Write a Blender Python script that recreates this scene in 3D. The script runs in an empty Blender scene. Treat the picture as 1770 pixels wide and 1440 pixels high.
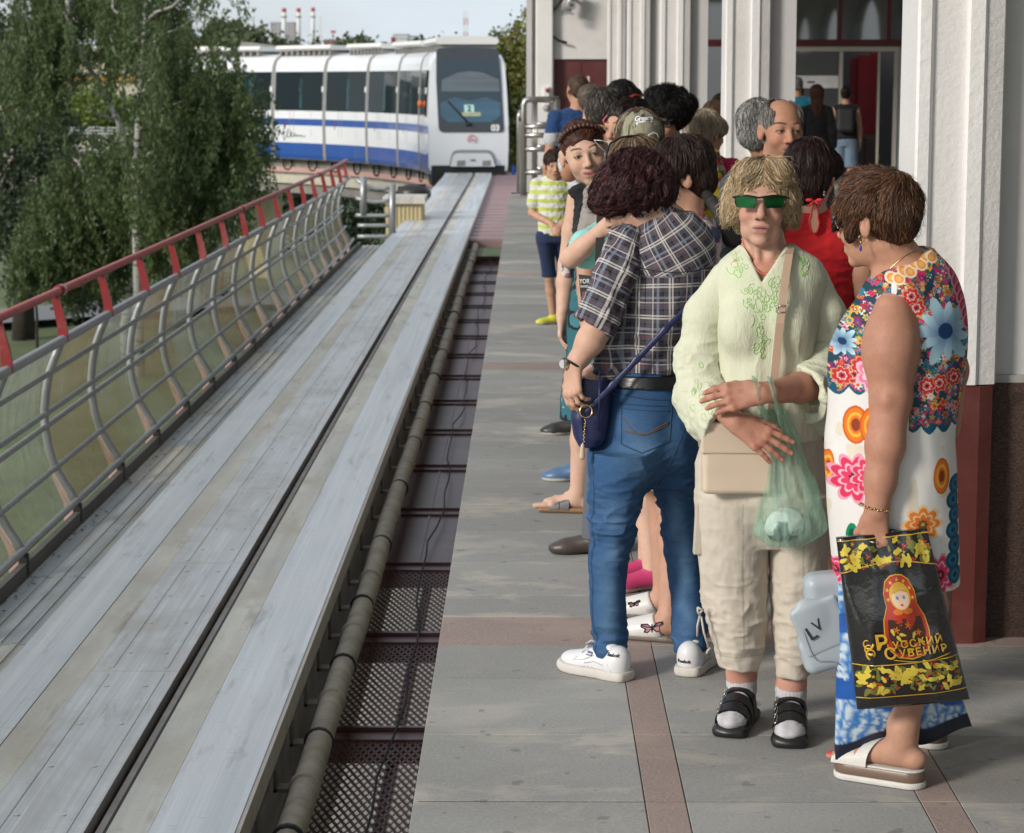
import bpy,math,random
import numpy as np
from mathutils import Vector,Matrix
from mathutils.bvhtree import BVHTree
# ------------------------------------------------------------------ camera, sky, sun, exposure
SC =bpy.context.scene
COL =SC.collection
random.seed(7)
RNG =np.random.default_rng(7)
R_ =math.radians
FPX,CX,CY,EYE,HOR,VPX =4000.0,885.0,720.0,1.8,140.0,913.0
PITCH =math.atan((CY - HOR) / FPX)
YAW =math.atan((VPX - CX) * math.cos(PITCH) / FPX)
cam_data =bpy.data.cameras.new('camera')
cam =bpy.data.objects.new('camera',cam_data)
COL.objects.link(cam)
SC.camera =cam
cam.location =(0,0,EYE)
cam.rotation_euler =(math.pi / 2 - PITCH,0,YAW)
cam_data.sensor_width =36.0
cam_data.lens =36.0 * FPX / 1770.0
cam_data.clip_start =0.1
cam_data.clip_end =6000
cam_data.dof.use_dof =True
cam_data.dof.focus_distance =6.55
cam_data.dof.aperture_fstop =10.0
SUN_DIR =Vector((-0.74,-0.62,0.42)).normalized()      # towards the sun
world =bpy.data.worlds.new('World')
SC.world =world
world.use_nodes =True
wn =world.node_tree
wn.nodes.clear()
w_out =wn.nodes.new('ShaderNodeOutputWorld')
w_bg =wn.nodes.new('ShaderNodeBackground')
w_sky =wn.nodes.new('ShaderNodeTexSky')
w_sky.sky_type ='NISHITA'
w_sky.sun_disc =False
w_sky.sun_elevation =math.asin(SUN_DIR.z)
w_sky.sun_rotation =math.atan2(SUN_DIR.x,SUN_DIR.y)
w_sky.air_density =1.0
w_sky.dust_density =2.0
w_bg.inputs['Strength'].default_value =0.122
w_tc =wn.nodes.new('ShaderNodeTexCoord')
w_map =wn.nodes.new('ShaderNodeMapping')
w_map.inputs['Scale'].default_value =(3.0,3.0,11.0)
w_nz =wn.nodes.new('ShaderNodeTexNoise')
w_nz.inputs['Scale'].default_value =1.6
w_nz.inputs['Detail'].default_value =5
w_nz.inputs['Roughness'].default_value =0.55
w_rmp =wn.nodes.new('ShaderNodeMapRange')
w_rmp.inputs[1].default_value =0.33
w_rmp.inputs[2].default_value =0.66
w_rmp.inputs[3].default_value =0.62
w_rmp.inputs[4].default_value =0.98
w_mix =wn.nodes.new('ShaderNodeMix')
w_mix.data_type ='RGBA'
w_mix.inputs['B'].default_value =(4.3,4.75,5.2,1)     # thin high cloud
wn.links.new(w_tc.outputs['Generated'],w_map.inputs['Vector'])
wn.links.new(w_map.outputs[0],w_nz.inputs['Vector'])
wn.links.new(w_nz.outputs['Fac'],w_rmp.inputs[0])
wn.links.new(w_rmp.outputs[0],w_mix.inputs['Factor'])
wn.links.new(w_sky.outputs[0],w_mix.inputs['A'])
wn.links.new(w_mix.outputs['Result'],w_bg.inputs['Color'])
wn.links.new(w_bg.outputs[0],w_out.inputs['Surface'])
sun_data =bpy.data.lights.new('sun','SUN')
sun_data.energy =2.0
sun_data.angle =R_(12)
sun_data.color =(1.0,0.94,0.86)
sun =bpy.data.objects.new('sun',sun_data)
COL.objects.link(sun)
sun.location =(-30,-20,30)
sun.rotation_euler =(-SUN_DIR).to_track_quat('-Z','Y').to_euler()
SC.view_settings.view_transform ='Standard'
SC.view_settings.look ='None'
SC.view_settings.exposure =0.52
SC.view_settings.gamma =1.0
SC.view_settings.use_curve_mapping =False
SC.cycles.use_denoising =True
SC.cycles.max_bounces =6
SC.cycles.diffuse_bounces =3
SC.cycles.transparent_max_bounces =24
SC.cycles.caustics_reflective =False
SC.cycles.caustics_refractive =False
CAMR =np.array(cam.rotation_euler.to_matrix())
def U(px,py,D):
 """world point at forward distance y = D seen at photo pixel px, py"""
 r =CAMR @ np.array([(px - CX) / FPX,-(py - CY) / FPX,-1.0])
 return np.array([0,0,EYE]) + r * (D / r[1])
def G(px,py,z):
 r =CAMR @ np.array([(px - CX) / FPX,-(py - CY) / FPX,-1.0])
 return np.array([0,0,EYE]) + r * ((z - EYE) / r[2])
# ------------------------------------------------------------------ materials
MATS ={}
def lin(r,g,b):
 f =lambda c:(c / 255 / 12.92) if c / 255 <= 0.04045 else ((c / 255 + 0.055) / 1.055) ** 2.4
 return (f(r),f(g),f(b))
class NT:
 def __init__(s,m):
  s.t =m.node_tree
  s.n =s.t.nodes
  s.l =s.t.links
 def new(s,typ,**kw):
  n =s.n.new(typ)
  for k,v in kw.items():
   setattr(n,k,v)
  return n
 def link(s,a,b):
  s.l.new(a,b)
 def math(s,op,a,b=None,c=None):
  n =s.new('ShaderNodeMath',operation=op)
  for i,x in enumerate((a,b,c)):
   if x is None:
    continue
   if isinstance(x,(int,float)):
    n.inputs[i].default_value =x
   else:
    s.link(x,n.inputs[i])
  return n.outputs[0]
 def mix(s,fac,a,b,mode='MIX'):
  n =s.new('ShaderNodeMix',data_type='RGBA',blend_type=mode)
  for key,x in (('Factor',fac),('A',a),('B',b)):
   if isinstance(x,(int,float)):
    n.inputs[key].default_value =x
   elif isinstance(x,tuple):
    n.inputs[key].default_value =(x[0],x[1],x[2],1)
   else:
    s.link(x,n.inputs[key])
  return n.outputs['Result']
 def noise(s,scale=5,detail=3,rough=0.5,stretch=None,vec=None,dist=0.0):
  if vec is None:
   g =s.new('ShaderNodeNewGeometry')
   vec =g.outputs['Position']
  if stretch is not None:
   mp =s.new('ShaderNodeMapping')
   mp.inputs['Scale'].default_value =stretch
   s.link(vec,mp.inputs['Vector'])
   vec =mp.outputs[0]
  n =s.new('ShaderNodeTexNoise')
  n.inputs['Scale'].default_value =scale
  n.inputs['Detail'].default_value =detail
  n.inputs['Roughness'].default_value =rough
  n.inputs['Distortion'].default_value =dist
  s.link(vec,n.inputs['Vector'])
  return n.outputs['Fac']
 def rng(s,x,a,b,c,d):
  n =s.new('ShaderNodeMapRange')
  for i,v in enumerate((a,b,c,d)):
   n.inputs[i + 1].default_value =v
  s.link(x,n.inputs[0])
  return n.outputs[0]
 def ramp(s,fac,stops,const=False):
  n =s.new('ShaderNodeValToRGB')
  cr =n.color_ramp
  if const:
   cr.interpolation ='CONSTANT'
  while len(cr.elements) < len(stops):
   cr.elements.new(0.5)
  for e,(p,c) in zip(cr.elements,stops):
   e.position =p
   e.color =(c[0],c[1],c[2],1)
  s.link(fac,n.inputs[0])
  return n.outputs['Color']
 def bump(s,h,strength,dist=0.01,normal=None):
  n =s.new('ShaderNodeBump')
  n.inputs['Strength'].default_value =strength
  n.inputs['Distance'].default_value =dist
  s.link(h,n.inputs['Height'])
  if normal is not None:
   s.link(normal,n.inputs['Normal'])
  return n.outputs[0]
def newmat(name):
 m =bpy.data.materials.new(name)
 m.use_nodes =True
 MATS[name] =m
 t =NT(m)
 b =m.node_tree.nodes['Principled BSDF']
 return m,t,b
def mat(name,base=(0.5,0.5,0.5),rough=0.6,metal=0.0,var=0.12,vs=6.0,bump=0.0,bs=120.0,bd=0.004,
  stretch=None,attr=None,spec=0.5,coat=0.0,sss=0.0,rvar=0.0,dirt=None,dscale=2.0,damt=0.5,sheen=0.0):
 """general procedural material: tinted noise, optional colour attribute, dirt and fine relief"""
 if name in MATS:
  return MATS[name]
 m,t,b =newmat(name)
 if attr:
  a =t.new('ShaderNodeAttribute')
  a.attribute_name =attr
  c =a.outputs['Color']
 else:
  c =(base[0],base[1],base[2])
 n1 =t.noise(vs,4,0.6,stretch)
 f =t.rng(n1,0.25,0.75,1 - var,1 + var)
 vm =t.new('ShaderNodeMix',data_type='RGBA',blend_type='MULTIPLY')
 vm.inputs['Factor'].default_value =1
 if attr:
  t.link(c,vm.inputs['A'])
 else:
  vm.inputs['A'].default_value =(*c,1)
 cc =t.new('ShaderNodeCombineColor')
 for i in range(3):
  t.link(f,cc.inputs[i])
 t.link(cc.outputs[0],vm.inputs['B'])
 c =vm.outputs['Result']
 if dirt is not None:
  dn =t.noise(dscale,6,0.65,stretch)
  df =t.rng(dn,0.48,0.72,0,damt)
  c =t.mix(df,c,dirt)
 t.link(c,b.inputs['Base Color'])
 b.inputs['Roughness'].default_value =rough
 if rvar:
  rn =t.noise(vs * 2.3,4,0.6,stretch)
  t.link(t.rng(rn,0.3,0.7,rough - rvar,rough + rvar),b.inputs['Roughness'])
 b.inputs['Metallic'].default_value =metal
 b.inputs['Specular IOR Level'].default_value =spec
 if coat:
  b.inputs['Coat Weight'].default_value =coat
  b.inputs['Coat Roughness'].default_value =0.08
 if sss:
  b.inputs['Subsurface Weight'].default_value =sss
  b.inputs['Subsurface Radius'].default_value =(0.012,0.004,0.002)
  b.inputs['Subsurface Scale'].default_value =1.0
 if sheen:
  b.inputs['Sheen Weight'].default_value =sheen
 if bump:
  bn =t.noise(bs,3,0.6,stretch)
  t.link(t.bump(bn,bump,bd),b.inputs['Normal'])
 return m
# ------------------------------------------------------------------ objects
def wloc(o):
 v =np.zeros(3)
 while o is not None:
  v =v + np.array(o.location)
  o =o.parent
 return v
def tag(o,label=None,cat=None,group=None,kind=None):
 if label:
  o['label'] =label
 if cat:
  o['category'] =cat
 if group:
  o['group'] =group
 if kind:
  o['kind'] =kind
 return o
def thing(name,label,cat,loc=(0,0,0),group=None):
 o =bpy.data.objects.new(name,None)
 o.empty_display_size =0.1
 COL.objects.link(o)
 o.location =tuple(float(x) for x in loc)
 return tag(o,label,cat,group)
def structure(name,loc=(0,0,0)):
 o =bpy.data.objects.new(name,None)
 COL.objects.link(o)
 o.location =loc
 o['kind'] ='structure'
 return o
def npmesh(name,V,faces_flat,counts,mats,mi=None,smooth=True,attrs=None):
 me =bpy.data.meshes.new(name)
 V =np.asarray(V,np.float32)
 me.vertices.add(len(V))
 me.vertices.foreach_set('co',V.ravel())
 faces_flat =np.asarray(faces_flat,np.int32)
 counts =np.asarray(counts,np.int32)
 me.loops.add(len(faces_flat))
 me.loops.foreach_set('vertex_index',faces_flat)
 me.polygons.add(len(counts))
 st =np.concatenate(([0],np.cumsum(counts)[:-1])).astype(np.int32)
 me.polygons.foreach_set('loop_start',st)
 me.polygons.foreach_set('loop_total',counts)
 if mi is not None:
  me.polygons.foreach_set('material_index',np.asarray(mi,np.int32))
 me.polygons.foreach_set('use_smooth',np.full(len(counts),bool(smooth)))
 for m in (mats if isinstance(mats,(list,tuple)) else [mats]):
  me.materials.append(m)
 for k,(typ,arr) in (attrs or {}).items():
  arr =np.asarray(arr,np.float32)
  if typ == 'color':
   if arr.shape[1] == 3:
    arr =np.concatenate([arr,np.ones((len(arr),1),np.float32)],1)
   a =me.attributes.new(k,'FLOAT_COLOR','POINT')
   a.data.foreach_set('color',arr.ravel())
  else:
   a =me.attributes.new(k,'FLOAT_VECTOR','POINT')
   a.data.foreach_set('vector',arr.ravel())
 me.update(calc_edges=True)
 me.validate()
 return me
def link(name,me,parent=None,loc=None,label=None):
 o =bpy.data.objects.new(name,me)
 COL.objects.link(o)
 if parent is not None:
  o.parent =parent
 if loc is not None:
  o.location =tuple(float(x) for x in loc)
 if label:
  o['label'] =label
 return o
def quadmesh(name,V,Q,mats,parent=None,smooth=True,attrs=None,label=None,mi=None):
 """mesh object from world-space vertices and quads"""
 V =np.asarray(V,float)
 if parent is not None:
  V =V - wloc(parent)
 Q =np.asarray(Q,np.int32)
 me =npmesh(name,V,Q.ravel(),np.full(len(Q),Q.shape[1]),mats,mi,smooth,attrs)
 return link(name,me,parent,None,label)
class MB:
 """collects shapes (world coordinates) and links them as one mesh object"""
 def __init__(s):
  s.v,s.f,s.m =[],[],[]
 def add(s,vs,fs,mi=0):
  n =len(s.v)
  s.v += [tuple(map(float,x)) for x in vs]
  s.f += [tuple(i + n for i in f) for f in fs]
  s.m += [mi] * len(fs)
  return s
 def box(s,lo,hi,mi=0):
  x0,y0,z0 =lo
  x1,y1,z1 =hi
  return s.add([(x0,y0,z0),(x1,y0,z0),(x1,y1,z0),(x0,y1,z0),(x0,y0,z1),(x1,y0,z1),(x1,y1,z1),(x0,y1,z1)],
      [(0,3,2,1),(4,5,6,7),(0,1,5,4),(1,2,6,5),(2,3,7,6),(3,0,4,7)],mi)
 def obox(s,c,half,Rm=np.eye(3),mi=0):
  c =np.array(c)
  vs =[c + Rm @ (np.array(half) * np.array(q)) for q in
    ((-1,-1,-1),(1,-1,-1),(1,1,-1),(-1,1,-1),(-1,-1,1),(1,-1,1),(1,1,1),(-1,1,1))]
  return s.add(vs,[(0,3,2,1),(4,5,6,7),(0,1,5,4),(1,2,6,5),(2,3,7,6),(3,0,4,7)],mi)
 def beam(s,a,b,w,h,up=(0,0,1),mi=0):
  a,b =np.array(a,float),np.array(b,float)
  d =b - a
  L =np.linalg.norm(d)
  d /= L
  sd =np.cross(d,up)
  sd /= np.linalg.norm(sd)
  u =np.cross(sd,d)
  return s.obox((a + b) / 2,(w / 2,L / 2,h / 2),np.array([sd,d,u]).T,mi)
 def tube(s,pts,r,n=8,mi=0,closed=False,flat=1.0):
  pts =[np.array(p,float) for p in pts]
  rs =r if isinstance(r,(list,tuple,np.ndarray)) else [r] * len(pts)
  N =len(pts)
  ref =None
  vs,fs =[],[]
  for i,p in enumerate(pts):
   if closed:
    d =pts[(i + 1) % N] - pts[i - 1]
   else:
    d =pts[min(i + 1,N - 1)] - pts[max(i - 1,0)]
   d =d / (np.linalg.norm(d) + 1e-12)
   if ref is None:
    ref =np.array([0,0,1.0]) if abs(d[2]) < 0.9 else np.array([1.0,0,0])
   u =ref - d * np.dot(ref,d)
   u /= np.linalg.norm(u) + 1e-12
   w =np.cross(d,u)
   ref =u
   for k in range(n):
    t =2 * math.pi * k / n
    vs.append(p + rs[i] * (math.cos(t) * u * flat + math.sin(t) * w))
  for i in range(N if closed else N - 1):
   j =(i + 1) % N
   for k in range(n):
    k2 =(k + 1) % n
    fs.append((i * n + k,i * n + k2,j * n + k2,j * n + k))
  if not closed:
   fs.append(tuple(range(n - 1,-1,-1)))
   fs.append(tuple((N - 1) * n + k for k in range(n)))
  return s.add(vs,fs,mi)
 def prism(s,poly,fn,t0,t1,mi=0):
  """poly of 2D points, fn(u, v, t) -> 3D"""
  n =len(poly)
  vs =[fn(u,v,t0) for u,v in poly] + [fn(u,v,t1) for u,v in poly]
  fs =[tuple(range(n - 1,-1,-1)),tuple(range(n,2 * n))]
  fs += [(i,(i + 1) % n,n + (i + 1) % n,n + i) for i in range(n)]
  return s.add(vs,fs,mi)
 def grid(s,fn,nu,nv,mi=0,u0=0,u1=1,v0=0,v1=1):
  vs =[fn(u0 + (u1 - u0) * i / nu,v0 + (v1 - v0) * j / nv) for j in range(nv + 1) for i in range(nu + 1)]
  fs =[(j * (nu + 1) + i,j * (nu + 1) + i + 1,(j + 1) * (nu + 1) + i + 1,(j + 1) * (nu + 1) + i) for j in range(nv) for i in range(nu)]
  return s.add(vs,fs,mi)
 def ball(s,c,r,n=8,mi=0,R3=None):
  r =np.array(r if hasattr(r,'__len__') else (r,r,r),float)
  R3 =np.eye(3) if R3 is None else R3
  c =np.array(c,float)
  m =max(4,n // 2 + 1)
  vs =[c + R3 @ (r * np.array([0,0,-1]))]
  for i in range(1,m):
   a =-math.pi / 2 + math.pi * i / m
   for k in range(n):
    t =2 * math.pi * k / n
    vs.append(c + R3 @ (r * np.array([math.cos(a) * math.cos(t),math.cos(a) * math.sin(t),math.sin(a)])))
  vs.append(c + R3 @ (r * np.array([0,0,1])))
  fs =[(0,1 + (k + 1) % n,1 + k) for k in range(n)]
  for i in range(m - 2):
   for k in range(n):
    a0 =1 + i * n
    fs.append((a0 + k,a0 + (k + 1) % n,a0 + n + (k + 1) % n,a0 + n + k))
  last =len(vs) - 1
  a0 =1 + (m - 2) * n
  fs += [(a0 + k,a0 + (k + 1) % n,last) for k in range(n)]
  return s.add(vs,fs,mi)
 def mesh(s,name,mats,off=(0,0,0),smooth=False,attrs=None):
  V =np.array(s.v,float) - np.array(off)
  flat =[i for f in s.f for i in f]
  return npmesh(name,V,flat,[len(f) for f in s.f],mats,s.m,smooth,attrs)
 def build(s,name,mats,parent=None,smooth=False,label=None,bevel=0.0,attrs=None,loc=None):
  if parent is not None:
   off =wloc(parent)
  else:
   off =np.array(loc if loc is not None else (0,0,0),float)
  o =link(name,s.mesh(name,mats,off,smooth,attrs),parent,None if parent is not None else off,label)
  if bevel:
   md =o.modifiers.new('bevel','BEVEL')
   md.width =bevel
   md.segments =2
   md.limit_method ='ANGLE'
  return o
def rotz(a):
 c,s =math.cos(a),math.sin(a)
 return np.array([[c,-s,0],[s,c,0],[0,0,1.0]])
def rotx(a):
 c,s =math.cos(a),math.sin(a)
 return np.array([[1.0,0,0],[0,c,-s],[0,s,c]])
def roty(a):
 c,s =math.cos(a),math.sin(a)
 return np.array([[c,0,s],[0,1.0,0],[-s,0,c]])
def text_mesh(body,size,extrude=0.0,spacing=1.0,shear=0.0,bold=0.0,res=3):
 """(V, faces) of a text laid out in the XY plane, centred on its bounding box"""
 cu =bpy.data.curves.new('text','FONT')
 cu.body =body
 cu.size =size
 cu.extrude =extrude
 cu.space_character =spacing
 cu.shear =shear
 cu.offset =bold
 cu.resolution_u =res
 cu.align_x ='CENTER'
 cu.align_y ='CENTER'
 ob =bpy.data.objects.new('text',cu)
 COL.objects.link(ob)
 dg =bpy.context.evaluated_depsgraph_get()
 me =bpy.data.meshes.new_from_object(ob.evaluated_get(dg))
 V =np.zeros(len(me.vertices) * 3)
 me.vertices.foreach_get('co',V)
 F =[tuple(p.vertices) for p in me.polygons]
 bpy.data.objects.remove(ob)
 bpy.data.curves.remove(cu)
 bpy.data.meshes.remove(me)
 V =V.reshape(-1,3)
 if len(V):
  V[:,:2] -= (V[:,:2].max(0) + V[:,:2].min(0)) / 2
 return V,F
# ================================================================== the place: platform, track, barrier, station
M ={}
M['granite'] =None
def granite(name,base,speck_a,speck_b,stain,streak=True):
 m,t,b =newmat(name)
 big =t.noise(0.9,4,0.6,(1.0,1.6,1))
 sp =t.noise(260,2,0.7,(0.45,1.0,1.0))
 sp2 =t.noise(120,3,0.7,(0.5,1.0,1))
 c =t.mix(t.rng(sp,0.42,0.62,0,1),speck_a,speck_b)
 c =t.mix(0.55,c,base)
 c =t.mix(t.rng(sp2,0.4,0.7,0,0.35),c,tuple(x * 0.7 for x in base))
 st =t.noise(2.6,8,0.66,(0.8,1.25,1),dist=0.35)
 st2 =t.noise(30,4,0.7,(0.3,2.0,1))
 st3 =t.noise(0.8,3,0.5)
 f =t.math('MULTIPLY',t.rng(st,0.515,0.60,0,1),t.rng(st3,0.38,0.58,0.15,0.85))
 f =t.math('MULTIPLY',f,t.rng(st2,0.3,0.65,0.6,1.0))
 c =t.mix(f,c,stain)
 spot =t.noise(13,2,0.5)
 c =t.mix(t.rng(spot,0.68,0.71,0,0.55),c,tuple(x * 0.45 for x in base))
 # per-slab tone
 oi =t.new('ShaderNodeObjectInfo')
 tone =t.rng(oi.outputs['Random'],0,1,0.84,1.1)
 tone =t.math('MULTIPLY',tone,t.rng(big,0.3,0.7,0.88,1.1))
 cc =t.new('ShaderNodeCombineColor')
 for i in range(3):
  t.link(tone,cc.inputs[i])
 c =t.mix(1.0,c,cc.outputs[0],'MULTIPLY')
 t.link(c,b.inputs['Base Color'])
 t.link(t.rng(st2,0.3,0.7,0.62,0.8),b.inputs['Roughness'])
 b.inputs['Specular IOR Level'].default_value =0.35
 t.link(t.bump(sp,0.25,0.002),b.inputs['Normal'])
 return m
m_gran =granite('grey_granite',(0.335,0.328,0.31),(0.24,0.24,0.235),(0.46,0.45,0.42),(0.52,0.475,0.40))
m_pink =granite('pink_granite',(0.37,0.285,0.25),(0.19,0.16,0.15),(0.54,0.41,0.36),(0.42,0.33,0.28))
m_dkgran =granite('brown_granite',(0.055,0.036,0.030),(0.012,0.010,0.010),(0.17,0.085,0.055),(0.06,0.05,0.045))
m_joint =mat('joint_grit',(0.05,0.046,0.042),0.95,spec=0.05)
m_conc =mat('concrete',(0.36,0.35,0.33),0.85,var=0.18,vs=3,bump=0.3,bs=60,dirt=(0.16,0.15,0.13),dscale=1.3)
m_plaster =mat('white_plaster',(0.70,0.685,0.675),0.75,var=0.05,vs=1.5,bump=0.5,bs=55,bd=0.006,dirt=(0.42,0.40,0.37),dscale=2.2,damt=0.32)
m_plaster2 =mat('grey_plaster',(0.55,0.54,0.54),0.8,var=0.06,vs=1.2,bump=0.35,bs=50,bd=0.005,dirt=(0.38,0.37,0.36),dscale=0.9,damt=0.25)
m_white =mat('white_paint',(0.77,0.76,0.75),0.55,var=0.04,vs=2,bump=0.55,bs=40,bd=0.006,dirt=(0.5,0.47,0.43),dscale=2.5,damt=0.12)
m_redp =mat('oxblood_paint',(0.105,0.020,0.016),0.45,var=0.14,vs=4,bump=0.3,bs=35,bd=0.005,dirt=(0.20,0.085,0.07),dscale=9,damt=0.3)
m_maroon =mat('maroon_door_paint',(0.10,0.022,0.022),0.5,var=0.1,vs=2,dirt=(0.16,0.06,0.05))
m_steel =mat('stainless_steel',(0.62,0.60,0.57),0.28,1.0,0.08,20)
m_black =mat('black_rubber',(0.012,0.012,0.012),0.7)
def metalplate(name,base,blotch,rough=0.42,metal=0.55,streak=(22,0.25,1),damt=0.6,lines=0.10):
 """worn aluminium: long streaks along the track (Y), brown stains, scuffs across"""
 m,t,b =newmat(name)
 s1 =t.noise(1.0,5,0.6,streak)
 s2 =t.noise(1.0,4,0.65,(90,0.5,1))
 s3 =t.noise(1.0,3,0.6,(7,0.12,1))
 bl =t.noise(0.8,7,0.7,(2.6,1.0,1),dist=0.5)
 dk =t.noise(1.0,6,0.7,(9,1.1,1),dist=0.4)
 sc =t.noise(1.0,2,0.6,(14,90,1))
 c =t.mix(t.rng(s1,0.3,0.7,0,1),tuple(x * 0.74 for x in base),tuple(min(1,x * 1.18) for x in base))
 c =t.mix(t.rng(s3,0.4,0.62,0,0.35),c,tuple(min(1,x * 1.3) for x in base))
 c =t.mix(t.rng(s2,0.35,0.7,0,lines * 3),c,tuple(x * 0.55 for x in base))
 c =t.mix(t.rng(bl,0.46,0.66,0,damt),c,blotch)
 c =t.mix(t.rng(dk,0.56,0.72,0,0.55),c,(0.20,0.17,0.14))
 c =t.mix(t.rng(sc,0.66,0.72,0,0.5),c,tuple(x * 0.45 for x in base))
 t.link(c,b.inputs['Base Color'])
 b.inputs['Metallic'].default_value =metal
 t.link(t.rng(s1,0.3,0.7,rough - 0.08,rough + 0.12),b.inputs['Roughness'])
 t.link(t.bump(s2,0.12,0.002),b.inputs['Normal'])
 return m
m_run =metalplate('worn_running_steel',(0.65,0.665,0.68),(0.69,0.675,0.64),0.46,0.35,damt=0.5)
m_ctr =metalplate('scuffed_aluminium',(0.63,0.62,0.61),(0.42,0.37,0.32),0.38,0.35,(34,0.45,1),0.75,0.2)
m_dull =metalplate('dull_galvanised',(0.62,0.595,0.54),(0.48,0.42,0.33),0.62,0.15,(6,0.6,1),0.8,0.05)
m_deck =metalplate('ribbed_deck',(0.50,0.52,0.53),(0.46,0.40,0.30),0.55,0.25,(16,0.5,1),0.85,0.15)
m_beam =mat('beam_paint',(0.26,0.25,0.225),0.6,var=0.15,vs=2.0,dirt=(0.12,0.10,0.085),dscale=3,damt=0.7)
m_pipe =mat('lagged_pipe',(0.36,0.31,0.235),0.75,var=0.2,vs=9,bump=0.4,bs=30,dirt=(0.17,0.13,0.095),dscale=6,damt=0.6)
m_grat =mat('maroon_grating_paint',(0.14,0.055,0.05),0.55,var=0.25,vs=5,dirt=(0.05,0.035,0.03),dscale=3)
m_panelred =mat('oxide_panel_paint',(0.125,0.05,0.048),0.42,var=0.2,vs=2.5,dirt=(0.22,0.15,0.14),dscale=2,damt=0.5)
m_panelred2 =mat('fresh_red_panel_paint',(0.15,0.012,0.018),0.4,var=0.15,vs=3,dirt=(0.08,0.02,0.02))
m_galv =mat('galvanised_tube',(0.36,0.37,0.385),0.42,0.5,0.1,8,dirt=(0.3,0.28,0.25),dscale=9,damt=0.35)
m_red =mat('red_gloss_paint',(0.25,0.022,0.024),0.32,var=0.15,vs=5,dirt=(0.36,0.17,0.16),dscale=4,damt=0.55)
m_redfade =mat('sun_faded_red_paint',(0.40,0.125,0.12),0.5,var=0.15,vs=6)
m_salmon =mat('salmon_primer',(0.55,0.345,0.31),0.65,var=0.12,vs=7,dirt=(0.3,0.16,0.12),dscale=8,damt=0.4)
# ---- ground
ground_m =mat('meadow_grass',(0.105,0.135,0.05),0.9,var=0.35,vs=0.6,bump=0.6,bs=3,bd=0.1,dirt=(0.15,0.15,0.08),dscale=0.25,damt=0.6)
GZ =-5.2
mb =MB()
mb.grid(lambda u,v:(-2500 + 5000 * u,-40 + 4200 * v,GZ + 0.25 * math.sin(u * 900) * math.sin(v * 700)),60,60)
g =mb.build('ground',[ground_m],None)
g['kind'] ='structure'
path_m =mat('asphalt_path',(0.20,0.20,0.205),0.85,var=0.1,vs=2)
mb =MB()
for seg in (((-19,62),(-9.5,70),(-3,74)),((-3,74),(8,80),(30,84)),((-60,56),(-34,58),(-19,62))):
 for (x0,y0),(x1,y1) in zip(seg[:-1],seg[1:]):
  mb.add([(x0,y0 - 1.6,GZ + 0.33),(x1,y1 - 1.6,GZ + 0.33),(x1,y1 + 3.4,GZ + 0.33),(x0,y0 + 3.4,GZ + 0.33)],[(0,1,2,3)])
p =mb.build('path',[path_m],None)
p['kind'] ='structure'
# paved yard under the station
yard_m =mat('yard_paving',(0.36,0.34,0.31),0.85,var=0.1,vs=2,dirt=(0.25,0.24,0.22))
mb =MB()
mb.box((-2.2,2,GZ - 0.1),(9,44,GZ + 0.34))
p =mb.build('pavement',[yard_m],None)
p['kind'] ='structure'
# ---- platform with its slabs
EDGE =-0.288
plat =structure('platform',(0,0,0))
mb =MB()
mb.box((EDGE + 0.012,0.8,-0.30),(8.6,37.9,-0.0014))
mb.build('platform_slab',[m_joint],plat)
mb =MB()
mb.box((EDGE + 0.002,0.8,-0.34),(EDGE + 0.012,37.9,-0.034))
mb.build('edge_fascia',[m_conc],plat)
PINK =[7.273 + 7.2 * k for k in range(-1,5)]
rows =[]
y =1.0
tmp =[5.04,5.644,6.245,6.841,7.273,7.672,8.003,8.574,9.18,9.78,10.36,10.96,11.56,12.16,12.76,13.36,13.95]
ys =[4.44 - 0.6 * k for k in range(6,0,-1)] + [4.44] + tmp
for k in range(1,5):
 p0 =7.273 + 7.2 * k
 ys += [p0,p0 + 0.4] + [p0 + 0.4 + 0.33] + [p0 + 0.73 + 0.6 * j for j in range(1,11) if p0 + 0.73 + 0.6 * j < p0 + 6.95]
ys =sorted(set(round(v,3) for v in ys if v < 37.9))
cols =[(EDGE,0.295,'g'),(0.298,0.398,'p'),(0.401,0.99,'g'),(0.993,1.088,'p'),(1.091,1.69,'g'),(1.693,2.29,'g'),(2.293,2.89,'g'),
  (2.893,4.09,'g'),(4.093,6.0,'g'),(6.003,8.6,'g')]
tile_cache ={}
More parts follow.
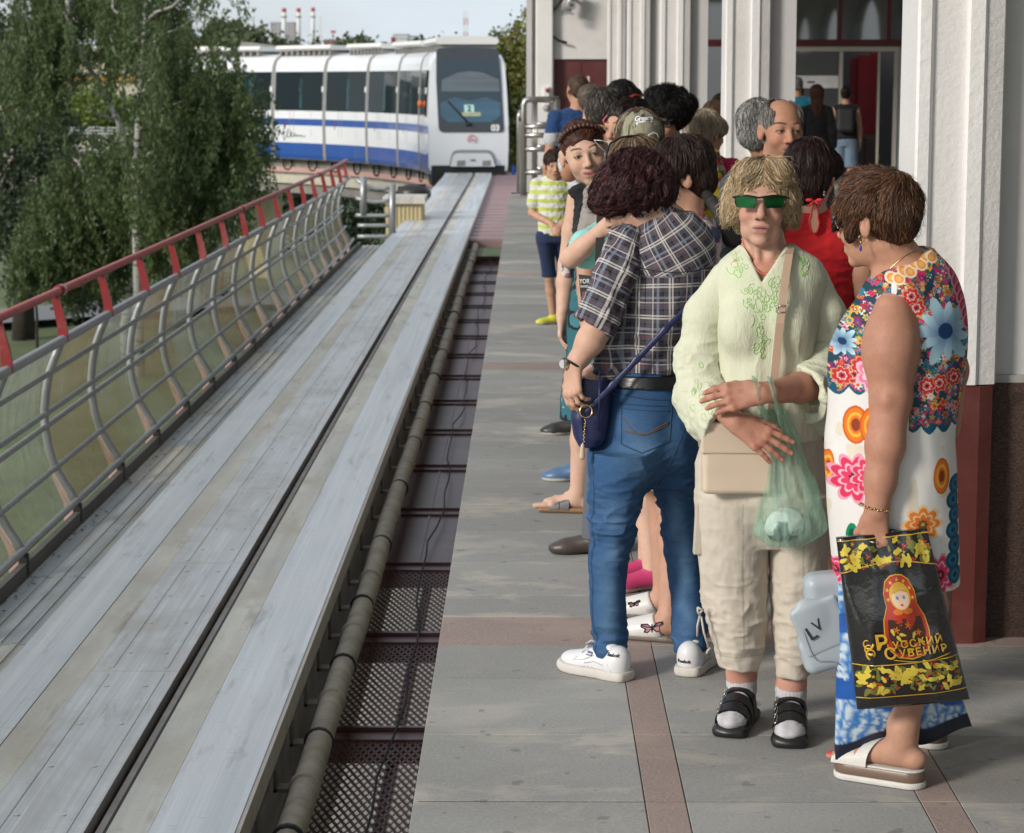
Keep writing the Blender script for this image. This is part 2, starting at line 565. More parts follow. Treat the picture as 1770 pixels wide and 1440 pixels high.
for a,b in zip(ys[:-1],ys[1:]):
 pink =any(abs(a - q) < 0.02 for q in PINK)
 for x0,x1,kd in cols:
  if x1 > 2.5 and (a < 6 or x0 > 0.2 * b + 0.8):
   pass
  if kd == 'p' and pink:
   continue
  xx0,xx1 =x0,x1
  key =(round(x1 - x0,3),round(b - a,2),'p' if (pink or kd == 'p') else 'g')
  if key not in tile_cache:
   w,l =(x1 - x0) / 2,(b - a) / 2 - 0.002
   c =0.0012
   t =MB()
   t.add([(-w,-l,-0.012),(w,-l,-0.012),(w,l,-0.012),(-w,l,-0.012),(-w,-l,-c),(w,-l,-c),(w,l,-c),(-w,l,-c),
     (-w + c,-l + c,0),(w - c,-l + c,0),(w - c,l - c,0),(-w + c,l - c,0)],
     [(8,9,10,11),(4,5,9,8),(5,6,10,9),(6,7,11,10),(7,4,8,11),(0,1,5,4),(1,2,6,5),(2,3,7,6),(3,0,4,7)])
   tile_cache[key] =t.mesh('paving_slab',[m_pink if key[2] == 'p' else m_gran])
  link('paving_slab',tile_cache[key],plat,((x0 + x1) / 2,(a + b) / 2,random.uniform(-0.0006,0.0006)))
 if pink:
  for x0,x1 in ((0.298,0.398),(0.993,1.088)):
   key =(round(x1 - x0,3),round(b - a,2),'p')
   if key not in tile_cache:
    t =MB()
    t.box((-(x1 - x0) / 2,-(b - a) / 2 + 0.0015,-0.012),((x1 - x0) / 2,(b - a) / 2 - 0.0015,0))
    tile_cache[key] =t.mesh('paving_slab',[m_pink])
   link('paving_slab',tile_cache[key],plat,((x0 + x1) / 2,(a + b) / 2,0))
# ---- guideway (straight to y = 60, then an arc to the left)
YC,RAD,XB =62.6,26.0,-1.61
TMAX =1.25
def track(s,lat,z):
 """point at arc length s from y=0, lateral offset (+ right of beam centre), height z"""
 if s <= YC:
  return np.array([XB + lat,s,z])
 t =(s - YC) / RAD
 r =RAD + lat
 return np.array([XB - RAD + r * math.cos(t),YC + r * math.sin(t),z])
def track_strip(lat0,lat1,z0,z1,s0,s1,step=2.0):
 n =max(1,int(math.ceil((s1 - s0) / step))) if s1 > YC else 1
 b =MB()
 ss =[s0 + (s1 - s0) * i / n for i in range(n + 1)]
 vs =[]
 for s_ in ss:
  vs += [track(s_,lat0,z0),track(s_,lat1,z0),track(s_,lat1,z1),track(s_,lat0,z1)]
 fs =[]
 for i in range(n):
  o =4 * i
  for k in range(4):
   fs.append((o + k,o + (k + 1) % 4,o + 4 + (k + 1) % 4,o + 4 + k))
 fs += [(3,2,1,0),(4 * n,4 * n + 1,4 * n + 2,4 * n + 3)]
 b.add(vs,fs)
 return b
SEND =YC + RAD * TMAX
beam =thing('monorail_beam','grey metal monorail guideway beam with worn plates curving away under the train','track',(XB,4,-1.9))
for l0,l1,zt in ((-0.60,0.118,-0.745),(0.178,0.60,-0.745),(0.118,0.178,-0.90)):
 track_strip(l0,l1,-1.95,zt,2,SEND).build('beam_body',[m_beam if zt > -.8 else m_black],beam)  # slot floor coloured black to stand for the shade inside it
track_strip(0.144,0.1765,-0.80,-0.722,2,SEND).build('slot_ledge',[mat('slot_grime',(0.34,0.29,0.255),0.7,var=0.3,vs=5)],beam)
joints =[2,25.0,43,60,SEND]
for a,b in zip(joints[:-1],joints[1:]):
 for l0,l1 in ((-0.64,-0.397),(0.335,0.625)):
  track_strip(l0,l1,-0.745,-0.70,a + 0.006,b - 0.006).build('running_plate',[m_run],beam)
 track_strip(0.626,0.642,-0.80,-0.703,a + 0.006,b - 0.006).build('edge_lip',[mat('edge_lip_metal',(0.44,0.40,0.36),0.6,0.2,0.15,8)],beam)
 track_strip(-0.394,-0.262,-0.744,-0.7025,a + 0.006,b - 0.006).build('side_strip',[m_dull],beam)
 track_strip(0.192,0.332,-0.744,-0.7025,a + 0.006,b - 0.006).build('side_strip',[m_dull],beam)
# centre plates, a little proud, joint by joint, with a pressed rib on each side
cj =[2.7,5.0,7.38,9.62,11.86,14.1,16.35,18.6,20.85,23.1,25.35,27.6,30,34,38,43,48,54,60] + [60 + 3.25 * i for i in range(1,11)]
for a,b in zip(cj[:-1],cj[1:]):
 track_strip(-0.256,0.120,-0.745,-0.696,a + 0.003,b - 0.003).build('centre_plate',[m_ctr],beam)
 if b < 45:
  for q in (-0.19,0.045):
   track_strip(q,q + 0.02,-0.697,-0.693,a + 0.05,b - 0.05).build('pressed_rib',[m_ctr],beam)
track_strip(0.179,0.190,-0.744,-0.704,2,SEND).build('conductor_rail',[m_black],beam)
bolt =MB()
bolt.tube([(0,0,-0.002),(0,0,0.0022)],0.011,10)
bolt_me =bolt.mesh('bolt',[mat('bolt_zinc',(0.58,0.57,0.55),0.4,0.5)])
yb =5.95
while yb < 24:
 for lx in (-0.145,0.015):
  link('bolt',bolt_me,beam,np.array([XB + lx,yb,-0.695]) - wloc(beam))
 yb += 0.57
# ---- service walkway on the left
walk =thing('service_walkway','ribbed metal service walkway with rust stains between the beam and the barrier','walkway',(-2.47,6,-0.95))
DZ =-0.85
pan ={}
yy =3.2
k =0
while yy < 37:
 L =1.5
 b =MB()
 b.box((-2.69,yy + 0.006,DZ - 0.03),(-2.262,yy + L - 0.006,DZ + random.uniform(-0.004,0.004)))
 for r in range(4):
  b.box((-2.62 + 0.085 * r,yy + 0.012,DZ - 0.006),(-2.59 + 0.085 * r,yy + L - 0.012,DZ + 0.009))
 b.build('deck_panel',[m_deck if k % 4 else m_dull],walk)
 yy += L
 k += 1
b =MB()
b.box((-2.73,3,DZ - 0.2),(-2.692,37.3,DZ + 0.085))
b.build('kerb_board',[mat('kerb_board_paint',(0.12,0.115,0.105),0.7,var=0.25,vs=4,dirt=(0.05,0.045,0.04))],walk)
# dead leaves and grit lying along the kerb
b =MB()
for i in range(420):
 yy =5 + 30 * random.random() ** 1.4
 xx =-2.69 + abs(random.gauss(0,0.05))
 a =random.random() * 6
 sz =random.uniform(0.006,0.022)
 c0 =np.array([xx,yy,DZ + 0.012])
 e1 =np.array([math.cos(a),math.sin(a),0.2 * random.random()]) * sz
 e2 =np.array([-math.sin(a),math.cos(a),0.3 * random.random()]) * sz * 0.6
 b.add([c0 - e1,c0 - e2,c0 + e1,c0 + e2],[(0,1,2,3)])
o =b.build('leaf_litter',[mat('dead_leaf',(0.12,0.075,0.04),0.9,var=0.4,vs=30)],walk)
o['kind'] ='stuff'
# ---- S-curved safety barrier
PROF =[(0,-0.02),(-0.03,0.04),(-0.075,0.11),(-0.13,0.21),(-0.163,0.33),(-0.181,0.46),(-0.180,0.55),(-0.168,0.66),(-0.146,0.77),(-0.108,0.87),(-0.066,0.97)]
BX,BZ =-2.715,-0.70
def prof(z):
 return np.interp(z,[p[1] for p in PROF],[p[0] for p in PROF])
def bend(yv):
 return 0.0 if yv < 31 else -0.0022 * (yv - 31) ** 2
bar =thing('safety_barrier','curved safety barrier of grey tubes and grimy clear panes under a red handrail','barrier',(BX,6,BZ))
posts =[7.7 + 1.5 * k for k in range(0,20) if 7.7 + 1.5 * k < 37.2]
tops =[5.0] + posts + [37.0]
# polycarbonate panes
pm,t,bs =newmat('grimy_polycarbonate')
tr =t.new('ShaderNodeBsdfTransparent')
tr.inputs[0].default_value =(0.86,0.88,0.84,1)
ms =t.new('ShaderNodeMixShader')
streak =t.noise(1.0,4,0.7,(18,26,2.2))
patch =t.noise(0.55,3,0.5,(1,1,1))
fac =t.math('ADD',t.rng(streak,0.38,0.70,0.10,0.46),t.rng(patch,0.45,0.7,0,0.14))
oi =t.new('ShaderNodeObjectInfo')
fac =t.math('MULTIPLY',fac,t.rng(oi.outputs['Random'],0,1,0.8,1.15))
t.link(fac,ms.inputs[0])
cst =t.mix(t.rng(patch,0.45,0.62,0,1),(0.46,0.47,0.44),(0.36,0.28,0.19))
t.link(cst,bs.inputs['Base Color'])
bs.inputs['Roughness'].default_value =0.35
t.link(tr.outputs[0],ms.inputs[1])
tlp =t.new('ShaderNodeBsdfTranslucent')
t.link(cst,tlp.inputs[0])
mtl =t.new('ShaderNodeMixShader')
mtl.inputs[0].default_value =0.6
t.link(bs.outputs[0],mtl.inputs[1])
t.link(tlp.outputs[0],mtl.inputs[2])
t.link(mtl.outputs[0],ms.inputs[2])
t.link(ms.outputs[0],t.n['Material Output'].inputs['Surface'])
for yv in posts:
 b =MB()
 pts =[(BX + dx + bend(yv),yv,BZ + dz) for dx,dz in PROF]
 b.tube(pts,0.026,8,flat=1.0)
 b.build('post',[m_galv],bar,smooth=True)
 # red bracket
 b =MB()
 pl =[(-0.083,0.955),(-0.02,0.965),(-0.035,1.08),(-0.058,1.17),(-0.075,1.235),(-0.118,1.235),(-0.103,1.15),(-0.085,1.05)]
 b.prism(pl,lambda u,v,q:(BX + u + bend(yv),yv + q,BZ + v),-0.016,0.016)
 b.build('handrail_bracket',[m_red],bar)
 b =MB()
 pl =[(-0.172,0.19),(-0.135,0.19),(-0.06,0.02),(-0.02,-0.06),(-0.02,-0.17),(-0.085,-0.17),(-0.085,-0.02)]
 b.prism(pl,lambda u,v,q:(BX + u + bend(yv),yv + 0.03 + q,BZ + v),-0.01,0.01)
 b.build('foot_bracket',[m_salmon],bar)
 b =MB()
 b.box((BX - 0.02 + bend(yv),yv - 0.03,BZ - 0.13),(BX + 0.025 + bend(yv),yv + 0.03,BZ - 0.02))
 b.build('foot_clamp',[m_black],bar)
for z,r in ((0.0,0.022),(0.206,0.017),(0.455,0.018),(0.53,0.018),(0.78,0.018),(0.975,0.030)):
 b =MB()
 yl =[4.5] + [31 + i for i in range(0,7)]
 b.tube([(BX + prof(z) + 0.012 + bend(yv),yv,BZ + z) for yv in yl],r,8)
 b.build('top_rail' if z > 0.9 else 'rail',[m_galv],bar,smooth=True)
for a,b2 in zip(tops[:-1],tops[1:]):
 for z0,z1 in ((0.0,0.455),(0.53,0.965)):
  b =MB()
  nz =8
  rowsv =[]
  for side in (0,-0.006):
   for i in range(nz + 1):
    z =z0 + (z1 - z0) * i / nz
    for yv in (a + 0.03,b2 - 0.03):
     rowsv.append((BX + prof(z) - 0.022 + side + bend(yv),yv,BZ + z))
  fs =[]
  for sd in (0,1):
   o =sd * 2 * (nz + 1)
   for i in range(nz):
    q =(o + 2 * i,o + 2 * i + 1,o + 2 * i + 3,o + 2 * i + 2)
    fs.append(q if sd == 0 else q[::-1])
  n2 =2 * (nz + 1)
  fs += [(0,n2,n2 + 1,1),(2 * nz,2 * nz + 1,n2 + 2 * nz + 1,n2 + 2 * nz)]
  b.add(rowsv,fs)
  b.build('pane',[pm],bar,smooth=True)
b =MB()
yl =[4.5] + [31 + i for i in range(0,7)]
b.tube([(BX - 0.097 + bend(yv),yv,BZ + 1.255) for yv in yl],0.026,10)
b.build('handrail',[m_redfade],bar,smooth=True)
for yv in (13.85,22.8,31.2):
 b =MB()
 b.tube([(BX - 0.097 + bend(yv),yv - 0.06,BZ + 1.255),(BX - 0.097 + bend(yv),yv + 0.06,BZ + 1.255)],0.036,10)
 b.build('handrail_sleeve',[m_red],bar,smooth=True)
# ---- pit between beam and platform: gratings, cross beams, pipe, cable
ZG =-1.15
pit =thing('pit_floor','maroon metal floor of gratings and panels in the gap beside the platform','pit floor',(-0.6,8,ZG - 0.2))
XG0,XG1 =-0.98,-0.05
def grating_mesh(L):
 t =MB()
 nx,ny =26,int(L / 0.052)
 cw,ch =(XG1 - XG0) / nx,L / ny
 for j in range(ny):
  for i in range(nx):
   x0,y0 =i * cw + (cw / 2 if j % 2 else 0),j * ch
   # diamond mesh: two crossing strands per cell, each with thickness
   for sx in (1,-1):
    a =np.array([x0 + (0 if sx > 0 else cw),y0,0])
    c =np.array([x0 + cw / 2,y0 + ch,0])
    w =0.0062
    t.add([a + (-w,0,0),a + (w,0,0),c + (w,0,0),c + (-w,0,0),a + (-w,0,-0.006),c + (-w,0,-0.006)],
      [(0,1,2,3),(0,3,5,4)])
 return t.mesh('grating_panel',[m_grat])
gr =grating_mesh(1.71)
kk =0
for k in range(-3,16):
 y0 =10.17 + 1.83 * k
 b =MB()
 b.box((XG0,y0 - 0.06,ZG - 0.10),(XG1,y0 + 0.06,ZG + 0.012))
 b.box((XG0,y0 + 0.075,ZG - 0.02),(XG1,y0 + 0.105,ZG + 0.03))
 b.build('cross_beam',[m_panelred],pit)
 if k < 2:
  link('grating_panel',gr,pit,np.array([XG0,y0 + 0.06,ZG]) - wloc(pit))
 else:
  b =MB()
  b.box((XG0,y0 + 0.108,ZG - 0.02),(XG1,y0 + 1.765,ZG - 0.004))
  b.box((XG0 + 0.3,y0 + 0.108,ZG - 0.004),(XG0 + 0.312,y0 + 1.765,ZG + 0.004))
  b.build('floor_panel',[m_panelred2 if 7 <= k <= 12 else m_panelred],pit)
b =MB()
b.box((-0.99,37.9,-0.9),(0.6,66,-0.78))
for yv in range(38,66,1):
 b.box((-0.99,yv,-0.78),(0.6,yv + 0.04,-0.765))
o =b.build('approach_panel',[mat('faded_oxide_panel',(0.33,0.22,0.22),0.6,var=0.15,vs=1)],pit)
# stringer frame below
b =MB()
for xs in (-0.97,-0.62,-0.06):
 b.box((xs - 0.02,3,ZG - 0.2),(xs + 0.02,37.8,ZG - 0.11))
b.build('stringer',[m_grat],pit)
# platform support wall (dark, far right side under the slab)
b =MB()
b.box((0.6,14,GZ),(0.9,37.9,-0.35))
o =b.build('support_wall',[m_conc])
tag(o,'grey concrete wall carrying the platform slab from below','wall')
pipe =thing('lagged_pipe','thick beige lagged pipe clamped along the side of the monorail beam','pipe',(-0.86,6,-0.88))
b =MB()
pts =[]
yv =4.0
while yv < 59:
 pts.append((-0.853 + random.uniform(-0.006,0.006),yv,-0.875 + random.uniform(-0.008,0.008)))
 yv += 0.9
b.tube(pts,[0.055 + random.uniform(-0.002,0.002) for _ in pts],14)
b.build('pipe_run',[m_pipe],pipe,smooth=True)
yv =6.05
i =0
while yv < 40:
 b =MB()
 b.tube([(-0.853,yv,-0.875),(-0.853,yv + 0.03,-0.875)],0.062,14)
 b.build('clamp_band',[m_black if i % 2 else m_pipe],pipe,smooth=True)
 b =MB()
 b.box((-0.985,yv + 0.13,-0.93),(-0.90,yv + 0.21,-0.915))
 b.box((-0.985,yv + 0.13,-0.93),(-0.972,yv + 0.21,-0.84))
 b.build('pipe_bracket',[m_beam],pipe)
 yv += 0.62 if yv < 12 else 0.95
 i += 1
b =MB()
pts =[]
for i in range(60):
 yv =5 + i * 0.55
 pts.append((-0.60 + 0.03 * math.sin(i * 0.7) + 0.015 * math.sin(i * 2.1),yv,ZG + 0.075 + 0.02 * math.sin(i * 1.3)))
b.tube(pts,0.0055,6)
tag(b.build('power_cable',[m_black],None,smooth=True),'thin black cable snaking along the floor of the gap','cable')
# ---- station: piers, end wall, entrance, roof
PX0 =1.22
for k in range(5):
 y0 =7.31 + 7.13 * k
 names =['nearest grey and white pier with oxblood base strip beside the floral dress','second white pier behind the balding man',
    'third white pier behind the pink hooded woman','fourth white pier behind the curly black hair','farthest white pier next to the maroon door']
 pr =thing('pier',names[k],'pier',(PX0 + 0.25,y0,0),'white piers along the platform')
 zb =0.842
 zt =4.4
 b =MB()
 b.box((PX0,y0 + 0.03,zb + 0.02),(PX0 + 0.27,y0 + 0.36,zt))
 b.build('pier_core',[m_plaster],pr,bevel=0.006)
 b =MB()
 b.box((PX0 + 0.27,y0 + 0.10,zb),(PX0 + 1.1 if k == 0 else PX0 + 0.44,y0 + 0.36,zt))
 b.build('recessed_wall',[m_plaster2],pr)  # recess given a greyer tone for the shade it lies in
 # mouldings: left arris, inner bead and the broad right band
 for x0,x1,dy in ((-0.004,0.050,-0.012),(0.150,0.215,0.0)):
  b =MB()
  b.prism([(x0,0.03),(x0,-dy + 0.008),(x0 + 0.008,-dy),(x1 - 0.012,-dy),(x1,-dy + 0.014),(x1,0.03)],
    lambda u,v,q:(PX0 + u,y0 + v,q),zb,zt)
  b.build('moulding',[m_white],pr)
 b =MB()
 b.prism([(0.215,0.03),(0.215,0.012),(0.268,0.026),(0.276,0.05),(0.276,0.12),(0.215,0.12)],
   lambda u,v,q:(PX0 + u,y0 + v,q),zb,zt)
 b.build('return_band',[m_plaster],pr)
 # base: oxblood strip and polished granite cladding
 b =MB()
 b.prism([(0.148,0.06),(0.148,-0.004),(0.218,-0.004),(0.262,0.016),(0.262,0.06)],lambda u,v,q:(PX0 + u,y0 + v,q),0.0,zb - 0.004)
 b.build('base_strip',[m_redp],pr)
 for x0,x1,nm in ((-0.01,0.147,0.01),(0.263,0.44 if k else 0.82,0.085)):
  b =MB()
  b.box((PX0 + x0,y0 + nm,0),(PX0 + x1,y0 + 0.37,zb - 0.002))
  b.build('granite_cladding',[m_dkgran],pr)
 b =MB()
 b.box((PX0 + 0.27,y0 + 0.082,zb - 0.002),(PX0 + (0.82 if k == 0 else 0.44),y0 + 0.104,zb + 0.022))
 b.build('ledge',[m_conc],pr)
EW =38.0
S =EW / FPX        # metres per pixel on the end wall
def ex(px):
 return (px - VPX) * S
def ez(py):
 return EYE + (HOR - py) * S
wall =thing('station_end_wall','pale grey plaster end wall of the station with a projecting white strip','wall',(1.4,EW,0))
b =MB()
b.box((-0.03,EW,-1.2),(ex(957),EW + 0.3,4.6))
b.box((ex(957),EW,ez(103)),(ex(1052),EW + 0.3,4.6))
b.box((ex(1052),EW,-0.3),(ex(1214),EW + 0.3,4.6))
b.build('wall_face',[m_plaster],wall)
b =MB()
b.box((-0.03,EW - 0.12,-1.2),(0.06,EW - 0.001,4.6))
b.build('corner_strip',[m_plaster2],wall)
b =MB()
b.box((0.12,EW - 0.14,-0.3),(0.40,EW - 0.001,4.6))
b.build('pilaster',[m_white],wall,bevel=0.02)
b =MB()
b.box((ex(957),EW + 0.05,0),(ex(1052),EW + 0.12,ez(103)))
b.box((ex(1003) - 0.006,EW + 0.04,0.02),(ex(1003) + 0.006,EW + 0.05,ez(103) - 0.05))
b.build('maroon_door',[m_maroon],wall)
b =MB()
b.box((ex(1014),EW + 0.04,ez(142)),(ex(1018),EW + 0.049,ez(132)))
b.build('door_sticker',[mat('sticker_white',(0.75,0.6,0.6),0.5)],wall)
# cables, lamp and camera high on the wall
b =MB()
b.tube([U(955,20,EW - 0.1),U(952,45,EW - 0.1),U(953,60,EW - 0.1),U(965,70,EW - 0.1),U(980,74,EW - 0.1)],0.02,6)
b.tube([U(955,20,EW - 0.1),U(975,-5,EW - 0.15)],0.025,6)
tag(b.build('wall_cable',[m_black],None,smooth=True),'loose dark cable looping down the end wall beside the pilaster','cable')
fl =thing('floodlight','grey ribbed floodlight mounted high on the end wall','floodlight',U(985,10,EW - 0.3))
b =MB()
for i in range(5):
 a0 =U(974 + 4 * i,22 - 9 * i,EW - 0.3)
 a1 =U(992 + 2.2 * i,24 - 9.5 * i,EW - 0.3)
 b.beam(a0,a1,0.05,0.035)
b.build('cooling_fin',[m_steel],fl)
b =MB()
b.tube([U(980,18,EW - 0.24),U(992,-14,EW - 0.2)],0.07,10)
b.build('lamp_body',[m_galv],fl,smooth=True)
b =MB()
b.beam(U(990,4,EW - 0.2),U(994,-2,EW),0.03,0.03)
b.build('bracket',[m_galv],fl)
fx =thing('call_button','small white call unit with a round lamp on the pilaster','call unit',U(944,160,EW - 0.2))
b =MB()
b.box(U(940,182,EW - 0.2) ,U(949,150,EW - 0.14))
b.build('housing',[m_white],fx)
b =MB()
b.ball(U(945,187,EW - 0.22),0.06,10)
b.build('lens',[mat('dull_glass',(0.3,0.3,0.3),0.15)],fx,smooth=True)
b =MB()
b.ball(U(946,156,EW - 0.22),0.035,8)
b.build('red_lamp',[m_red],fx,smooth=True)
# entrance with dark red frames
ent =thing('glazed_entrance','dark red framed glazed station entrance with white doors','entrance',(5,EW,0))
m_frame =mat('dark_red_frame',(0.085,0.010,0.012),0.35,var=0.1,vs=3)
m_alu =mat('cream_aluminium',(0.48,0.46,0.40),0.4,0.2,0.06,5)
gm,t,bs =newmat('dark_window_glass')
bs.inputs['Base Color'].default_value =(0.006,0.012,0.013,1)
bs.inputs['Roughness'].default_value =0.03
bs.inputs['IOR'].default_value =2.6
xr =8.6
b =MB()
b.box((ex(1214),EW - 0.05,ez(82)),(xr,EW + 0.08,ez(70)))
b.build('transom_bar',[m_frame],ent)
mull =[1216,1365,1443,1526,1604,1690,1776]
for px in mull:
 b =MB()
 b.box((ex(px) - 0.035,EW - 0.06,ez(70)),(ex(px) + 0.035,EW + 0.08,4.5))
 b.build('mullion',[m_frame],ent)
for a,c in zip(mull[:-1],mull[1:]):
 b =MB()
 b.box((ex(a) + 0.035,EW,ez(70)),(ex(c) - 0.035,EW + 0.02,4.5))
 b.build('transom_pane',[gm],ent)
# doors
for px,w in ((1216,5),(1366,5),(1447,6),(1541,6),(1512,3)):
 b =MB()
 b.box((ex(px) - S * w / 2,EW - 0.03,0),(ex(px) + S * w / 2,EW + 0.06,ez(90)))
 b.build('door_post',[m_alu],ent)
b =MB()
b.box((ex(1366),EW - 0.03,ez(90) + .002),(ex(1545),EW + 0.06,ez(82)))
b.build('door_head',[m_alu],ent)
leaf =MB()
leaf.box((ex(1369),EW + 0.0,ez(152)),(ex(1443),EW + 0.03,ez(131)))
leaf.build('paper_notice',[mat('paper_white',(0.6,0.6,0.62),0.7)],ent)
b =MB()
b.box((ex(1369),EW + 0.012,ez(131)),(ex(1443),EW + 0.02,ez(90)))
b.box((ex(1369),EW + 0.012,0.9),(ex(1443),EW + 0.02,ez(153)))
b.build('door_pane',[gm],ent)
b =MB()
b.box((ex(1390),EW - 0.012,ez(143)),(ex(1402),EW - 0.001,ez(140.5)))
b.build('notice_text',[m_black],ent)
b =MB()
b.box((ex(1545),EW,0),(xr,EW + 0.1,ez(82)))
b.build('side_panel',[mat('pale_side_panel',(0.46,0.48,0.50),0.6,var=0.06)],ent)
b =MB()
b.box((ex(1214),EW,0),(ex(1366),EW + 0.1,0.5))
b.build('lower_panel',[m_frame],ent)
b =MB()
b.box((ex(1219),EW + 0.02,0.5),(ex(1363),EW + 0.04,ez(82)))
b.build('side_pane',[gm],ent)
# interior seen through the open door
rm =thing('ticket_hall','dark ticket hall interior with red lacquered panels','hall',(5.4,42,0))
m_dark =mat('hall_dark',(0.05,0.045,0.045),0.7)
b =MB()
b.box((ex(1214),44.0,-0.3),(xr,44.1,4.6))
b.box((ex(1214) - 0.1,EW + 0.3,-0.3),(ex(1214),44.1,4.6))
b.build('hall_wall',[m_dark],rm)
b =MB()
b.box((ex(1214),EW + 0.1,-0.05),(xr,44,-0.001))
b.build('hall_floor',[mat('hall_tiles',(0.22,0.22,0.22),0.4)],rm)
for a,c,z0,z1 in ((1466,1478,1.0,2.2),(1478,1500,0.85,2.25),(1500,1513,0.85,2.3)):
 b =MB()
 b.box(((a - VPX) * 0.0104,41.6 + (a % 7) * 0.08,z0),((c - VPX) * 0.0104,41.9,z1))
 b.build('lacquer_panel',[mat('red_lacquer',(0.24,0.012,0.015),0.3,var=0.15,vs=2)],rm)
b =MB()
b.box(((1488 - VPX) * 0.0104,41.3,0),((1512 - VPX) * 0.0104,41.6,0.8))
b.build('counter',[mat('counter_brown',(0.10,0.05,0.04),0.5)],rm)
ps =thing('wall_poster','framed notice board with red left band next to the station door','poster',(ex(1572),EW - 0.03,1.2))
b =MB()
b.box((ex(1559),EW - 0.03,ez(190)),(ex(1600),EW - 0.002,ez(97)))
b.build('board',[mat('poster_white',(0.62,0.62,0.64),0.5)],ps)
b =MB()
b.box((ex(1562),EW - 0.034,ez(188)),(ex(1570),EW - 0.031,ez(99)))
b.box((ex(1573),EW - 0.034,ez(137)),(ex(1583),EW - 0.031,ez(131)))
b.build('red_band',[mat('poster_red',(0.42,0.03,0.04),0.5)],ps)
b =MB()
for i in range(14):
 yv =101 + i * 6
 if 128 < yv < 139:
  continue
 b.box((ex(1573),EW - 0.034,ez(yv + 2)),(ex(1573 + 8 + (i * 5) % 14),EW - 0.031,ez(yv)))
b.build('text_line',[mat('poster_ink',(0.12,0.12,0.16),0.6)],ps)
bn =thing('blue_cabinet','blue cabinet standing against the station front beside the poster','cabinet',(ex(1580),EW - 0.3,0))
b =MB()
b.box((ex(1571),EW - 0.4,0.0),(ex(1612),EW - 0.02,ez(205)))
b.build('cabinet_body',[mat('blue_enamel',(0.03,0.13,0.24),0.4)],bn,bevel=0.02)
b =MB()
b.box((ex(1574),EW - 0.42,ez(222)),(ex(1580),EW - 0.401,ez(219)))
b.build('handle',[m_steel],bn)
rf =thing('platform_roof','plain plastered canopy roof over the platform','roof',(3,16,4.6))
b =MB()
b.box((-0.45,-9,4.6),(8.9,38.4,4.9))  # ends before the ticket hall, which is left roofless to let daylight in
b.build('roof_slab',[m_plaster],rf)
b =MB()
b.box((PX0,-9,4.4),(PX0 + 0.4,38,4.599))
b.build('pier_lintel',[m_plaster],rf)
sw_ =thing('station_side_wall','plain grey plaster side wall of the station with arched fanlights far behind the piers','wall',(8.75,16,0))
b =MB()
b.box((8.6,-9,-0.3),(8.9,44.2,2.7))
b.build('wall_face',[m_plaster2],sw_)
for k in range(-2,5):
 yc =8.8 + 7.13 * k
 b =MB()
 n =14
 for i in range(n):
  a0,a1 =-1 + 2 * i / n,-1 + 2 * (i + 1) / n
  z0,z1 =2.7 + 1.25 * math.sqrt(1 - a0 * a0),2.7 + 1.25 * math.sqrt(1 - a1 * a1)
  y0,y1 =yc + 2.7 * a0,yc + 2.7 * a1
  b.prism([(y0,z0),(y1,z1),(y1,4.599),(y0,4.599)],lambda u,v,q:(q,u,v),8.6,8.9)
 b.box((8.6,yc + 2.7,2.7),(8.9,yc + 4.43,4.599))
 b.build('arch_surround',[m_plaster2],sw_)
# ---- stainless steel gate at the platform end
gt =thing('steel_gate','stainless steel tube gate standing at the far end of the platform','gate',U(932,330,36.9))
m_ss =mat('brushed_steel',(0.40,0.385,0.36),0.3,0.85,0.1,10)
def gp(px,py,d=36.9):
 return U(px,py,d)
b =MB()
b.tube([gp(905,338),gp(905,182),gp(908,174),gp(914,172),gp(966,172)],0.05,8)
b.build('front_frame',[m_ss],gt,smooth=True)
b =MB()
b.tube([gp(897,332,38.3),gp(897,200,38.3),gp(901,190,38.3)],0.04,8)
b.build('rear_post',[m_ss],gt,smooth=True)
b =MB()
b.tube([gp(962,172),gp(962,300)],0.055,8)
b.build('front_post',[m_ss],gt,smooth=True)
for py in (219,234,258,298):
 b =MB()
 b.tube([gp(904,py),gp(964,py)],0.042,8)
 b.build('rail',[m_ss],gt,smooth=True)
for py in (214,253,291):
 b =MB()
 b.tube([gp(922,py,37.6),gp(956,py,37.6)],0.03,8)
 b.build('rail',[m_ss],gt,smooth=True)
b =MB()
for px in (923,927):
 b.tube([gp(px,172),gp(px,320)],0.02,6)
b.build('upright',[m_ss],gt,smooth=True)
for py in (186,206):
 b =MB()
 b.tube([gp(896,py),gp(907,py)],0.035,8)
 b.build('hinge',[m_black],gt,smooth=True)
# ---- guard rail with drooping bars past the barrier, pale cabinet, piers of the curved track
gd =thing('end_guard_rail','grey sagging tube guard rail beyond the end of the barrier','guard rail',U(665,415,38.5))
for px0,py0,px1,py1,sag in ((615,310,680,322,10),(615,342,680,345,6),(615,372,680,372,1),(618,390,678,390,0),(618,409,678,409,0)):
 b =MB()
 b.tube([U(px0 + (px1 - px0) * q,py0 + (py1 - py0) * q + sag * 4 * q * (1 - q),38.5) for q in (0,.25,.5,.75,1)],0.035,6)
 b.build('bar',[m_galv],gd,smooth=True)
for px,a,c in ((678,318,412),(628,305,372)):
 b =MB()
 b.tube([U(px,c,38.5),U(px,a,38.5)],0.06,6)
 b.build('post',[m_galv],gd,smooth=True)
cb =thing('pale_yellow_cabinet','pale yellow ribbed metal cabinet with a grey lid beside the far beam','cabinet',U(695,395,42))
b =MB()
c0,c1 =U(667,404,42),U(730,352,42)
b.box((c0[0],42,c0[2] - 1.5),(c1[0],43,c1[2]))
for i in range(9):
 x =c0[0] + (c1[0] - c0[0]) * (i + 0.5) / 9
 b.box((x - 0.012,41.98,c0[2] - 1.4),(x + 0.012,42,c1[2]))
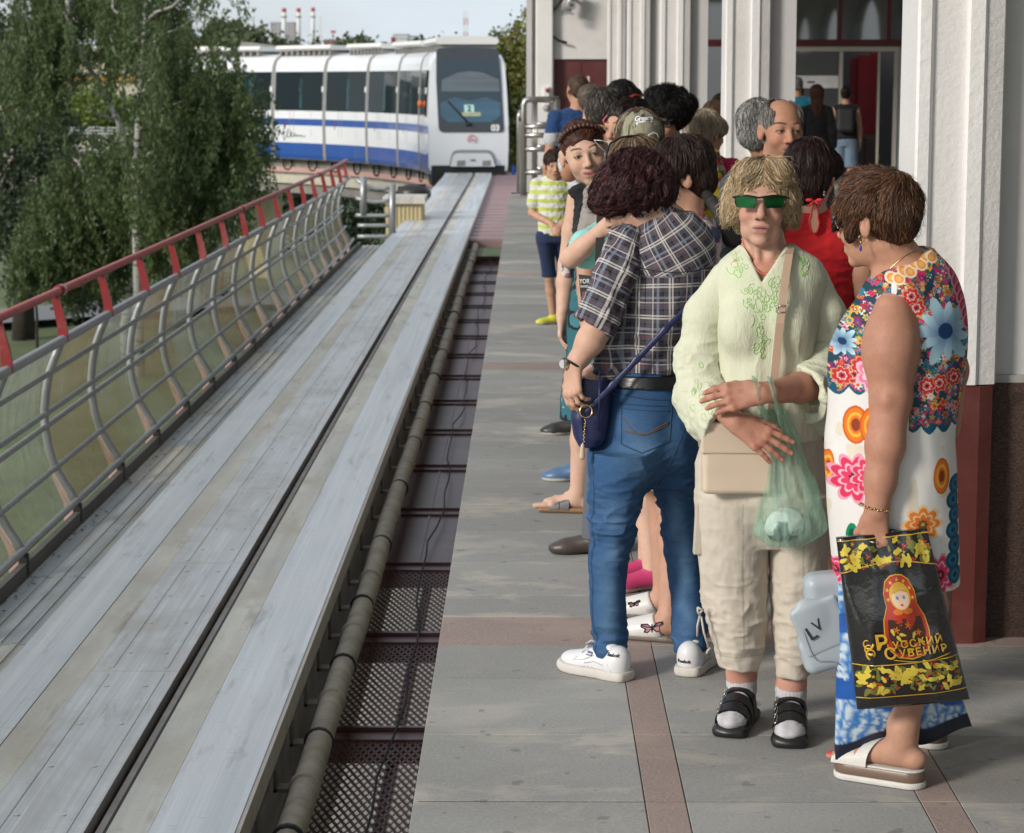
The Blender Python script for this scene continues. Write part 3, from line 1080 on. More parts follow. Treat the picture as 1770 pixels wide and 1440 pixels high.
b.build('cabinet_body',[mat('pale_yellow_paint',(0.55,0.47,0.27),0.6,var=0.1)],cb)
b =MB()
b.box((c0[0] - 0.05,41.9,c1[2]),(c1[0] + 0.05,43.1,c1[2] + 0.12))
b.build('lid',[m_dull],cb)
# switch motor behind
sw =thing('point_machine','dark greasy point machine under the curved track','machine',U(712,335,44))
b =MB()
b.ball(U(715,335,44),(0.34,0.3,0.2),12)
b.tube([U(700,345,44),U(700,322,44)],0.14,10)
b.tube([U(728,345,44),U(728,318,44)],0.10,10)
b.build('motor',[mat('greasy_iron',(0.05,0.045,0.04),0.4,0.6)],sw,smooth=True)
for s_,lab in ((YC + 7,'cream curved bracket pier holding the near part of the curved track'),(YC + 21,'cream curved bracket pier under the left part of the curved track')):
 pr =thing('track_pier',lab,'pier',track(s_,0,GZ))
 m_cream =mat('cream_concrete',(0.52,0.46,0.27),0.8,var=0.08,vs=1,dirt=(0.3,0.25,0.14))
 t_ =(s_ - YC) / RAD
 c_,n_ =track(s_,0,0),np.array([math.cos(t_),math.sin(t_),0])
 tg =np.array([-math.sin(t_),math.cos(t_),0])
 b =MB()
 arc =[(-1.7,-1.95)] + [(-1.7 + 1.4 * (1 - math.cos(a)),-1.95 - 1.5 * math.sin(a)) for a in np.linspace(0.1,math.pi / 2,8)] + [(0.3,GZ),(0.9,GZ),(0.9,-1.95)]
 arc[-4] =(-0.3,-3.45)
 b.prism(arc,lambda u,v,q:c_ + n_ * u + tg * q + np.array([0,0,v]),-0.5,0.5)
 b.build('bracket_column',[m_cream],pr)
# yellow curved beam flank visible below the train
b =MB()
for s0 in np.arange(YC + 1,SEND - 2,2.4):
 pass
for i,s_ in enumerate(np.arange(YC + 2,SEND - 1,1.6)):
 b =MB()
 a_ =[track(s_,-0.66 - 0.05,-0.95) + np.array([0,0,0.22 * math.sin(q)]) + (track(s_ + 0.28 * math.cos(q),-0.71,-0.95) - track(s_,-0.71,-0.95)) for q in np.linspace(0,6.28,12)[:-1]]
 b.tube(a_,0.035,5,closed=True)
 b.build('cable_loop',[m_black],beam,smooth=True)
track_strip(-0.70,-0.602,-1.25,-1.08,YC,SEND).build('busbar_tray',[m_salmon],beam)
track_strip(-0.75,-0.602,-1.62,-1.34,YC + 1,SEND).build('beam_flange',[mat('cream_beam_paint',(0.50,0.47,0.38),0.7)],beam)
# ================================================================== monorail train on the curve
tr_ =thing('monorail_train','white and blue monorail train numbered 03 coming round the curve','train',track(64,0,-0.7))
m_tw =mat('train_white',(0.74,0.755,0.78),0.28,var=0.03,vs=0.6,coat=0.3,dirt=(0.5,0.5,0.5),dscale=0.8,damt=0.15)
m_tb =mat('train_blue',(0.012,0.075,0.33),0.3,var=0.06,vs=0.8,coat=0.3)
m_gask =mat('gasket_grey',(0.25,0.245,0.235),0.6,var=0.1,vs=2)
m_under =mat('underframe_black',(0.012,0.012,0.013),0.6)
tg_m,t,bs =newmat('train_window_glass')
bs.inputs['Base Color'].default_value =(0.004,0.012,0.015,1)
bs.inputs['Roughness'].default_value =0.06
bs.inputs['Specular IOR Level'].default_value =0.12
m_wind =mat('windshield_glass',(0.012,0.03,0.045),0.04,var=0.1,vs=2,spec=0.9)
# half cross-section: lateral, height
SEC =[(0.95,-0.80),(1.14,-0.75),(1.165,-0.62),(1.172,-0.23),(1.178,0.34),(1.178,0.56),(1.172,0.83),(1.145,1.5),(1.105,2.12),(1.075,2.30),(1.0,2.48),(0.86,2.60),(0.5,2.68),(0,2.70)]
# band of each panel between section points: w white, b blue
BAND =['w','b','b','w','b','w','w','w','w','w','w','w','w']
def car_shell(s0,s1,n,scale_fn=None,face=None):
 b =MB()
 full =[(-x,z) for x,z in SEC] + [(x,z) for x,z in reversed(SEC[:-1])]
 bands =BAND + list(reversed(BAND))
 m =len(full)
 vs =[]
 for i in range(n + 1):
  s_ =s0 + (s1 - s0) * i / n
  k =scale_fn(i / n) if scale_fn else (1,0)
  for x,z in full:
   zz =(z - 0.9) * k[0] + 0.9
   vs.append(track(s_ + (k[1] * max(0,(z - 0.3)) if scale_fn else 0),x * k[0],zz))
 fs,ms =[],[]
 for i in range(n):
  for j in range(m - 1):
   fs.append((i * m + j,i * m + j + 1,(i + 1) * m + j + 1,(i + 1) * m + j))
   ms.append(0 if bands[j] == 'w' else 1)
  fs.append((i * m + m - 1,i * m,(i + 1) * m,(i + 1) * m + m - 1))
  ms.append(0)
 fs.append(tuple(range(m)))
 ms.append(0)
 fs.append(tuple(n * m + j for j in reversed(range(m))))
 ms.append(0)
 k0 =len(b.v)
 b.v += [tuple(v) for v in vs]
 b.f += [tuple(i + k0 for i in f) for f in fs]
 b.m += ms
 return b
def solve_t(px):
 lo_,hi_ =0.0,1.2
 for _ in range(40):
  m_ =(lo_ + hi_) / 2
  q =track(YC + RAD * m_,-1.15,0)
  if VPX + q[0] * FPX / q[1] > px:
   lo_ =m_
  else:
   hi_ =m_
 return lo_
ts =[solve_t(q) for q in (727,690,637,564,476)]
ts += [ts[-1] + 0.115 * i for i in range(1,3)]
ss =[YC + RAD * q for q in ts]
# driver's end
fr =64.0
def nose(q):
 # rounded front edge and sloping windshield
 k =0.935 + 0.065 * math.sin(min(1,q / 0.35) * math.pi / 2)
 return (k,0.11 * (1 - q))
sh =car_shell(fr,ss[0] - 0.02,10,nose)
sh.build('car_body',[m_tw,m_tb],tr_,smooth=False)
for a,c in zip(ss[:-1],ss[1:]):
 car_shell(a + 0.07,c - 0.07,3).build('car_body',[m_tw,m_tb],tr_)
def side_panel(s0,s1,z0,z1,off,side=-1,n=2,nm='window',m_=None,sub=None,parent=None):
 b =MB()
 def lat(z):
  return np.interp(z,[p[1] for p in SEC[:-1]],[p[0] for p in SEC[:-1]])
 zz =[z0 + (z1 - z0) * i / 4 for i in range(5)]
 outer,inner =[],[]
 for i in range(n + 1):
  s_ =s0 + (s1 - s0) * i / n
  for z in zz:
   outer.append(track(s_,side * (lat(z) + off),z))
   inner.append(track(s_,side * (lat(z) - 0.02),z))
 vs =outer + inner
 fs =[]
 for i in range(n):
  for j in range(4):
   fs.append((i * 5 + j,i * 5 + j + 1,(i + 1) * 5 + j + 1,(i + 1) * 5 + j))
 N =len(outer)
 for i in range(n):
  fs.append((i * 5,(i + 1) * 5,N + (i + 1) * 5,N + i * 5))
  fs.append((i * 5 + 4,N + i * 5 + 4,N + (i + 1) * 5 + 4,(i + 1) * 5 + 4))
 for j in range(4):
  fs.append((j,N + j,N + j + 1,j + 1))
  o =n * 5
  fs.append((o + j,o + j + 1,N + o + j + 1,N + o + j))
 b.add(vs,fs)
 return b.build(nm,[m_ or tg_m],parent or tr_)
m_wdiv =mat('window_division',(0.012,0.013,0.014),0.35)
m_tint =mat('tinted_pane',(0.012,0.06,0.062),0.1,var=0.6,vs=1.2,spec=0.15)
for i,(a,c) in enumerate(zip([fr + 0.25] + ss[:-1],ss)):
 # gaskets between the modules
 b =car_shell(c - 0.10,c + 0.10,1,lambda q:(1.012,0))
 b.build('gasket',[m_gask,m_gask],tr_)
 for side in (-1,1):
  w =side_panel(a + 0.13,c - 0.13,0.83,2.10,0.006,side)
  if side < 0 and i < 9:
   L =c - a - 0.26
   for q0,q1 in (((0.08,0.22),(0.30,0.50),(0.56,0.72),(0.78,0.93)) if L > 1.5 else ((.1,.45),(.55,.9))):
    side_panel(a + 0.13 + L * q0,a + 0.13 + L * q1,0.9,1.86,0.010,side,nm='pane',m_=m_tint,parent=w)
   for q in (0.25,0.62,0.70):
    side_panel(a + 0.13 + L * q - 0.012,a + 0.13 + L * q + 0.012,0.0,0.80,0.004,side,1,'door_seam',m_gask)
   if L > 2.0:
    side_panel(a + 0.13 + L * 0.78,a + 0.13 + L * 0.80,0.25,0.48,0.008,side,1,'red_mark',m_red)
    side_panel(a + 0.05,a + 0.18,1.45,1.62,0.02,side,1,'door_light',m_white)
# looping script on the white side of the third module
s_mid =ss[3] * .4 + ss[4] * .6
b =MB()
pts =[]
for i in range(60):
 q =i / 59
 amp =.34 * math.exp(-6 * q) + .07 * (1 - q)
 pts.append(track(s_mid + .75 - 1.5 * q - .10 * math.sin(q * 44),-1.186,-.02 + amp * math.sin(q * 40) + .10 * (1 - q)))
b.tube(pts,[.014 if i % 4 else .007 for i in range(60)],4)
b.build('script_lettering',[mat('script_dark_green',(0.03,0.05,0.04),0.5)],tr_)
# roof pods
m_pod =mat('roof_pod_white',(0.74,0.73,0.70),0.4,var=0.05,vs=1)
for s0,s1,zt in ((fr + 0.5,fr + 4.2,3.02),(fr + 4.6,fr + 8.2,2.98),(fr + 9.3,fr + 12.2,2.95),(fr + 13.4,fr + 17,2.95),(fr + 18,fr + 22,2.95)):
 b =MB()
 n =4
 prof2 =[(-0.85,2.80),(-0.95,2.86),(-0.90,2.97),(-0.7,zt),(0.7,zt),(0.9,2.97),(0.95,2.86),(0.85,2.80)]
 vs =[]
 for i in range(n + 1):
  s_ =s0 + (s1 - s0) * i / n
  k =0.93 if i in (0,n) else 1
  vs += [track(s_,x * k,z) for x,z in prof2]
 fs =[]
 for i in range(n):
  for j in range(8):
   fs.append((i * 8 + j,i * 8 + (j + 1) % 8,(i + 1) * 8 + (j + 1) % 8,(i + 1) * 8 + j))
 fs += [tuple(range(7,-1,-1)),tuple(n * 8 + j for j in range(8))]
 b.add(vs,fs)
 b.build('roof_pod',[m_pod],tr_)
 b =MB()
 for i in range(10):
  s_ =s0 + (s1 - s0) * (i + 0.5) / 10
  b.beam(track(s_,-0.8,2.70),track(s_,0.8,2.70),0.12,0.16)
 b.build('roof_gear',[m_gask],tr_)
# front face: plane through the nose ring, leaning back
def fp(px,py,off=0.0):
 """pixel on the front face -> point on the leaning face"""
 t0 =max(0.0,(fr - YC) / RAD)
 nn =np.array([-math.sin(t0),math.cos(t0),0])
 p0 =track(fr,0,0)
 eye =np.array([0,0,EYE])
 ry_ =U(px,py,1.0) - eye
 lam =64.0
 for _ in range(6):
  z =EYE + ry_[2] * lam
  lam =((p0 - eye) @ nn + 0.11 * max(0,z - 0.3) - off) / (ry_ @ nn)
 return eye + ry_ * lam
def front_patch(poly,off,thick,nm,m_,parent=None,smooth=False):
 b =MB()
 n =len(poly)
 vs =[fp(x,y,off) for x,y in poly] + [fp(x,y,off - thick) for x,y in poly]
 fs =[tuple(range(n)),tuple(range(2 * n - 1,n - 1,-1))] + [(i,n + i,n + (i + 1) % n,(i + 1) % n) for i in range(n)]
 b.add(vs,fs)
 return b.build(nm,[m_],parent or tr_)
def rounded(x0,y0,x1,y1,r,n=4,skew=(0,0)):
 out =[]
 for cx,cy,a0 in ((x1 - r,y1 - r,0),(x0 + r,y1 - r,90),(x0 + r,y0 + r,180),(x1 - r,y0 + r,270)):
  for i in range(n + 1):
   a =R_(a0 + 90 * i / n)
   out.append((cx + r * math.cos(a),cy + r * math.sin(a)))
 return out
ws =[(758,84),(775,82),(810,81),(845,83),(860,85),(862,88),(866,140),(871,222),(869,227),(865,228),(765,228),(760,226),(758,220),(754,140),(754,88)]
w_ =front_patch(ws,0.03,0.06,'windshield',mat('windshield_surround',(0.03,0.034,0.042),0.12,var=0.1,vs=2,spec=0.8))
front_patch([(758,108),(781,104),(810,102),(840,104),(863,108),(867,205),(862,212),(766,212),(760,205)],0.036,0.01,'pane',m_wind,w_)
# blue cab lining and seats glimpsed through the glass
m_cab =mat('cab_blue_grey',(0.045,0.11,0.165),0.25,var=0.35,vs=1.1,stretch=(0.4,1,3),spec=0.7)
front_patch([(761,178),(785,168),(812,174),(840,168),(865,178),(865,200),(850,211),(775,211),(762,200)],0.040,0.003,'cab_desk',m_cab,w_)
m_cab2 =mat('cab_ceiling_grey',(0.10,0.125,0.145),0.3,var=0.4,vs=1.4,stretch=(0.3,1,5),spec=0.7)
front_patch([(764,138),(790,126),(812,123),(836,126),(862,138),(864,158),(763,158)],0.039,0.003,'cab_ceiling',m_cab2,w_)
front_patch([(802,181),(819,181),(820,194),(803,194)],0.046,0.004,'route_card',mat('route_card_paper',(0.45,0.68,0.66),0.6),w_)
front_patch([(798,194),(831,194),(831,201),(798,201)],0.047,0.004,'yellow_card',mat('yellow_card_paper',(0.40,0.42,0.27),0.6),w_)
def front_text(body,px,py,hpx,off,nm,m_,parent,bold=0.0):
 tv,tf =text_mesh(body,1.0,0,1.0,0,bold)
 hh =tv[:,1].max() - tv[:,1].min()
 b =MB()
 b.add([fp(px + x * hpx / hh,py - y * hpx / hh,off) for x,y,z in tv],tf)
 return b.build(nm,[m_],parent)
front_text('2',811,187.5,10,0.050,'route_number',m_black,w_,0.03)
front_text('03',856,221,12,0.046,'train_number',m_white,w_,0.05)
b =MB()
b.tube([fp(812,216,0.07),fp(795,197,0.08),fp(774,175,0.07)],0.022,6)
b.tube([fp(806,215,0.06),fp(816,215,0.06)],0.05,6)
b.build('wiper',[m_black],w_,smooth=True)
# pink ring emblem with a small letter mark
b =MB()
b.tube([fp(815.5 + 7 * math.cos(a),240.5 + 7 * math.sin(a),0.02) for a in np.linspace(-3.9,1.0,20)],0.014,5)
b.add([fp(811,242,0.02),fp(813.5,238.5,0.02),fp(815.5,241,0.02),fp(817.5,238.5,0.02),fp(820,242,0.02),fp(815.5,243,0.02)],[(0,1,2,5),(5,2,3,4)])
b.build('emblem',[mat('emblem_pink',(0.62,0.22,0.30),0.5)],tr_)
# coupler cover in its arched recess, bumper gap, blue skirts
front_patch([(777,284),(779,275),(781,266),(785,261),(792,259),(842,259),(849,261),(853,266),(856,275),(858,284)],0.03,0.05,'coupler_recess',m_gask)
cc_ =front_patch([(779,288),(781,276),(784,268),(790,265),(843,265),(849,268),(853,276),(856,288)],0.16,0.3,'coupler_cover',m_tw)
for a,c in ((790,804),(834,848)):
 front_patch([(a,278),(c,277),(c,286),(a,287)],0.175,0.03,'headlight',m_gask,cc_)
front_patch([(813,276),(822,276),(822,278),(813,278)],0.175,0.03,'coupler_slot',m_under,cc_)
b =MB()
b.prism([(-1.0,-1.06),(1.0,-1.06),(1.0,-0.5),(-1.0,-0.5)],lambda u,v,q:track(fr + q,u,v),-0.02,1.5)
o =b.build('underframe',[m_under],tr_)
for x0,x1 in ((745,752),(884,890)):
 front_patch([(x0,287),(x1,287),(x1,314),(x0 + 1,312)],0.015,0.3,'blue_skirt',m_tb)
# bogie guide wheels and hanging gear below the front
for sx in (-0.8,0.8):
 b =MB()
 b.tube([track(fr + 0.3,sx,-0.9),track(fr + 0.3,sx,-1.25)],0.16,10)
 b.build('guide_wheel',[m_under],tr_,smooth=True)
amb =MB()
amb.ball(track(ss[0] - 0.25,-1.17,1.15),(0.07,0.07,0.11),8)
amb.build('orange_reflector',[mat('orange_plastic',(0.85,0.16,0.01),0.3)],tr_,smooth=True)
# ================================================================== trees, far buildings, chimneys
def leafmat(name,ca,cb,trans=0.25):
 m,t,b =newmat(name)
 g_ =t.new('ShaderNodeNewGeometry')
 n =t.noise(0.9,3,0.6)
 c =t.mix(t.rng(n,0.3,0.7,0,1),ca,cb)
 v =t.rng(g_.outputs['Random Per Island'],0,1,0.65,1.35)
 cc =t.new('ShaderNodeCombineColor')
 for i in range(3):
  t.link(v,cc.inputs[i])
 c =t.mix(1.0,c,cc.outputs[0],'MULTIPLY')
 t.link(c,b.inputs['Base Color'])
 b.inputs['Roughness'].default_value =0.5
 tl =t.new('ShaderNodeBsdfTranslucent')
 t.link(c,tl.inputs[0])
 ms =t.new('ShaderNodeMixShader')
 ms.inputs[0].default_value =trans
 t.link(b.outputs[0],ms.inputs[1])
 t.link(tl.outputs[0],ms.inputs[2])
 t.link(ms.outputs[0],t.n['Material Output'].inputs['Surface'])
 return m
m_birch =leafmat('birch_leaves',(0.082,0.125,0.045),(0.125,0.165,0.062),0.42)
m_darkleaf =leafmat('dark_tree_leaves',(0.032,0.055,0.026),(0.065,0.09,0.042),0.25)
m_bush =leafmat('bright_bush_leaves',(0.12,0.18,0.035),(0.19,0.23,0.05),0.3)
m_lime =leafmat('yellow_green_leaves',(0.11,0.14,0.03),(0.20,0.19,0.045),0.3)
m_far =leafmat('far_tree_leaves',(0.05,0.075,0.03),(0.10,0.12,0.05),0.2)
m_bark =mat('dark_bark',(0.035,0.028,0.022),0.9,var=0.4,vs=8,bump=0.6,bs=20,bd=0.02)
bm_,t,bs =newmat('birch_bark')
n1 =t.noise(1.0,4,0.7,(2.2,2.2,9))
c =t.mix(t.rng(n1,0.52,0.60,0,1),(0.33,0.32,0.295),(0.045,0.04,0.035))
t.link(c,bs.inputs['Base Color'])
bs.inputs['Roughness'].default_value =0.8
def leaves(name,C,size,m_,parent,droop=0.0,aspect=1.5):
 """one crown mesh: a folded two-triangle leaf at every centre"""
 n =len(C)
 C =np.asarray(C)
 d =RNG.normal(size=(n,3))
 d[:,2] -= droop
 d /= np.linalg.norm(d,axis=1)[:,None]
 r =RNG.normal(size=(n,3))
 s_ =np.cross(d,r)
 s_ /= np.linalg.norm(s_,axis=1)[:,None] + 1e-9
 sz =size * RNG.uniform(0.6,1.3,n)[:,None]
 wd =0.5 if aspect < 2 else 0.36
 a =C - d * sz * aspect / 2
 b =C + s_ * sz * wd
 e =C + d * sz * aspect / 2
 f =C - s_ * sz * wd
 V =np.stack([a,b,e,f],1).reshape(-1,3)
 Q =np.arange(4 * n).reshape(n,4)
 return quadmesh(name,V,Q,[m_],parent,smooth=False)
def clump_points(blobs,n,sub=9,spread=0.42):
 """points gathered in clumps on and inside ellipsoid blobs, leaving gaps"""
 out =[]
 vol =np.array([b[1][0] * b[1][1] * b[1][2] for b in blobs]) ** 0.67
 vol =vol / vol.sum()
 for (c,r),w in zip(blobs,vol):
  k =max(1,int(n * w / 70))
  d =RNG.normal(size=(k,3))
  d /= np.linalg.norm(d,axis=1)[:,None]
  rad =RNG.uniform(0.35,1.05,(k,1)) ** 0.6
  cc =np.array(c) + d * rad * np.array(r)
  for q in cc:
   m =RNG.integers(40,100)
   out.append(q + RNG.normal(size=(m,3)) * np.array(r).mean() * spread * RNG.uniform(0.25,0.6))
 return np.concatenate(out)
def limb_tube(b,pts,r0,r1,n=7):
 k =len(pts)
 b.tube(pts,[r0 + (r1 - r0) * i / (k - 1) for i in range(k)],n)
def wob(a,c,n,amp):
 a,c =np.array(a,float),np.array(c,float)
 return [a + (c - a) * i / n + (RNG.normal(size=3) * amp if 0 < i < n else 0) for i in range(n + 1)]
def weeping_birch(label,trunk_px,D,limbs,strands,leaf_n,lsize=0.07):
 base =U(trunk_px[0][0],trunk_px[0][1],D)
 base[2] =GZ
 root =thing('birch_tree',label,'tree',base,'weeping birches beside the walkway')
 tp =[base] + [U(x,y,D) for x,y in trunk_px]
 b =MB()
 limb_tube(b,tp,0.12,0.045,9)
 b.build('trunk',[bm_],root,smooth=True)
 for (x0,y0,x1,y1,dd) in limbs:
  b =MB()
  limb_tube(b,wob(U(x0,y0,D),U(x1,y1,D + dd),5,0.10),0.042,0.016,6)
  b.build('limb',[bm_],root,smooth=True)
 C =[]
 tw =MB()
 for (x0,x1,y0,y1,dmin,dmax,n,L) in strands:
  for i in range(n):
   p =U(RNG.uniform(x0,x1),y0 + (y1 - y0) * RNG.uniform(0,1),D + RNG.uniform(dmin,dmax))
   ln =L * RNG.uniform(0.5,1.3)
   sw =RNG.normal(size=2) * 0.18
   k =int(leaf_n * ln)
   tq =RNG.uniform(0,1,k)
   pts =np.stack([p[0] + sw[0] * tq + RNG.normal(size=k) * 0.06,p[1] + sw[1] * tq + RNG.normal(size=k) * 0.06,p[2] - ln * tq],1)
   C.append(pts)
   if i % 5 == 0:
    tw.tube([p,p + np.array([sw[0] * 0.5,sw[1] * 0.5,-ln * 0.5]),p + np.array([sw[0],sw[1],-ln])],[0.012,0.008,0.004],3)
 tw.build('twig',[m_bark],root)['kind'] ='stuff'
 leaves('crown',np.concatenate(C),lsize,m_birch,root,droop=1.6,aspect=2.4)
 return root
weeping_birch('white barked birch with long hanging branches in the middle of the trees',[(236,380),(234,300),(238,240),(241,190),(246,110),(251,40),(254,-60)],54,
    [(241,190,290,146,-1),(242,165,280,118,-1),(246,130,190,60,-1),(238,225,330,170,-1.5),(232,300,300,280,-1),(300,280,400,240,-1.5),(235,260,150,225,-1),(246,90,350,20,0),(250,40,150,-40,0),(250,40,360,-30,0),(234,320,330,190,-1),(300,285,345,250,-1),(345,250,349,275,-1)],
    [(175,325,-90,60,0,3,140,1.3),(195,238,-20,60,-1,2,30,1.0),(256,330,20,230,-1.5,2,120,1.2),(150,330,225,330,0.3,2,120,1.1),(300,370,120,240,-2,0.5,60,0.9),
    (350,450,140,215,-2,0.0,55,0.9),(330,470,195,275,-2,0.5,95,0.8),(250,430,250,350,-2,1,190,1.0),(330,440,-40,70,-1,1,20,0.45),(230,400,330,380,-2,1,80,0.9),(212,275,-60,330,-3.4,-1.8,62,0.8),(315,415,60,140,-2,0,46,0.7),(330,450,105,215,-2,0,60,.8)],78,0.062)
weeping_birch('leaning birch with a pale forked limb left of the middle birch',[(215,560),(228,490),(238,430),(222,290),(205,210),(175,150),(148,110),(122,60),(112,-40)],57,
    [(160,130,110,20,-1),(190,180,200,60,-1),(200,200,150,190,-1),(238,430,150,330,-1),(150,330,130,250,-1.5),(240,420,330,350,0),(128,275,165,320,-1.5)],
    [(20,190,-80,30,0,3,130,1.2),(60,118,0,110,-1,2,110,1.1),(0,105,20,170,-1,2,95,1.2),(170,230,-20,60,0,2,60,.8),(90,240,255,390,-1,1,220,1.2),(120,330,340,430,-1,1,150,1.1),(40,180,300,440,-1,1.5,120,1.2),(20,200,400,470,-1,1,50,1.1),(110,215,30,130,-2.5,-1,26,.8)],78,0.062)
def broad_tree(name,label,base,h,blobs,n,lsize,lm,group=None,tr_r=0.25,bark=None,limbs=5):
 root =thing(name,label,'tree',base,group)
 b =MB()
 base =np.array(base,float)
 top =np.array(blobs[0][0],float)
 limb_tube(b,wob(base,top,4,0.08 * tr_r * 4),tr_r,tr_r * 0.3,8)
 b.build('trunk',[bark or m_bark],root,smooth=True)
 for i in range(min(limbs,len(blobs))):
  b =MB()
  c =np.array(blobs[i][0])
  st =base + (top - base) * RNG.uniform(0.4,0.7)
  limb_tube(b,wob(st,c,3,0.15),tr_r * 0.4,tr_r * 0.1,6)
  b.build('limb',[bark or m_bark],root,smooth=True)
 leaves('crown',clump_points(blobs,n),lsize,lm,root,droop=0.2)
 return root
def pxblob(x,y,D,rx,ry,rd):
 """blob given in pixels at distance D"""
 k =D / FPX
 return (U(x,y,D),(rx * k,rd,ry * k))
def gbase(x,D):
 p =U(x,400,D)
 p[2] =GZ
 return p
broad_tree('dark_tree','dark dense tree with a straight black trunk at the left edge',gbase(35,62),9,
   [pxblob(30,200,62,80,110,2.5),pxblob(-80,100,62,100,140,2.5),pxblob(70,300,62,80,100,2),pxblob(-40,340,62,110,120,2),pxblob(60,390,61,90,60,2),pxblob(85,250,63,40,60,2),pxblob(-30,20,64,50,60,2)],20000,0.09,m_darkleaf,tr_r=0.33)
broad_tree('dark_tree','dark broad tree behind the middle birch near the train',gbase(300,72),8,
   [pxblob(330,330,72,90,70,2.5),pxblob(270,300,73,80,90,2),pxblob(380,300,72,60,60,2),pxblob(200,350,72,90,90,2),pxblob(290,420,72,90,60,2)],16000,0.11,m_darkleaf)
broad_tree('green_tree','bright green round tree seen through the birch branches',gbase(165,120),6,
   [pxblob(165,195,120,45,38,2),pxblob(120,210,120,40,30,2),pxblob(215,205,121,30,30,2)],9000,0.16,m_bush)
broad_tree('dark_bush','dark bushes below the curved track beside the guard rail',gbase(560,92),6,
   [pxblob(600,350,92,90,60,2),pxblob(520,330,92,60,50,2),pxblob(660,330,92,60,40,2),pxblob(440,400,92,70,60,2),pxblob(590,400,91,80,50,2)],14000,0.13,m_darkleaf,limbs=3)
broad_tree('yellow_green_tree','yellow green leafy tree rising behind the right side of the train',gbase(905,78),9,
   [pxblob(900,130,78,48,70,1.8),pxblob(885,215,78,45,60,1.8),pxblob(925,60,78,42,45,1.5),pxblob(905,270,77,50,60,1.8),pxblob(872,95,78,22,22,1.0),pxblob(930,180,78,50,90,2)],20000,0.10,m_lime)
# a row of far trees along the skyline
for i,(x,y,D,rx,ry) in enumerate([(365,100,240,60,40),(425,70,210,30,22),(395,62,230,35,25),(545,100,260,60,24),(610,98,240,36,22),(620,84,230,16,11),(655,100,260,40,16),(725,98,260,55,18),(790,98,250,45,18),(850,92,240,45,22),(300,110,260,80,50),(90,100,200,60,50),(10,110,210,60,60),(230,130,230,60,50),(480,105,260,50,26)]):
 broad_tree('far_tree',['far tree behind the left end of the train roof','far round tree left of the chimneys','far dark tree poking up at the left edge of the train','far tree below the chimneys','far wide tree right of the brick building','small far treetop above the train roof right of the brick building','far tree between the brick building and the white block','far low tree under the white office block','far tree below the lattice mast','far tree between the mast and the yellow green tree','far wide tree hidden behind the middle birch','far tree hidden behind the dark left tree','far tree at the extreme left edge','far tree behind the leaning birch','far low tree in front of the apartment tower'][i],
    gbase(x,D),6,[pxblob(x,y,D,rx,ry,4),pxblob(x + rx * 0.6,y + 12,D,rx * 0.6,ry * 0.8,3),pxblob(x - rx * 0.6,y + 10,D,rx * 0.6,ry * 0.7,3)],2600,0.42,m_far,'far trees on the skyline',0.3,limbs=0)
# wood closing the view low behind the trees
C =[]
for i in range(170):
 a =RNG.uniform(-70,40)
 C.append(np.array([a * 1.25,RNG.uniform(130,190),GZ + RNG.uniform(0,4.2)]) + RNG.normal(size=(60,3)) * np.array([2.0,1.5,1.4]))
o =leaves('far_wood',np.concatenate(C),0.40,m_darkleaf,None)
o['kind'] ='stuff'
# low shrubs beside the path on the left
for i,(x,y,D) in enumerate([(60,470,58),(330,470,66),(140,500,64)]):
 broad_tree('shrub',['low dark shrub under the leftmost dark tree','low green shrub under the middle birch','low shrub between the two dark trunks'][i],gbase(x,D),2,
    [pxblob(x,y,D,45,34,1.2),pxblob(x + 35,y + 14,D,32,26,1)],2600,0.09,m_darkleaf,None,0.05,limbs=1)
# ---- far buildings
m_rt =mat('chimney_red',(0.45,0.10,0.11),0.8)
m_cw =mat('chimney_white',(0.66,0.66,0.67),0.8,var=0.05,vs=0.05)  # white paled to carry the haze over the distance
for px,y0,w in ((491,14,8.5),(516,14,8),(541,13,7.5)):
 D =1500
 base =U(px,90,D)
 lab ={491:'leftmost of three tall white chimneys with a red top',516:'middle of three tall white chimneys with a red top',541:'rightmost of three tall white chimneys with a red top'}[px]
 ch =thing('chimney',lab,'chimney',(base[0],D,base[2]),'three chimneys on the skyline')
 k =D / FPX
 top =U(px,y0,D)
 mid =U(px,y0 + 7,D)
 b =MB()
 b.tube([base,mid],[w * k / 2 * 1.05,w * k / 2 * 0.9],12)
 b.build('shaft',[m_cw],ch,smooth=True)
 b =MB()
 b.tube([mid,top],[w * k / 2 * 0.93,w * k / 2 * 0.9],12)
 b.build('red_top',[m_rt],ch,smooth=True)
 b =MB()
 pl =U(px,30,D)
 b.tube([pl,pl + np.array([0,0,0.8])],w * k / 2 * 1.25,12)
 b.build('gallery',[m_gask],ch)
def block(name,label,x0,x1,y0,y1,D,dep,wall_m,win_m,nx,nz,depth_side=0.3,cat='building'):
 k =D / FPX
 a,c =U(x0,y0,D),U(x1,y1,D)
 bl =thing(name,label,cat,((a[0] + c[0]) / 2,D,GZ))
 b =MB()
 b.box((a[0],D,GZ),(c[0],D + dep,a[2]))
 b.build('wall',[wall_m],bl)
 if nx:
  w =(c[0] - a[0]) / nx
  h =(a[2] - c[2]) / nz
  for j in range(nz):
   for i in range(nx):
    b =MB()
    b.box((a[0] + w * (i + 0.25),D - 0.15,c[2] + h * (j + 0.3)),(a[0] + w * (i + 0.75),D - 0.01,c[2] + h * (j + 0.8)))
    b.build('window',[win_m],bl)
 return bl
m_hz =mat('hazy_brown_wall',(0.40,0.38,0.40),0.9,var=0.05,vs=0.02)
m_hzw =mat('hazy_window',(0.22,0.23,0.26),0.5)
block('apartment_tower','hazy brown apartment tower behind the left chimney',467,510,38,82,1900,30,m_hz,m_hzw,7,9)
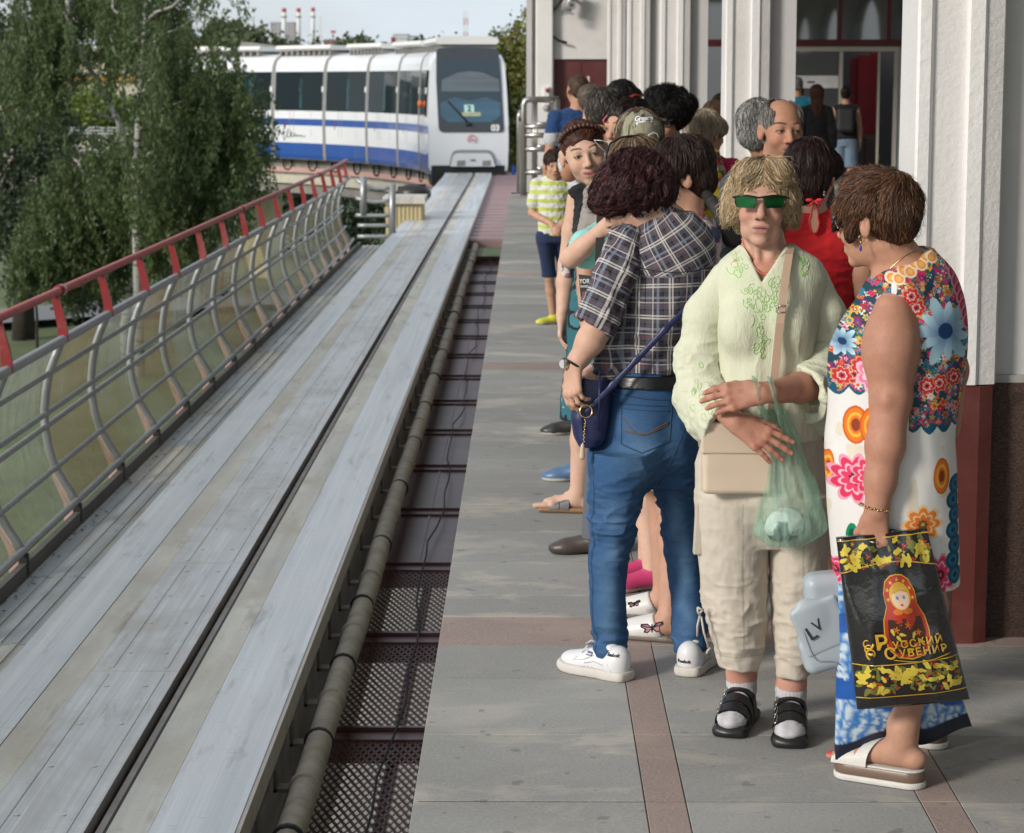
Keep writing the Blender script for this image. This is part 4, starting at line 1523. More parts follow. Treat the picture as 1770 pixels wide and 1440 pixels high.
block('brick_building','low red brick building behind the train roof',560,592,68,82,600,20,mat('far_brick',(0.26,0.105,0.09),0.9,var=0.1,vs=0.1),m_hzw,4,2)
block('white_block','white office block on the skyline above the train',679,705,58,82,900,20,mat('far_white',(0.62,0.63,0.64),0.8),m_hzw,5,4)
block('pale_block','pale grey lower block joined behind the white office block',705,729,61,82,930,20,mat('far_pale',(0.50,0.53,0.56),0.8),m_hzw,6,4)
block('red_hut','small dark red hut beside the white office block',676,682,64,80,620,6,mat('far_dark_red',(0.25,0.05,0.05),0.8),m_hzw,0,0)
m_cream2 =mat('cream_render',(0.62,0.57,0.43),0.85,var=0.06,vs=0.2)
cb2 =block('cream_building','long cream building with orange bands behind the birches',-60,425,80,230,210,12,m_cream2,m_hzw,26,4)
b =MB()
a,c =U(-60,132,209.7),U(425,139,209.7)
b.box((a[0],209.6,c[2]),(c[0],209.99,a[2]))
b.build('orange_band',[mat('orange_render',(0.62,0.30,0.07),0.8)],cb2)
st =thing('far_station_roof','grey sloping station roof with cream fascia beyond the train','roof',U(470,92,130))
b =MB()
q =[U(415,72,128),U(440,74,128),U(522,90,128),U(520,93,128),U(415,88,128)]
b.prism([(i,0) for i in range(5)],lambda u,v,tt:q[int(u)] + np.array([0,tt,0]),0,10)
b.build('roof_slope',[m_gask],st)
b =MB()
b.box((U(400,92,126)[0],126,U(400,120,126)[2]),(U(610,92,126)[0],134,U(610,84,126)[2]))
b.build('fascia',[m_cream2],st)
mast =thing('lattice_mast','red and white lattice mast on the skyline right of the blocks','mast',U(805,75,1100))
for i in range(4):
 b =MB()
 y0,y1 =68 - 12 * i,68 - 12 * (i + 1)
 for dx in (-3.4,3.4):
  b.beam(U(805 + dx,y0,1100),U(805 + dx,y1,1100),0.35,0.35)
 b.beam(U(801.6,y0,1100),U(808.4,y1,1100),0.22,0.22)
 b.beam(U(808.4,y0,1100),U(801.6,y1,1100),0.22,0.22)
 b.beam(U(801.6,y1,1100),U(808.4,y1,1100),0.3,0.3,(0,1,0))
 b.build('mast_section',[m_cw if i % 2 else mat('mast_red',(0.42,0.20,0.20),0.8)],mast)
b =MB()
for x,y in ((553,28),(577,50)):
 pass
b.beam(U(553.5,80,1300),U(553.5,28,1300),0.9,0.9)
tag(b.build('thin_mast',[m_cw]),'thin pale mast right of the three chimneys','mast')
lm_ =thing('floodlight_mast','short mast with a red lamp head above the brick building','mast',U(576,70,600))
b =MB()
b.beam(U(576,70,600),U(576,57,600),0.25,0.25)
b.build('pole',[m_gask],lm_)
b =MB()
b.box(U(571.5,57,600),U(580.5,53,601))
b.build('lamp_head',[m_rt],lm_)
# white and grey fence panels glimpsed behind the birches
fe =thing('far_viaduct_rail','pale grey viaduct railing glimpsed behind the birches','railing',U(220,225,100))
for y in (222,227,232):
 b =MB()
 b.beam(U(120,y - 2,100),U(420,y + 2,96),0.06,0.05)
 b.build('rail',[m_galv],fe)
for x in range(125,420,26):
 b =MB()
 b.beam(U(x,238,98),U(x,220,98),0.05,0.05,(0,1,0))
 b.build('post',[m_galv],fe)
hb =thing('white_billboard','white billboard with dark grey writing behind the barrier','billboard',U(400,400,58))
b =MB()
b.box(U(372,452,58),U(410,360,58.15))
b.build('board',[mat('board_white',(0.62,0.62,0.62),0.7)],hb)
b =MB()
b.box(U(372,360,57.96),U(408,349,58.15))
b.build('red_header',[m_rt],hb)
b =MB()
b.box(U(382,404,57.9),U(406,400,57.99))
b.build('caption_line',[m_gask],hb)
# ================================================================== smooth-blended body modelling (distance field -> mesh)
def vnoise(P,scale,seed=0):
 """smooth value noise in -1..1 at points P"""
 P =np.asarray(P) * scale + seed * 17.31
 i =np.floor(P).astype(np.int64)
 f =P - i
 f =f * f * (3 - 2 * f)
 def h(a,b,c):
  n =(a * 374761393 + b * 668265263 + c * 2147483647 + seed * 974711) & 0xFFFFFFFF
  n =((n ^ (n >> 13)) * 1274126177) & 0xFFFFFFFF
  n =n ^ (n >> 16)
  return (n & 0xFFFF) / 32767.5 - 1.0
 r =0
 for dx in (0,1):
  wx =f[:,0] if dx else 1 - f[:,0]
  for dy in (0,1):
   wy =f[:,1] if dy else 1 - f[:,1]
   for dz in (0,1):
    wz =f[:,2] if dz else 1 - f[:,2]
    r =r + wx * wy * wz * h(i[:,0] + dx,i[:,1] + dy,i[:,2] + dz)
 return r
def sinterp(x,xs,vs):
 """smoothed piecewise interpolation"""
 xs,vs =np.asarray(xs,float),np.asarray(vs,float)
 q =np.linspace(xs[0],xs[-1],160)
 w =np.interp(q,xs,vs)
 k =np.hanning(17)
 k /= k.sum()
 w =np.convolve(np.concatenate([np.full(8,w[0]),w,np.full(8,w[-1])]),k,'valid')
 return np.interp(x,q,w)
class SDF:
 def __init__(s,h):
  s.h =h
  s.ops =[]
 def op(s,fn,lo,hi,k=0.012,mode='u'):
  s.ops.append((fn,np.array(lo,float),np.array(hi,float),k,mode))
  return s
 def cap(s,a,b,ra,rb=None,k=0.012,mode='u',flat=None):
  a,b =np.array(a,float),np.array(b,float)
  rb =ra if rb is None else rb
  ab =b - a
  L2 =max(1e-9,float(ab @ ab))
  if flat is not None:
   nrm,fac =np.array(flat[0],float),flat[1]
   nrm =nrm / np.linalg.norm(nrm)
  def fn(X,Y,Z):
   px,py,pz =X - a[0],Y - a[1],Z - a[2]
   hh =np.clip((px * ab[0] + py * ab[1] + pz * ab[2]) / L2,0,1)
   qx,qy,qz =px - hh * ab[0],py - hh * ab[1],pz - hh * ab[2]
   r =ra + hh * (rb - ra)
   if flat is not None:
    dn =qx * nrm[0] + qy * nrm[1] + qz * nrm[2]
    ex_ =(fac - 1) * dn
    qx,qy,qz =qx + ex_ * nrm[0],qy + ex_ * nrm[1],qz + ex_ * nrm[2]
    return (np.sqrt(qx * qx + qy * qy + qz * qz) - r) / (1 + 0.35 * (fac - 1))
   return np.sqrt(qx * qx + qy * qy + qz * qz) - r
  m =max(ra,rb)
  return s.op(fn,np.minimum(a,b) - m,np.maximum(a,b) + m,k,mode)
 def limb(s,pts,rs,k=0.012,mode='u',flat=None):
  for i in range(len(pts) - 1):
   s.cap(pts[i],pts[i + 1],rs[i],rs[i + 1],k,mode,flat)
  return s
 def ell(s,c,r,R=None,k=0.012,mode='u'):
  c,r =np.array(c,float),np.array(r,float)
  R =np.eye(3) if R is None else R
  def fn(X,Y,Z):
   px,py,pz =X - c[0],Y - c[1],Z - c[2]
   u =(px * R[0,0] + py * R[1,0] + pz * R[2,0]) / r[0]
   v =(px * R[0,1] + py * R[1,1] + pz * R[2,1]) / r[1]
   w =(px * R[0,2] + py * R[1,2] + pz * R[2,2]) / r[2]
   k0 =np.sqrt(u * u + v * v + w * w)
   k1 =np.sqrt((u / r[0]) ** 2 + (v / r[1]) ** 2 + (w / r[2]) ** 2)
   return k0 * (k0 - 1) / np.maximum(k1,1e-6)
  ext =np.sqrt(((R * r[None,:]) ** 2).sum(1))
  return s.op(fn,c - ext,c + ext,k,mode)
 def stack(s,zs,cx,cy,rx,ry,yaw=0.0,k=0.02,mode='u',pw=2.0,open_ends=True):
  """cross-sections along z: centres cx, cy, half-widths rx, ry (turned by yaw)"""
  zs =np.array(zs,float)
  if zs[0] > zs[-1]:
   zs =zs[::-1]
   cx,cy,rx,ry =[np.array(q,float)[::-1] if hasattr(q,'__len__') else q for q in (cx,cy,rx,ry)]
  n =len(zs)
  cx,cy,rx,ry =[np.array(q,float) if hasattr(q,'__len__') else np.full(n,float(q)) for q in (cx,cy,rx,ry)]
  ca,sa =math.cos(yaw),math.sin(yaw)
  def fn(X,Y,Z):
   z1 =Z.ravel()
   f =lambda q:sinterp(z1,zs,q).reshape(Z.shape)
   a,b =f(rx),f(ry)
   dx,dy =X - f(cx),Y - f(cy)
   u =(dx * ca + dy * sa) / a
   v =(-dx * sa + dy * ca) / b
   if pw == 2.0:
    d =(np.sqrt(u * u + v * v) - 1) * np.minimum(a,b)
   else:
    d =((np.abs(u) ** pw + np.abs(v) ** pw) ** (1 / pw) - 1) * np.minimum(a,b)
   return np.maximum(d,np.maximum(zs[0] - Z,Z - zs[-1]))
  m =max(rx.max(),ry.max())
  return s.op(fn,(cx.min() - m,cy.min() - m,zs[0]),(cx.max() + m,cy.max() + m,zs[-1]),k,mode)
 def rbox(s,c,half,R=None,rad=0.01,k=0.008,mode='u'):
  c,half =np.array(c,float),np.array(half,float) - rad
  R =np.eye(3) if R is None else R
  def fn(X,Y,Z):
   px,py,pz =X - c[0],Y - c[1],Z - c[2]
   q =[np.abs(px * R[0,i] + py * R[1,i] + pz * R[2,i]) - half[i] for i in range(3)]
   o =np.sqrt(sum(np.maximum(w,0) ** 2 for w in q))
   return o + np.minimum(np.maximum(np.maximum(q[0],q[1]),q[2]),0) - rad
  ext =np.abs(R) @ (half + rad)
  return s.op(fn,c - ext,c + ext,k,mode)
 def plane(s,p,n,mode='i',k=0.004):
  """keep the side opposite to the normal"""
  p,n =np.array(p,float),np.array(n,float)
  n =n / np.linalg.norm(n)
  def fn(X,Y,Z):
   return (X - p[0]) * n[0] + (Y - p[1]) * n[1] + (Z - p[2]) * n[2]
  s.ops.append((fn,None,None,k,'i'))
  return s
 def mesh(s,smooth=1):
  h =s.h
  us =[o for o in s.ops if o[4] == 'u']
  lo =np.min([o[1] for o in us],0) - 3 * h
  hi =np.max([o[2] for o in us],0) + 3 * h
  n =np.ceil((hi - lo) / h).astype(int) + 1
  ax =[lo[i] + h * np.arange(n[i],dtype=np.float32) for i in range(3)]
  D =np.full(n,1.0,np.float32)
  for fn,a,b,k,mode in s.ops:
   if a is None:
    sl =(slice(None),) * 3
   else:
    i0 =np.clip(np.floor((a - k - 2 * h - lo) / h).astype(int),0,n - 1)
    i1 =np.clip(np.ceil((b + k + 2 * h - lo) / h).astype(int) + 1,1,n)
    if np.any(i1 <= i0):
     continue
    sl =tuple(slice(i0[q],i1[q]) for q in range(3))
   X =ax[0][sl[0]][:,None,None]
   Y =ax[1][sl[1]][None,:,None]
   Z =ax[2][sl[2]][None,None,:]
   d =fn(X,Y,Z).astype(np.float32)
   A =D[sl]
   if mode == 'u':
    hh =np.clip(0.5 + 0.5 * (A - d) / k,0,1)
    D[sl] =A * (1 - hh) + d * hh - k * hh * (1 - hh)
   elif mode == 's':
    hh =np.clip(0.5 + 0.5 * (-A - d) / k,0,1)     # smooth max(A, -d)
    D[sl] =-((-A) * (1 - hh) + d * hh - k * hh * (1 - hh))
   elif mode == 'i':
    D[sl] =np.maximum(A,d)
  V,Q =surface_nets(D,lo,h)
  if smooth and len(V):
   V =relax(V,Q,smooth)
  return V,Q
def surface_nets(D,lo,h):
 S =D < 0
 nx,ny,nz =D.shape
 al =np.ones((nx - 1,ny - 1,nz - 1),bool)
 an =np.zeros((nx - 1,ny - 1,nz - 1),bool)
 for dx in (0,1):
  for dy in (0,1):
   for dz in (0,1):
    q =S[dx:nx - 1 + dx,dy:ny - 1 + dy,dz:nz - 1 + dz]
    al &= q
    an |= q
 act =an & ~al
 I =np.argwhere(act)
 idx =np.full(act.shape,-1,np.int32)
 idx[act] =np.arange(len(I),dtype=np.int32)
 corners =[(0,0,0),(1,0,0),(0,1,0),(1,1,0),(0,0,1),(1,0,1),(0,1,1),(1,1,1)]
 vals =[D[I[:,0] + c[0],I[:,1] + c[1],I[:,2] + c[2]] for c in corners]
 acc =np.zeros((len(I),3),np.float32)
 cnt =np.zeros(len(I),np.float32)
 for a,b in ((0,1),(2,3),(4,5),(6,7),(0,2),(1,3),(4,6),(5,7),(0,4),(1,5),(2,6),(3,7)):
  va,vb =vals[a],vals[b]
  m =(va < 0) != (vb < 0)
  t =np.where(m,va / np.where(m,va - vb,1),0)
  ca,cb =np.array(corners[a],np.float32),np.array(corners[b],np.float32)
  p =ca[None] + t[:,None] * (cb - ca)[None]
  acc += np.where(m[:,None],p,0)
  cnt += m
 V =(I + acc / cnt[:,None]) * h + lo
 quads =[]
 for axis in range(3):
  sl0 =[slice(1,-1)] * 3
  sl1 =[slice(1,-1)] * 3
  sl0[axis] =slice(0,-1)
  sl1[axis] =slice(1,None)
  A,B =S[tuple(sl0)],S[tuple(sl1)]
  E =np.argwhere(A != B)
  if not len(E):
   continue
  off =np.array([1,1,1])
  off[axis] =0
  P =E + off
  sgn =A[tuple(E.T)]
  b_,c_ =[(1,2),(2,0),(0,1)][axis]
  db,dc =np.zeros(3,int),np.zeros(3,int)
  db[b_] =1
  dc[c_] =1
  g =lambda q:idx[q[:,0],q[:,1],q[:,2]]
  v0,v1,v2,v3 =g(P - db - dc),g(P - dc),g(P),g(P - db)
  q =np.stack([v0,v1,v2,v3],1)
  q[~sgn] =q[~sgn][:,::-1]
  quads.append(q)
 Q =np.concatenate(quads) if quads else np.zeros((0,4),int)
 Q =Q[(Q >= 0).all(1)]
 return V.astype(np.float64),Q
def gather(idx,vals,n):
 return np.stack([np.bincount(idx,weights=vals[:,c],minlength=n) for c in range(3)],1)
def relax(V,Q,it=1,lam=0.5):
 n =len(V)
 ia =np.concatenate([Q[:,0],Q[:,1],Q[:,2],Q[:,3]])
 ib =np.concatenate([Q[:,1],Q[:,2],Q[:,3],Q[:,0]])
 cnt =np.maximum(np.bincount(ia,minlength=n) + np.bincount(ib,minlength=n),1)[:,None]
 for _ in range(it):
  V =V + lam * ((gather(ia,V[ib],n) + gather(ib,V[ia],n)) / cnt - V)
 return V
def normals(V,Q):
 nn =np.cross(V[Q[:,2]] - V[Q[:,0]],V[Q[:,3]] - V[Q[:,1]])
 N =sum(gather(Q[:,k],nn,len(V)) for k in range(4))
 return N / (np.linalg.norm(N,axis=1)[:,None] + 1e-12)
def refine(V,Q):
 """one level of 4-way quad splitting (smooth midpoints)"""
 n =len(V)
 N =normals(V,Q)
 E =np.concatenate([Q[:,[0,1]],Q[:,[1,2]],Q[:,[2,3]],Q[:,[3,0]]])
 Es =np.sort(E,1)
 uq,inv =np.unique(Es,axis=0,return_inverse=True)
 inv =inv.ravel()
 em =(V[uq[:,0]] + V[uq[:,1]]) / 2
 # push midpoints out along the curve (PN-style)
 d =V[uq[:,1]] - V[uq[:,0]]
 bulge =((N[uq[:,0]] * d).sum(1) - (N[uq[:,1]] * d).sum(1)) / 8
 nm =N[uq[:,0]] + N[uq[:,1]]
 nm /= np.linalg.norm(nm,axis=1)[:,None] + 1e-12
 em =em - nm * bulge[:,None] * -1.0 * -1.0
 k =len(Q)
 e =[inv[i * k:(i + 1) * k] + n for i in range(4)]
 fc =(em[e[0] - n] + em[e[1] - n] + em[e[2] - n] + em[e[3] - n]) / 4
 f =n + len(uq) + np.arange(k)
 V2 =np.concatenate([V,em,fc])
 Q2 =np.concatenate([np.stack([Q[:,0],e[0],f,e[3]],1),np.stack([e[0],Q[:,1],e[1],f],1),
       np.stack([f,e[1],Q[:,2],e[2]],1),np.stack([e[3],f,e[2],Q[:,3]],1)])
 return V2,Q2
def bvh(V,Q):
 return BVHTree.FromPolygons([tuple(v) for v in V],[tuple(int(i) for i in q) for q in Q])
class Frame:
 def __init__(s,o,R=np.eye(3),k=1.0):
  s.o,s.R,s.k =np.array(o,float),R,k
 def pt(s,*p):
  p =p[0] if len(p) == 1 else p
  return s.o + s.R @ (np.array(p,float) * s.k)
 def inv(s,V):
  return (np.asarray(V) - s.o) @ s.R / s.k
def wrinkle(V,Q,amp,scale,stretch=(1,1,1),seed=1,ridged=False,mask=None):
 N =normals(V,Q)
 n =vnoise(V * np.array(stretch),scale,seed) + 0.5 * vnoise(V * np.array(stretch),scale * 2.1,seed + 3)
 if ridged:
  n =1 - 2 * np.abs(n) ** 0.7
 a =amp if mask is None else amp * mask
 return V + N * (n * a)[:,None]
# ---- hair -------------------------------------------------------------------
def strands(name,V,Q,parent,m_,flow,n=1500,length=0.07,seg=7,width=0.0016,lift=0.004,base_col=(0.1,0.05,0.03),cvar=0.3,jit=0.25,curl=0.0,curlf=60,rootmask=None,highlight=None,seed=3,off=0.001,lenmask=None):
 """thin tapering ribbons that lie on a hair volume and follow a flow field"""
 rg =np.random.default_rng(seed)
 T =bvh(V,Q)
 N =normals(V,Q)
 cand =np.arange(len(V)) if rootmask is None else np.nonzero(rootmask)[0]
 pick =rg.choice(cand,n)
 P =V[pick] + rg.normal(size=(n,3)) * 0.002
 nr =N[pick]
 L =length * rg.uniform(0.55,1.2,n)
 if lenmask is not None:
  L =L * lenmask[pick]
 ph =rg.uniform(0,6.28,n)
 jd =rg.normal(size=(n,3)) * jit
 pts =[P.copy()]
 nrm =[nr.copy()]
 for i in range(seg):
  d =flow(P) + jd
  d =d - nr * (d * nr).sum(1)[:,None]
  d /= np.linalg.norm(d,axis=1)[:,None] + 1e-9
  if curl:
   sd =np.cross(nr,d)
   ang =curlf * (i / seg) * 0.1 + ph
   d =d + curl * (np.cos(ang)[:,None] * sd + np.sin(ang)[:,None] * nr * 0.6)
   d /= np.linalg.norm(d,axis=1)[:,None] + 1e-9
  P =P + d * (L / seg)[:,None]
  P2,n2 =np.empty_like(P),np.empty_like(P)
  for k in range(n):
   co,no,_,dist =T.find_nearest(P[k])
   P2[k] =co
   n2[k] =no
  o =off + lift * (i + 1) / seg * rg.uniform(0.3,1.2,n)
  keep =np.linalg.norm(P - P2,axis=1) < 0.03
  P =np.where(keep[:,None],P2 + n2 * o[:,None],P)
  nr =n2
  pts.append(P.copy())
  nrm.append(nr.copy())
 pts,nrm =np.array(pts),np.array(nrm)
 K =seg + 1
 W =width * (1 - 0.75 * (np.arange(K) / seg) ** 2)
 VV,CC =[],[]
 bc =np.array(base_col)
 v =np.exp(rg.normal(size=n) * cvar)[:,None]
 col =np.clip(bc[None] * v,0,1)
 if highlight is not None:
  hl,frac =highlight
  m =rg.uniform(size=n) < frac
  col[m] =np.array(hl) * np.exp(rg.normal(size=(m.sum(),1)) * 0.2)
 dirs =np.gradient(pts,axis=0)
 side =np.cross(dirs,nrm + rg.normal(size=(1,n,3)) * 0.6)
 side /= np.linalg.norm(side,axis=2)[:,:,None] + 1e-9
 A =pts + side * W[:,None,None]
 B =pts - side * W[:,None,None]
 VV =np.stack([A,B],2)                # K, n, 2, 3
 VV =VV.transpose(1,0,2,3).reshape(-1,3)
 CC =np.repeat(col,K * 2,0)
 base =(np.arange(n) * K * 2)[:,None] + (np.arange(seg) * 2)[None]
 base =base.ravel()
 QQ =np.stack([base,base + 1,base + 3,base + 2],1)
 o =quadmesh(name,VV,QQ,[m_],parent,True,{'Col':('color',CC)})
 o['kind'] ='stuff'
 return o
m_hair =mat('hair',attr='Col',rough=0.5,var=0.06,vs=40,spec=0.28)
m_skin =mat('skin',attr='Col',rough=0.56,var=0.07,vs=45,bump=0.2,bs=300,bd=0.002,sss=0.12,spec=0.3)
m_cloth =mat('printed_cloth',attr='Col',rough=0.85,var=0.05,vs=30,bump=0.15,bs=500,bd=0.002,spec=0.2,sheen=0.1)
m_gloss =mat('leather',attr='Col',rough=0.38,var=0.06,vs=20,bump=0.1,bs=250,bd=0.002)
SKIN =np.array([0.50,0.285,0.195])
TAN =np.array([0.40,0.195,0.115])
PALE =np.array([0.60,0.385,0.29])
def head_ops(S,F,male=False,nose=1.0,neck=True,wide=1.0,smile=0.0,k=0.012):
 s =F.k
 p =F.pt
 R =F.R
 w =wide
 S.ell(p(0,0.018,0.03),np.array((0.074 * w,0.094,0.080)) * s,R,k)
 S.ell(p(0,-0.028,-0.02),np.array((0.062 * w,0.064,0.078)) * s,R,0.02 * s)
 S.ell(p(0,-0.030,-0.068),np.array(((0.052 if male else 0.047) * w,0.052,0.046)) * s,R,0.02 * s)
 S.ell(p(0,-0.070,-0.100),np.array((0.022,0.017,0.016)) * s,R,0.018 * s)
 for q in (-1,1):
  S.ell(p(q * 0.036 * w,-0.062,-0.036),np.array((0.022,0.022,0.020 + 0.004 * smile)) * s,R,0.018 * s)
  S.ell(p(q * 0.031,-0.098,0.002),np.array((0.019,0.015,0.011)) * s,R,0.012 * s,'s')
  S.ell(p(q * 0.031,-0.0785,0.000),np.array((0.0145,0.0125,0.0115)) * s,R,0.003 * s)
  S.ell(p(q * 0.0775 * w,0.012,-0.008),np.array((0.0095,0.020,0.033)) * s,R @ rotz(q * -0.35),0.006 * s)
  S.ell(p(q * 0.088 * w,0.008,-0.004),np.array((0.0075,0.009,0.017)) * s,R @ rotz(q * -0.35),0.004 * s,'s')
 S.cap(p(-0.034,-0.082,0.020),p(0.034,-0.082,0.020),0.010 * s,None,0.014 * s)
 S.cap(p(0,-0.084,0.012),p(0,-0.104 - 0.006 * nose,-0.030),0.0075 * s,0.0105 * s,0.012 * s)
 S.ell(p(0,-0.104 - 0.007 * nose,-0.034),np.array((0.0115,0.011,0.0095)) * s,R,0.008 * s)
 for q in (-1,1):
  S.ell(p(q * 0.012,-0.096,-0.038),np.array((0.0075,0.010,0.007)) * s,R,0.006 * s)
 S.ell(p(0,-0.078,-0.066),np.array((0.027,0.018,0.020)) * s,R,0.014 * s)
 S.limb([p(-0.018 - .006 * smile,-0.086 + .003 * smile,-0.062 + .005 * smile),p(0,-0.089,-0.0615),p(0.018 + .006 * smile,-0.086 + .003 * smile,-0.062 + .005 * smile)],[0.0036 * s,.0044 * s,.0036 * s],0.006 * s)
 S.cap(p(-0.013,-0.0895,-0.0735),p(0.013,-0.0895,-0.0735),0.0055 * s,None,0.006 * s)
 S.limb([p(-0.021 - .007 * smile,-0.0965 + .004 * smile,-0.0675 + .006 * smile),p(0,-.0985,-.0675),p(0.021 + .007 * smile,-0.0965 + .004 * smile,-0.0675 + .006 * smile)],[0.0035 * s] * 3,0.003 * s,'s')
def paint_head(V,col,F,skin,lip=(0.42,0.16,0.14),brow=(0.08,0.045,0.03),eyes=True,iris=(0.05,0.03,0.02),stubble=0.0,blush=0.2,smile=0.0):
 q =F.inv(V)
 x,y,z =np.abs(q[:,0]),q[:,1],q[:,2]
 zm =z - smile * 9.0 * x ** 2
 lw_ =0.024 + 0.006 * smile
 front =(y < -0.045) & (np.abs(z) < 0.13) & (x < 0.08)
 def put(mask_w,c):
  w =np.clip(mask_w,0,1)[:,None] * front[:,None]
  col[:] =col * (1 - w) + np.array(c) * w
 ch =np.exp(-(((x - 0.04) / 0.02) ** 2 + ((z + 0.035) / 0.02) ** 2)) + 0.8 * np.exp(-((x / 0.012) ** 2 + ((z + 0.034) / 0.014) ** 2))
 put(ch * blush,skin * np.array([1.0,0.62,0.6]))
 if stubble:
  st =np.clip((-0.035 - z) / 0.02,0,1) * (1 - np.clip((-0.125 - z) / 0.02,0,1))
  put(st * stubble,skin * np.array([0.45,0.5,0.55]))
 lw =1 - ((x / lw_) ** 2 + ((zm + 0.0675) / 0.0092) ** 2)
 put(np.where(y < -0.07,lw * 3,0),lip)
 put(np.where((y < -0.07),3 * (1 - ((x / lw_) ** 2 + ((zm + 0.0675) / 0.0024) ** 2)),0),np.array(lip) * 0.25)
 zb =0.026 + 0.004 * np.sin(np.clip((x - 0.012) / 0.04,0,1) * 3.14)
 bw =(1 - np.abs(z - zb) / 0.0042) * ((x > 0.013) & (x < 0.052))
 put(bw * 1.6,brow)
 for nx in (0.0,):
  put(1.5 * (1 - (((x - 0.0095) / 0.005) ** 2 + ((z + 0.0425) / 0.0035) ** 2)) * (y < -0.085),skin * 0.25)
 if eyes:
  ew =1 - (((x - 0.031) / 0.0138) ** 2 + (z / 0.0046) ** 2)
  put(np.where(ew > -0.5,1,0) * 0.8 * (ew < 0.15),np.array(skin) * 0.22)
  put(ew * 4,(0.40,0.36,0.33))
  iw =1 - (((x - 0.031) / 0.0064) ** 2 + (z / 0.0064) ** 2)
  put(np.where(ew > 0,iw * 4,0),iris)
  lid =(1 - np.abs(z - 0.0050 + ((x - 0.031) / 0.0145) ** 2 * 0.005) / 0.0022) * (np.abs(x - 0.031) < 0.0165)
  put(lid * 1.5,(0.03,0.02,0.016))
NAILS =[]
def paint_hands(V,col):
 for tip,kn,bk,sc in NAILS:
  d =np.linalg.norm(V - tip,axis=1)
  m =d < .0062 * sc
  col[m] =col[m] * np.array([1.28,1.32,1.34])
  for q in kn:
   d =np.linalg.norm(V - q,axis=1)
   w =np.clip(1 - d / (.010 * sc),0,1)[:,None]
   col[:] =col * (1 - w * np.array([.16,.30,.32]))
 NAILS.clear()
def hand(S,wrist,d,back,thumb_side,scale=1.0,curl=(0.5,0.5,0.5,0.5),spread=0.12,thumb=(0.6,0.5),k=0.005,r0=1.0):
 """palm, four bent fingers of unequal length and a thumb leaving the side of the palm.
 d: pointing direction, back: normal of the back of the hand, thumb_side: +1/-1"""
 w =np.array(wrist,float)
 d =np.array(d,float) / np.linalg.norm(d)
 b =np.array(back,float)
 b =b - d * (b @ d)
 b /= np.linalg.norm(b)
 sd =np.cross(d,b) * thumb_side
 s =scale
 R =np.array([sd,d,b]).T
 S.cap(w - d * 0.02 * s,w + d * 0.025 * s,0.025 * s,0.026 * s,0.012,'u',(b,1.45))
 lens =[0.072,0.080,0.074,0.058]
 rad =[0.0088,0.0092,0.0086,0.0076]
 offs =[0.029,0.010,-0.010,-0.028]
 for i in range(4):
  kn =w + (d * (0.088 - 0.004 * abs(i - 1) ** 1.5) + sd * offs[i] + b * (0.004 - 0.0022 * abs(i - 1.2))) * s
  S.cap(w + (d * 0.012 + sd * offs[i] * 0.55) * s,kn,0.013 * s,0.0112 * s,0.012,'u',(b,1.15))
  S.ell(kn + b * 0.002 * s,np.array([0.0098,0.011,0.0098]) * s * r0,R,0.006)
  c =curl[i] if hasattr(curl,'__len__') else curl
  fd =d * math.cos(0.0) + sd * spread * (1.5 - i) * 0.66
  fd /= np.linalg.norm(fd)
  axis =np.cross(b,fd)
  p =kn
  ang =0
  jts =[kn + b * .011 * s]
  for j,(fr_,cc) in enumerate(((0.45,c),(0.31,c * 1.25),(0.24,c * 0.8))):
   ang += cc
   dd =fd * math.cos(ang) - b * math.sin(ang)
   q =p + dd * lens[i] * fr_ * s
   ra =rad[i] * s * (1.0,0.93,0.86)[j] * r0
   S.cap(p,q,ra,ra * 0.92,0.004)
   nb =b * math.cos(ang) + fd * math.sin(ang)
   jts.append(q + nb * ra)
   p =q
  NAILS.append((jts.pop() - dd * .002,jts,b,s))
 tb =w + (d * 0.026 + sd * 0.024 - b * 0.004) * s
 t1 =tb + (d * math.cos(thumb[0]) + sd * math.sin(thumb[0]) - b * 0.25) / 1.03 * 0.040 * s
 t2 =t1 + (d * math.cos(thumb[0] - thumb[1]) + sd * math.sin(thumb[0] - thumb[1]) - b * 0.3) / 1.04 * 0.032 * s
 t3 =t2 + (d * math.cos(thumb[0] - thumb[1] * 1.7) + sd * math.sin(thumb[0] - thumb[1] * 1.7) - b * 0.25) / 1.03 * 0.024 * s
 S.cap(w + d * 0.012 * s,tb,0.016 * s,0.016 * s,0.012)
 S.cap(tb,t1,0.0145 * s,0.0112 * s,0.008)
 S.cap(t1,t2,0.0112 * s,0.010 * s,0.004)
 S.cap(t2,t3,0.010 * s,0.0082 * s,0.004)
 return R
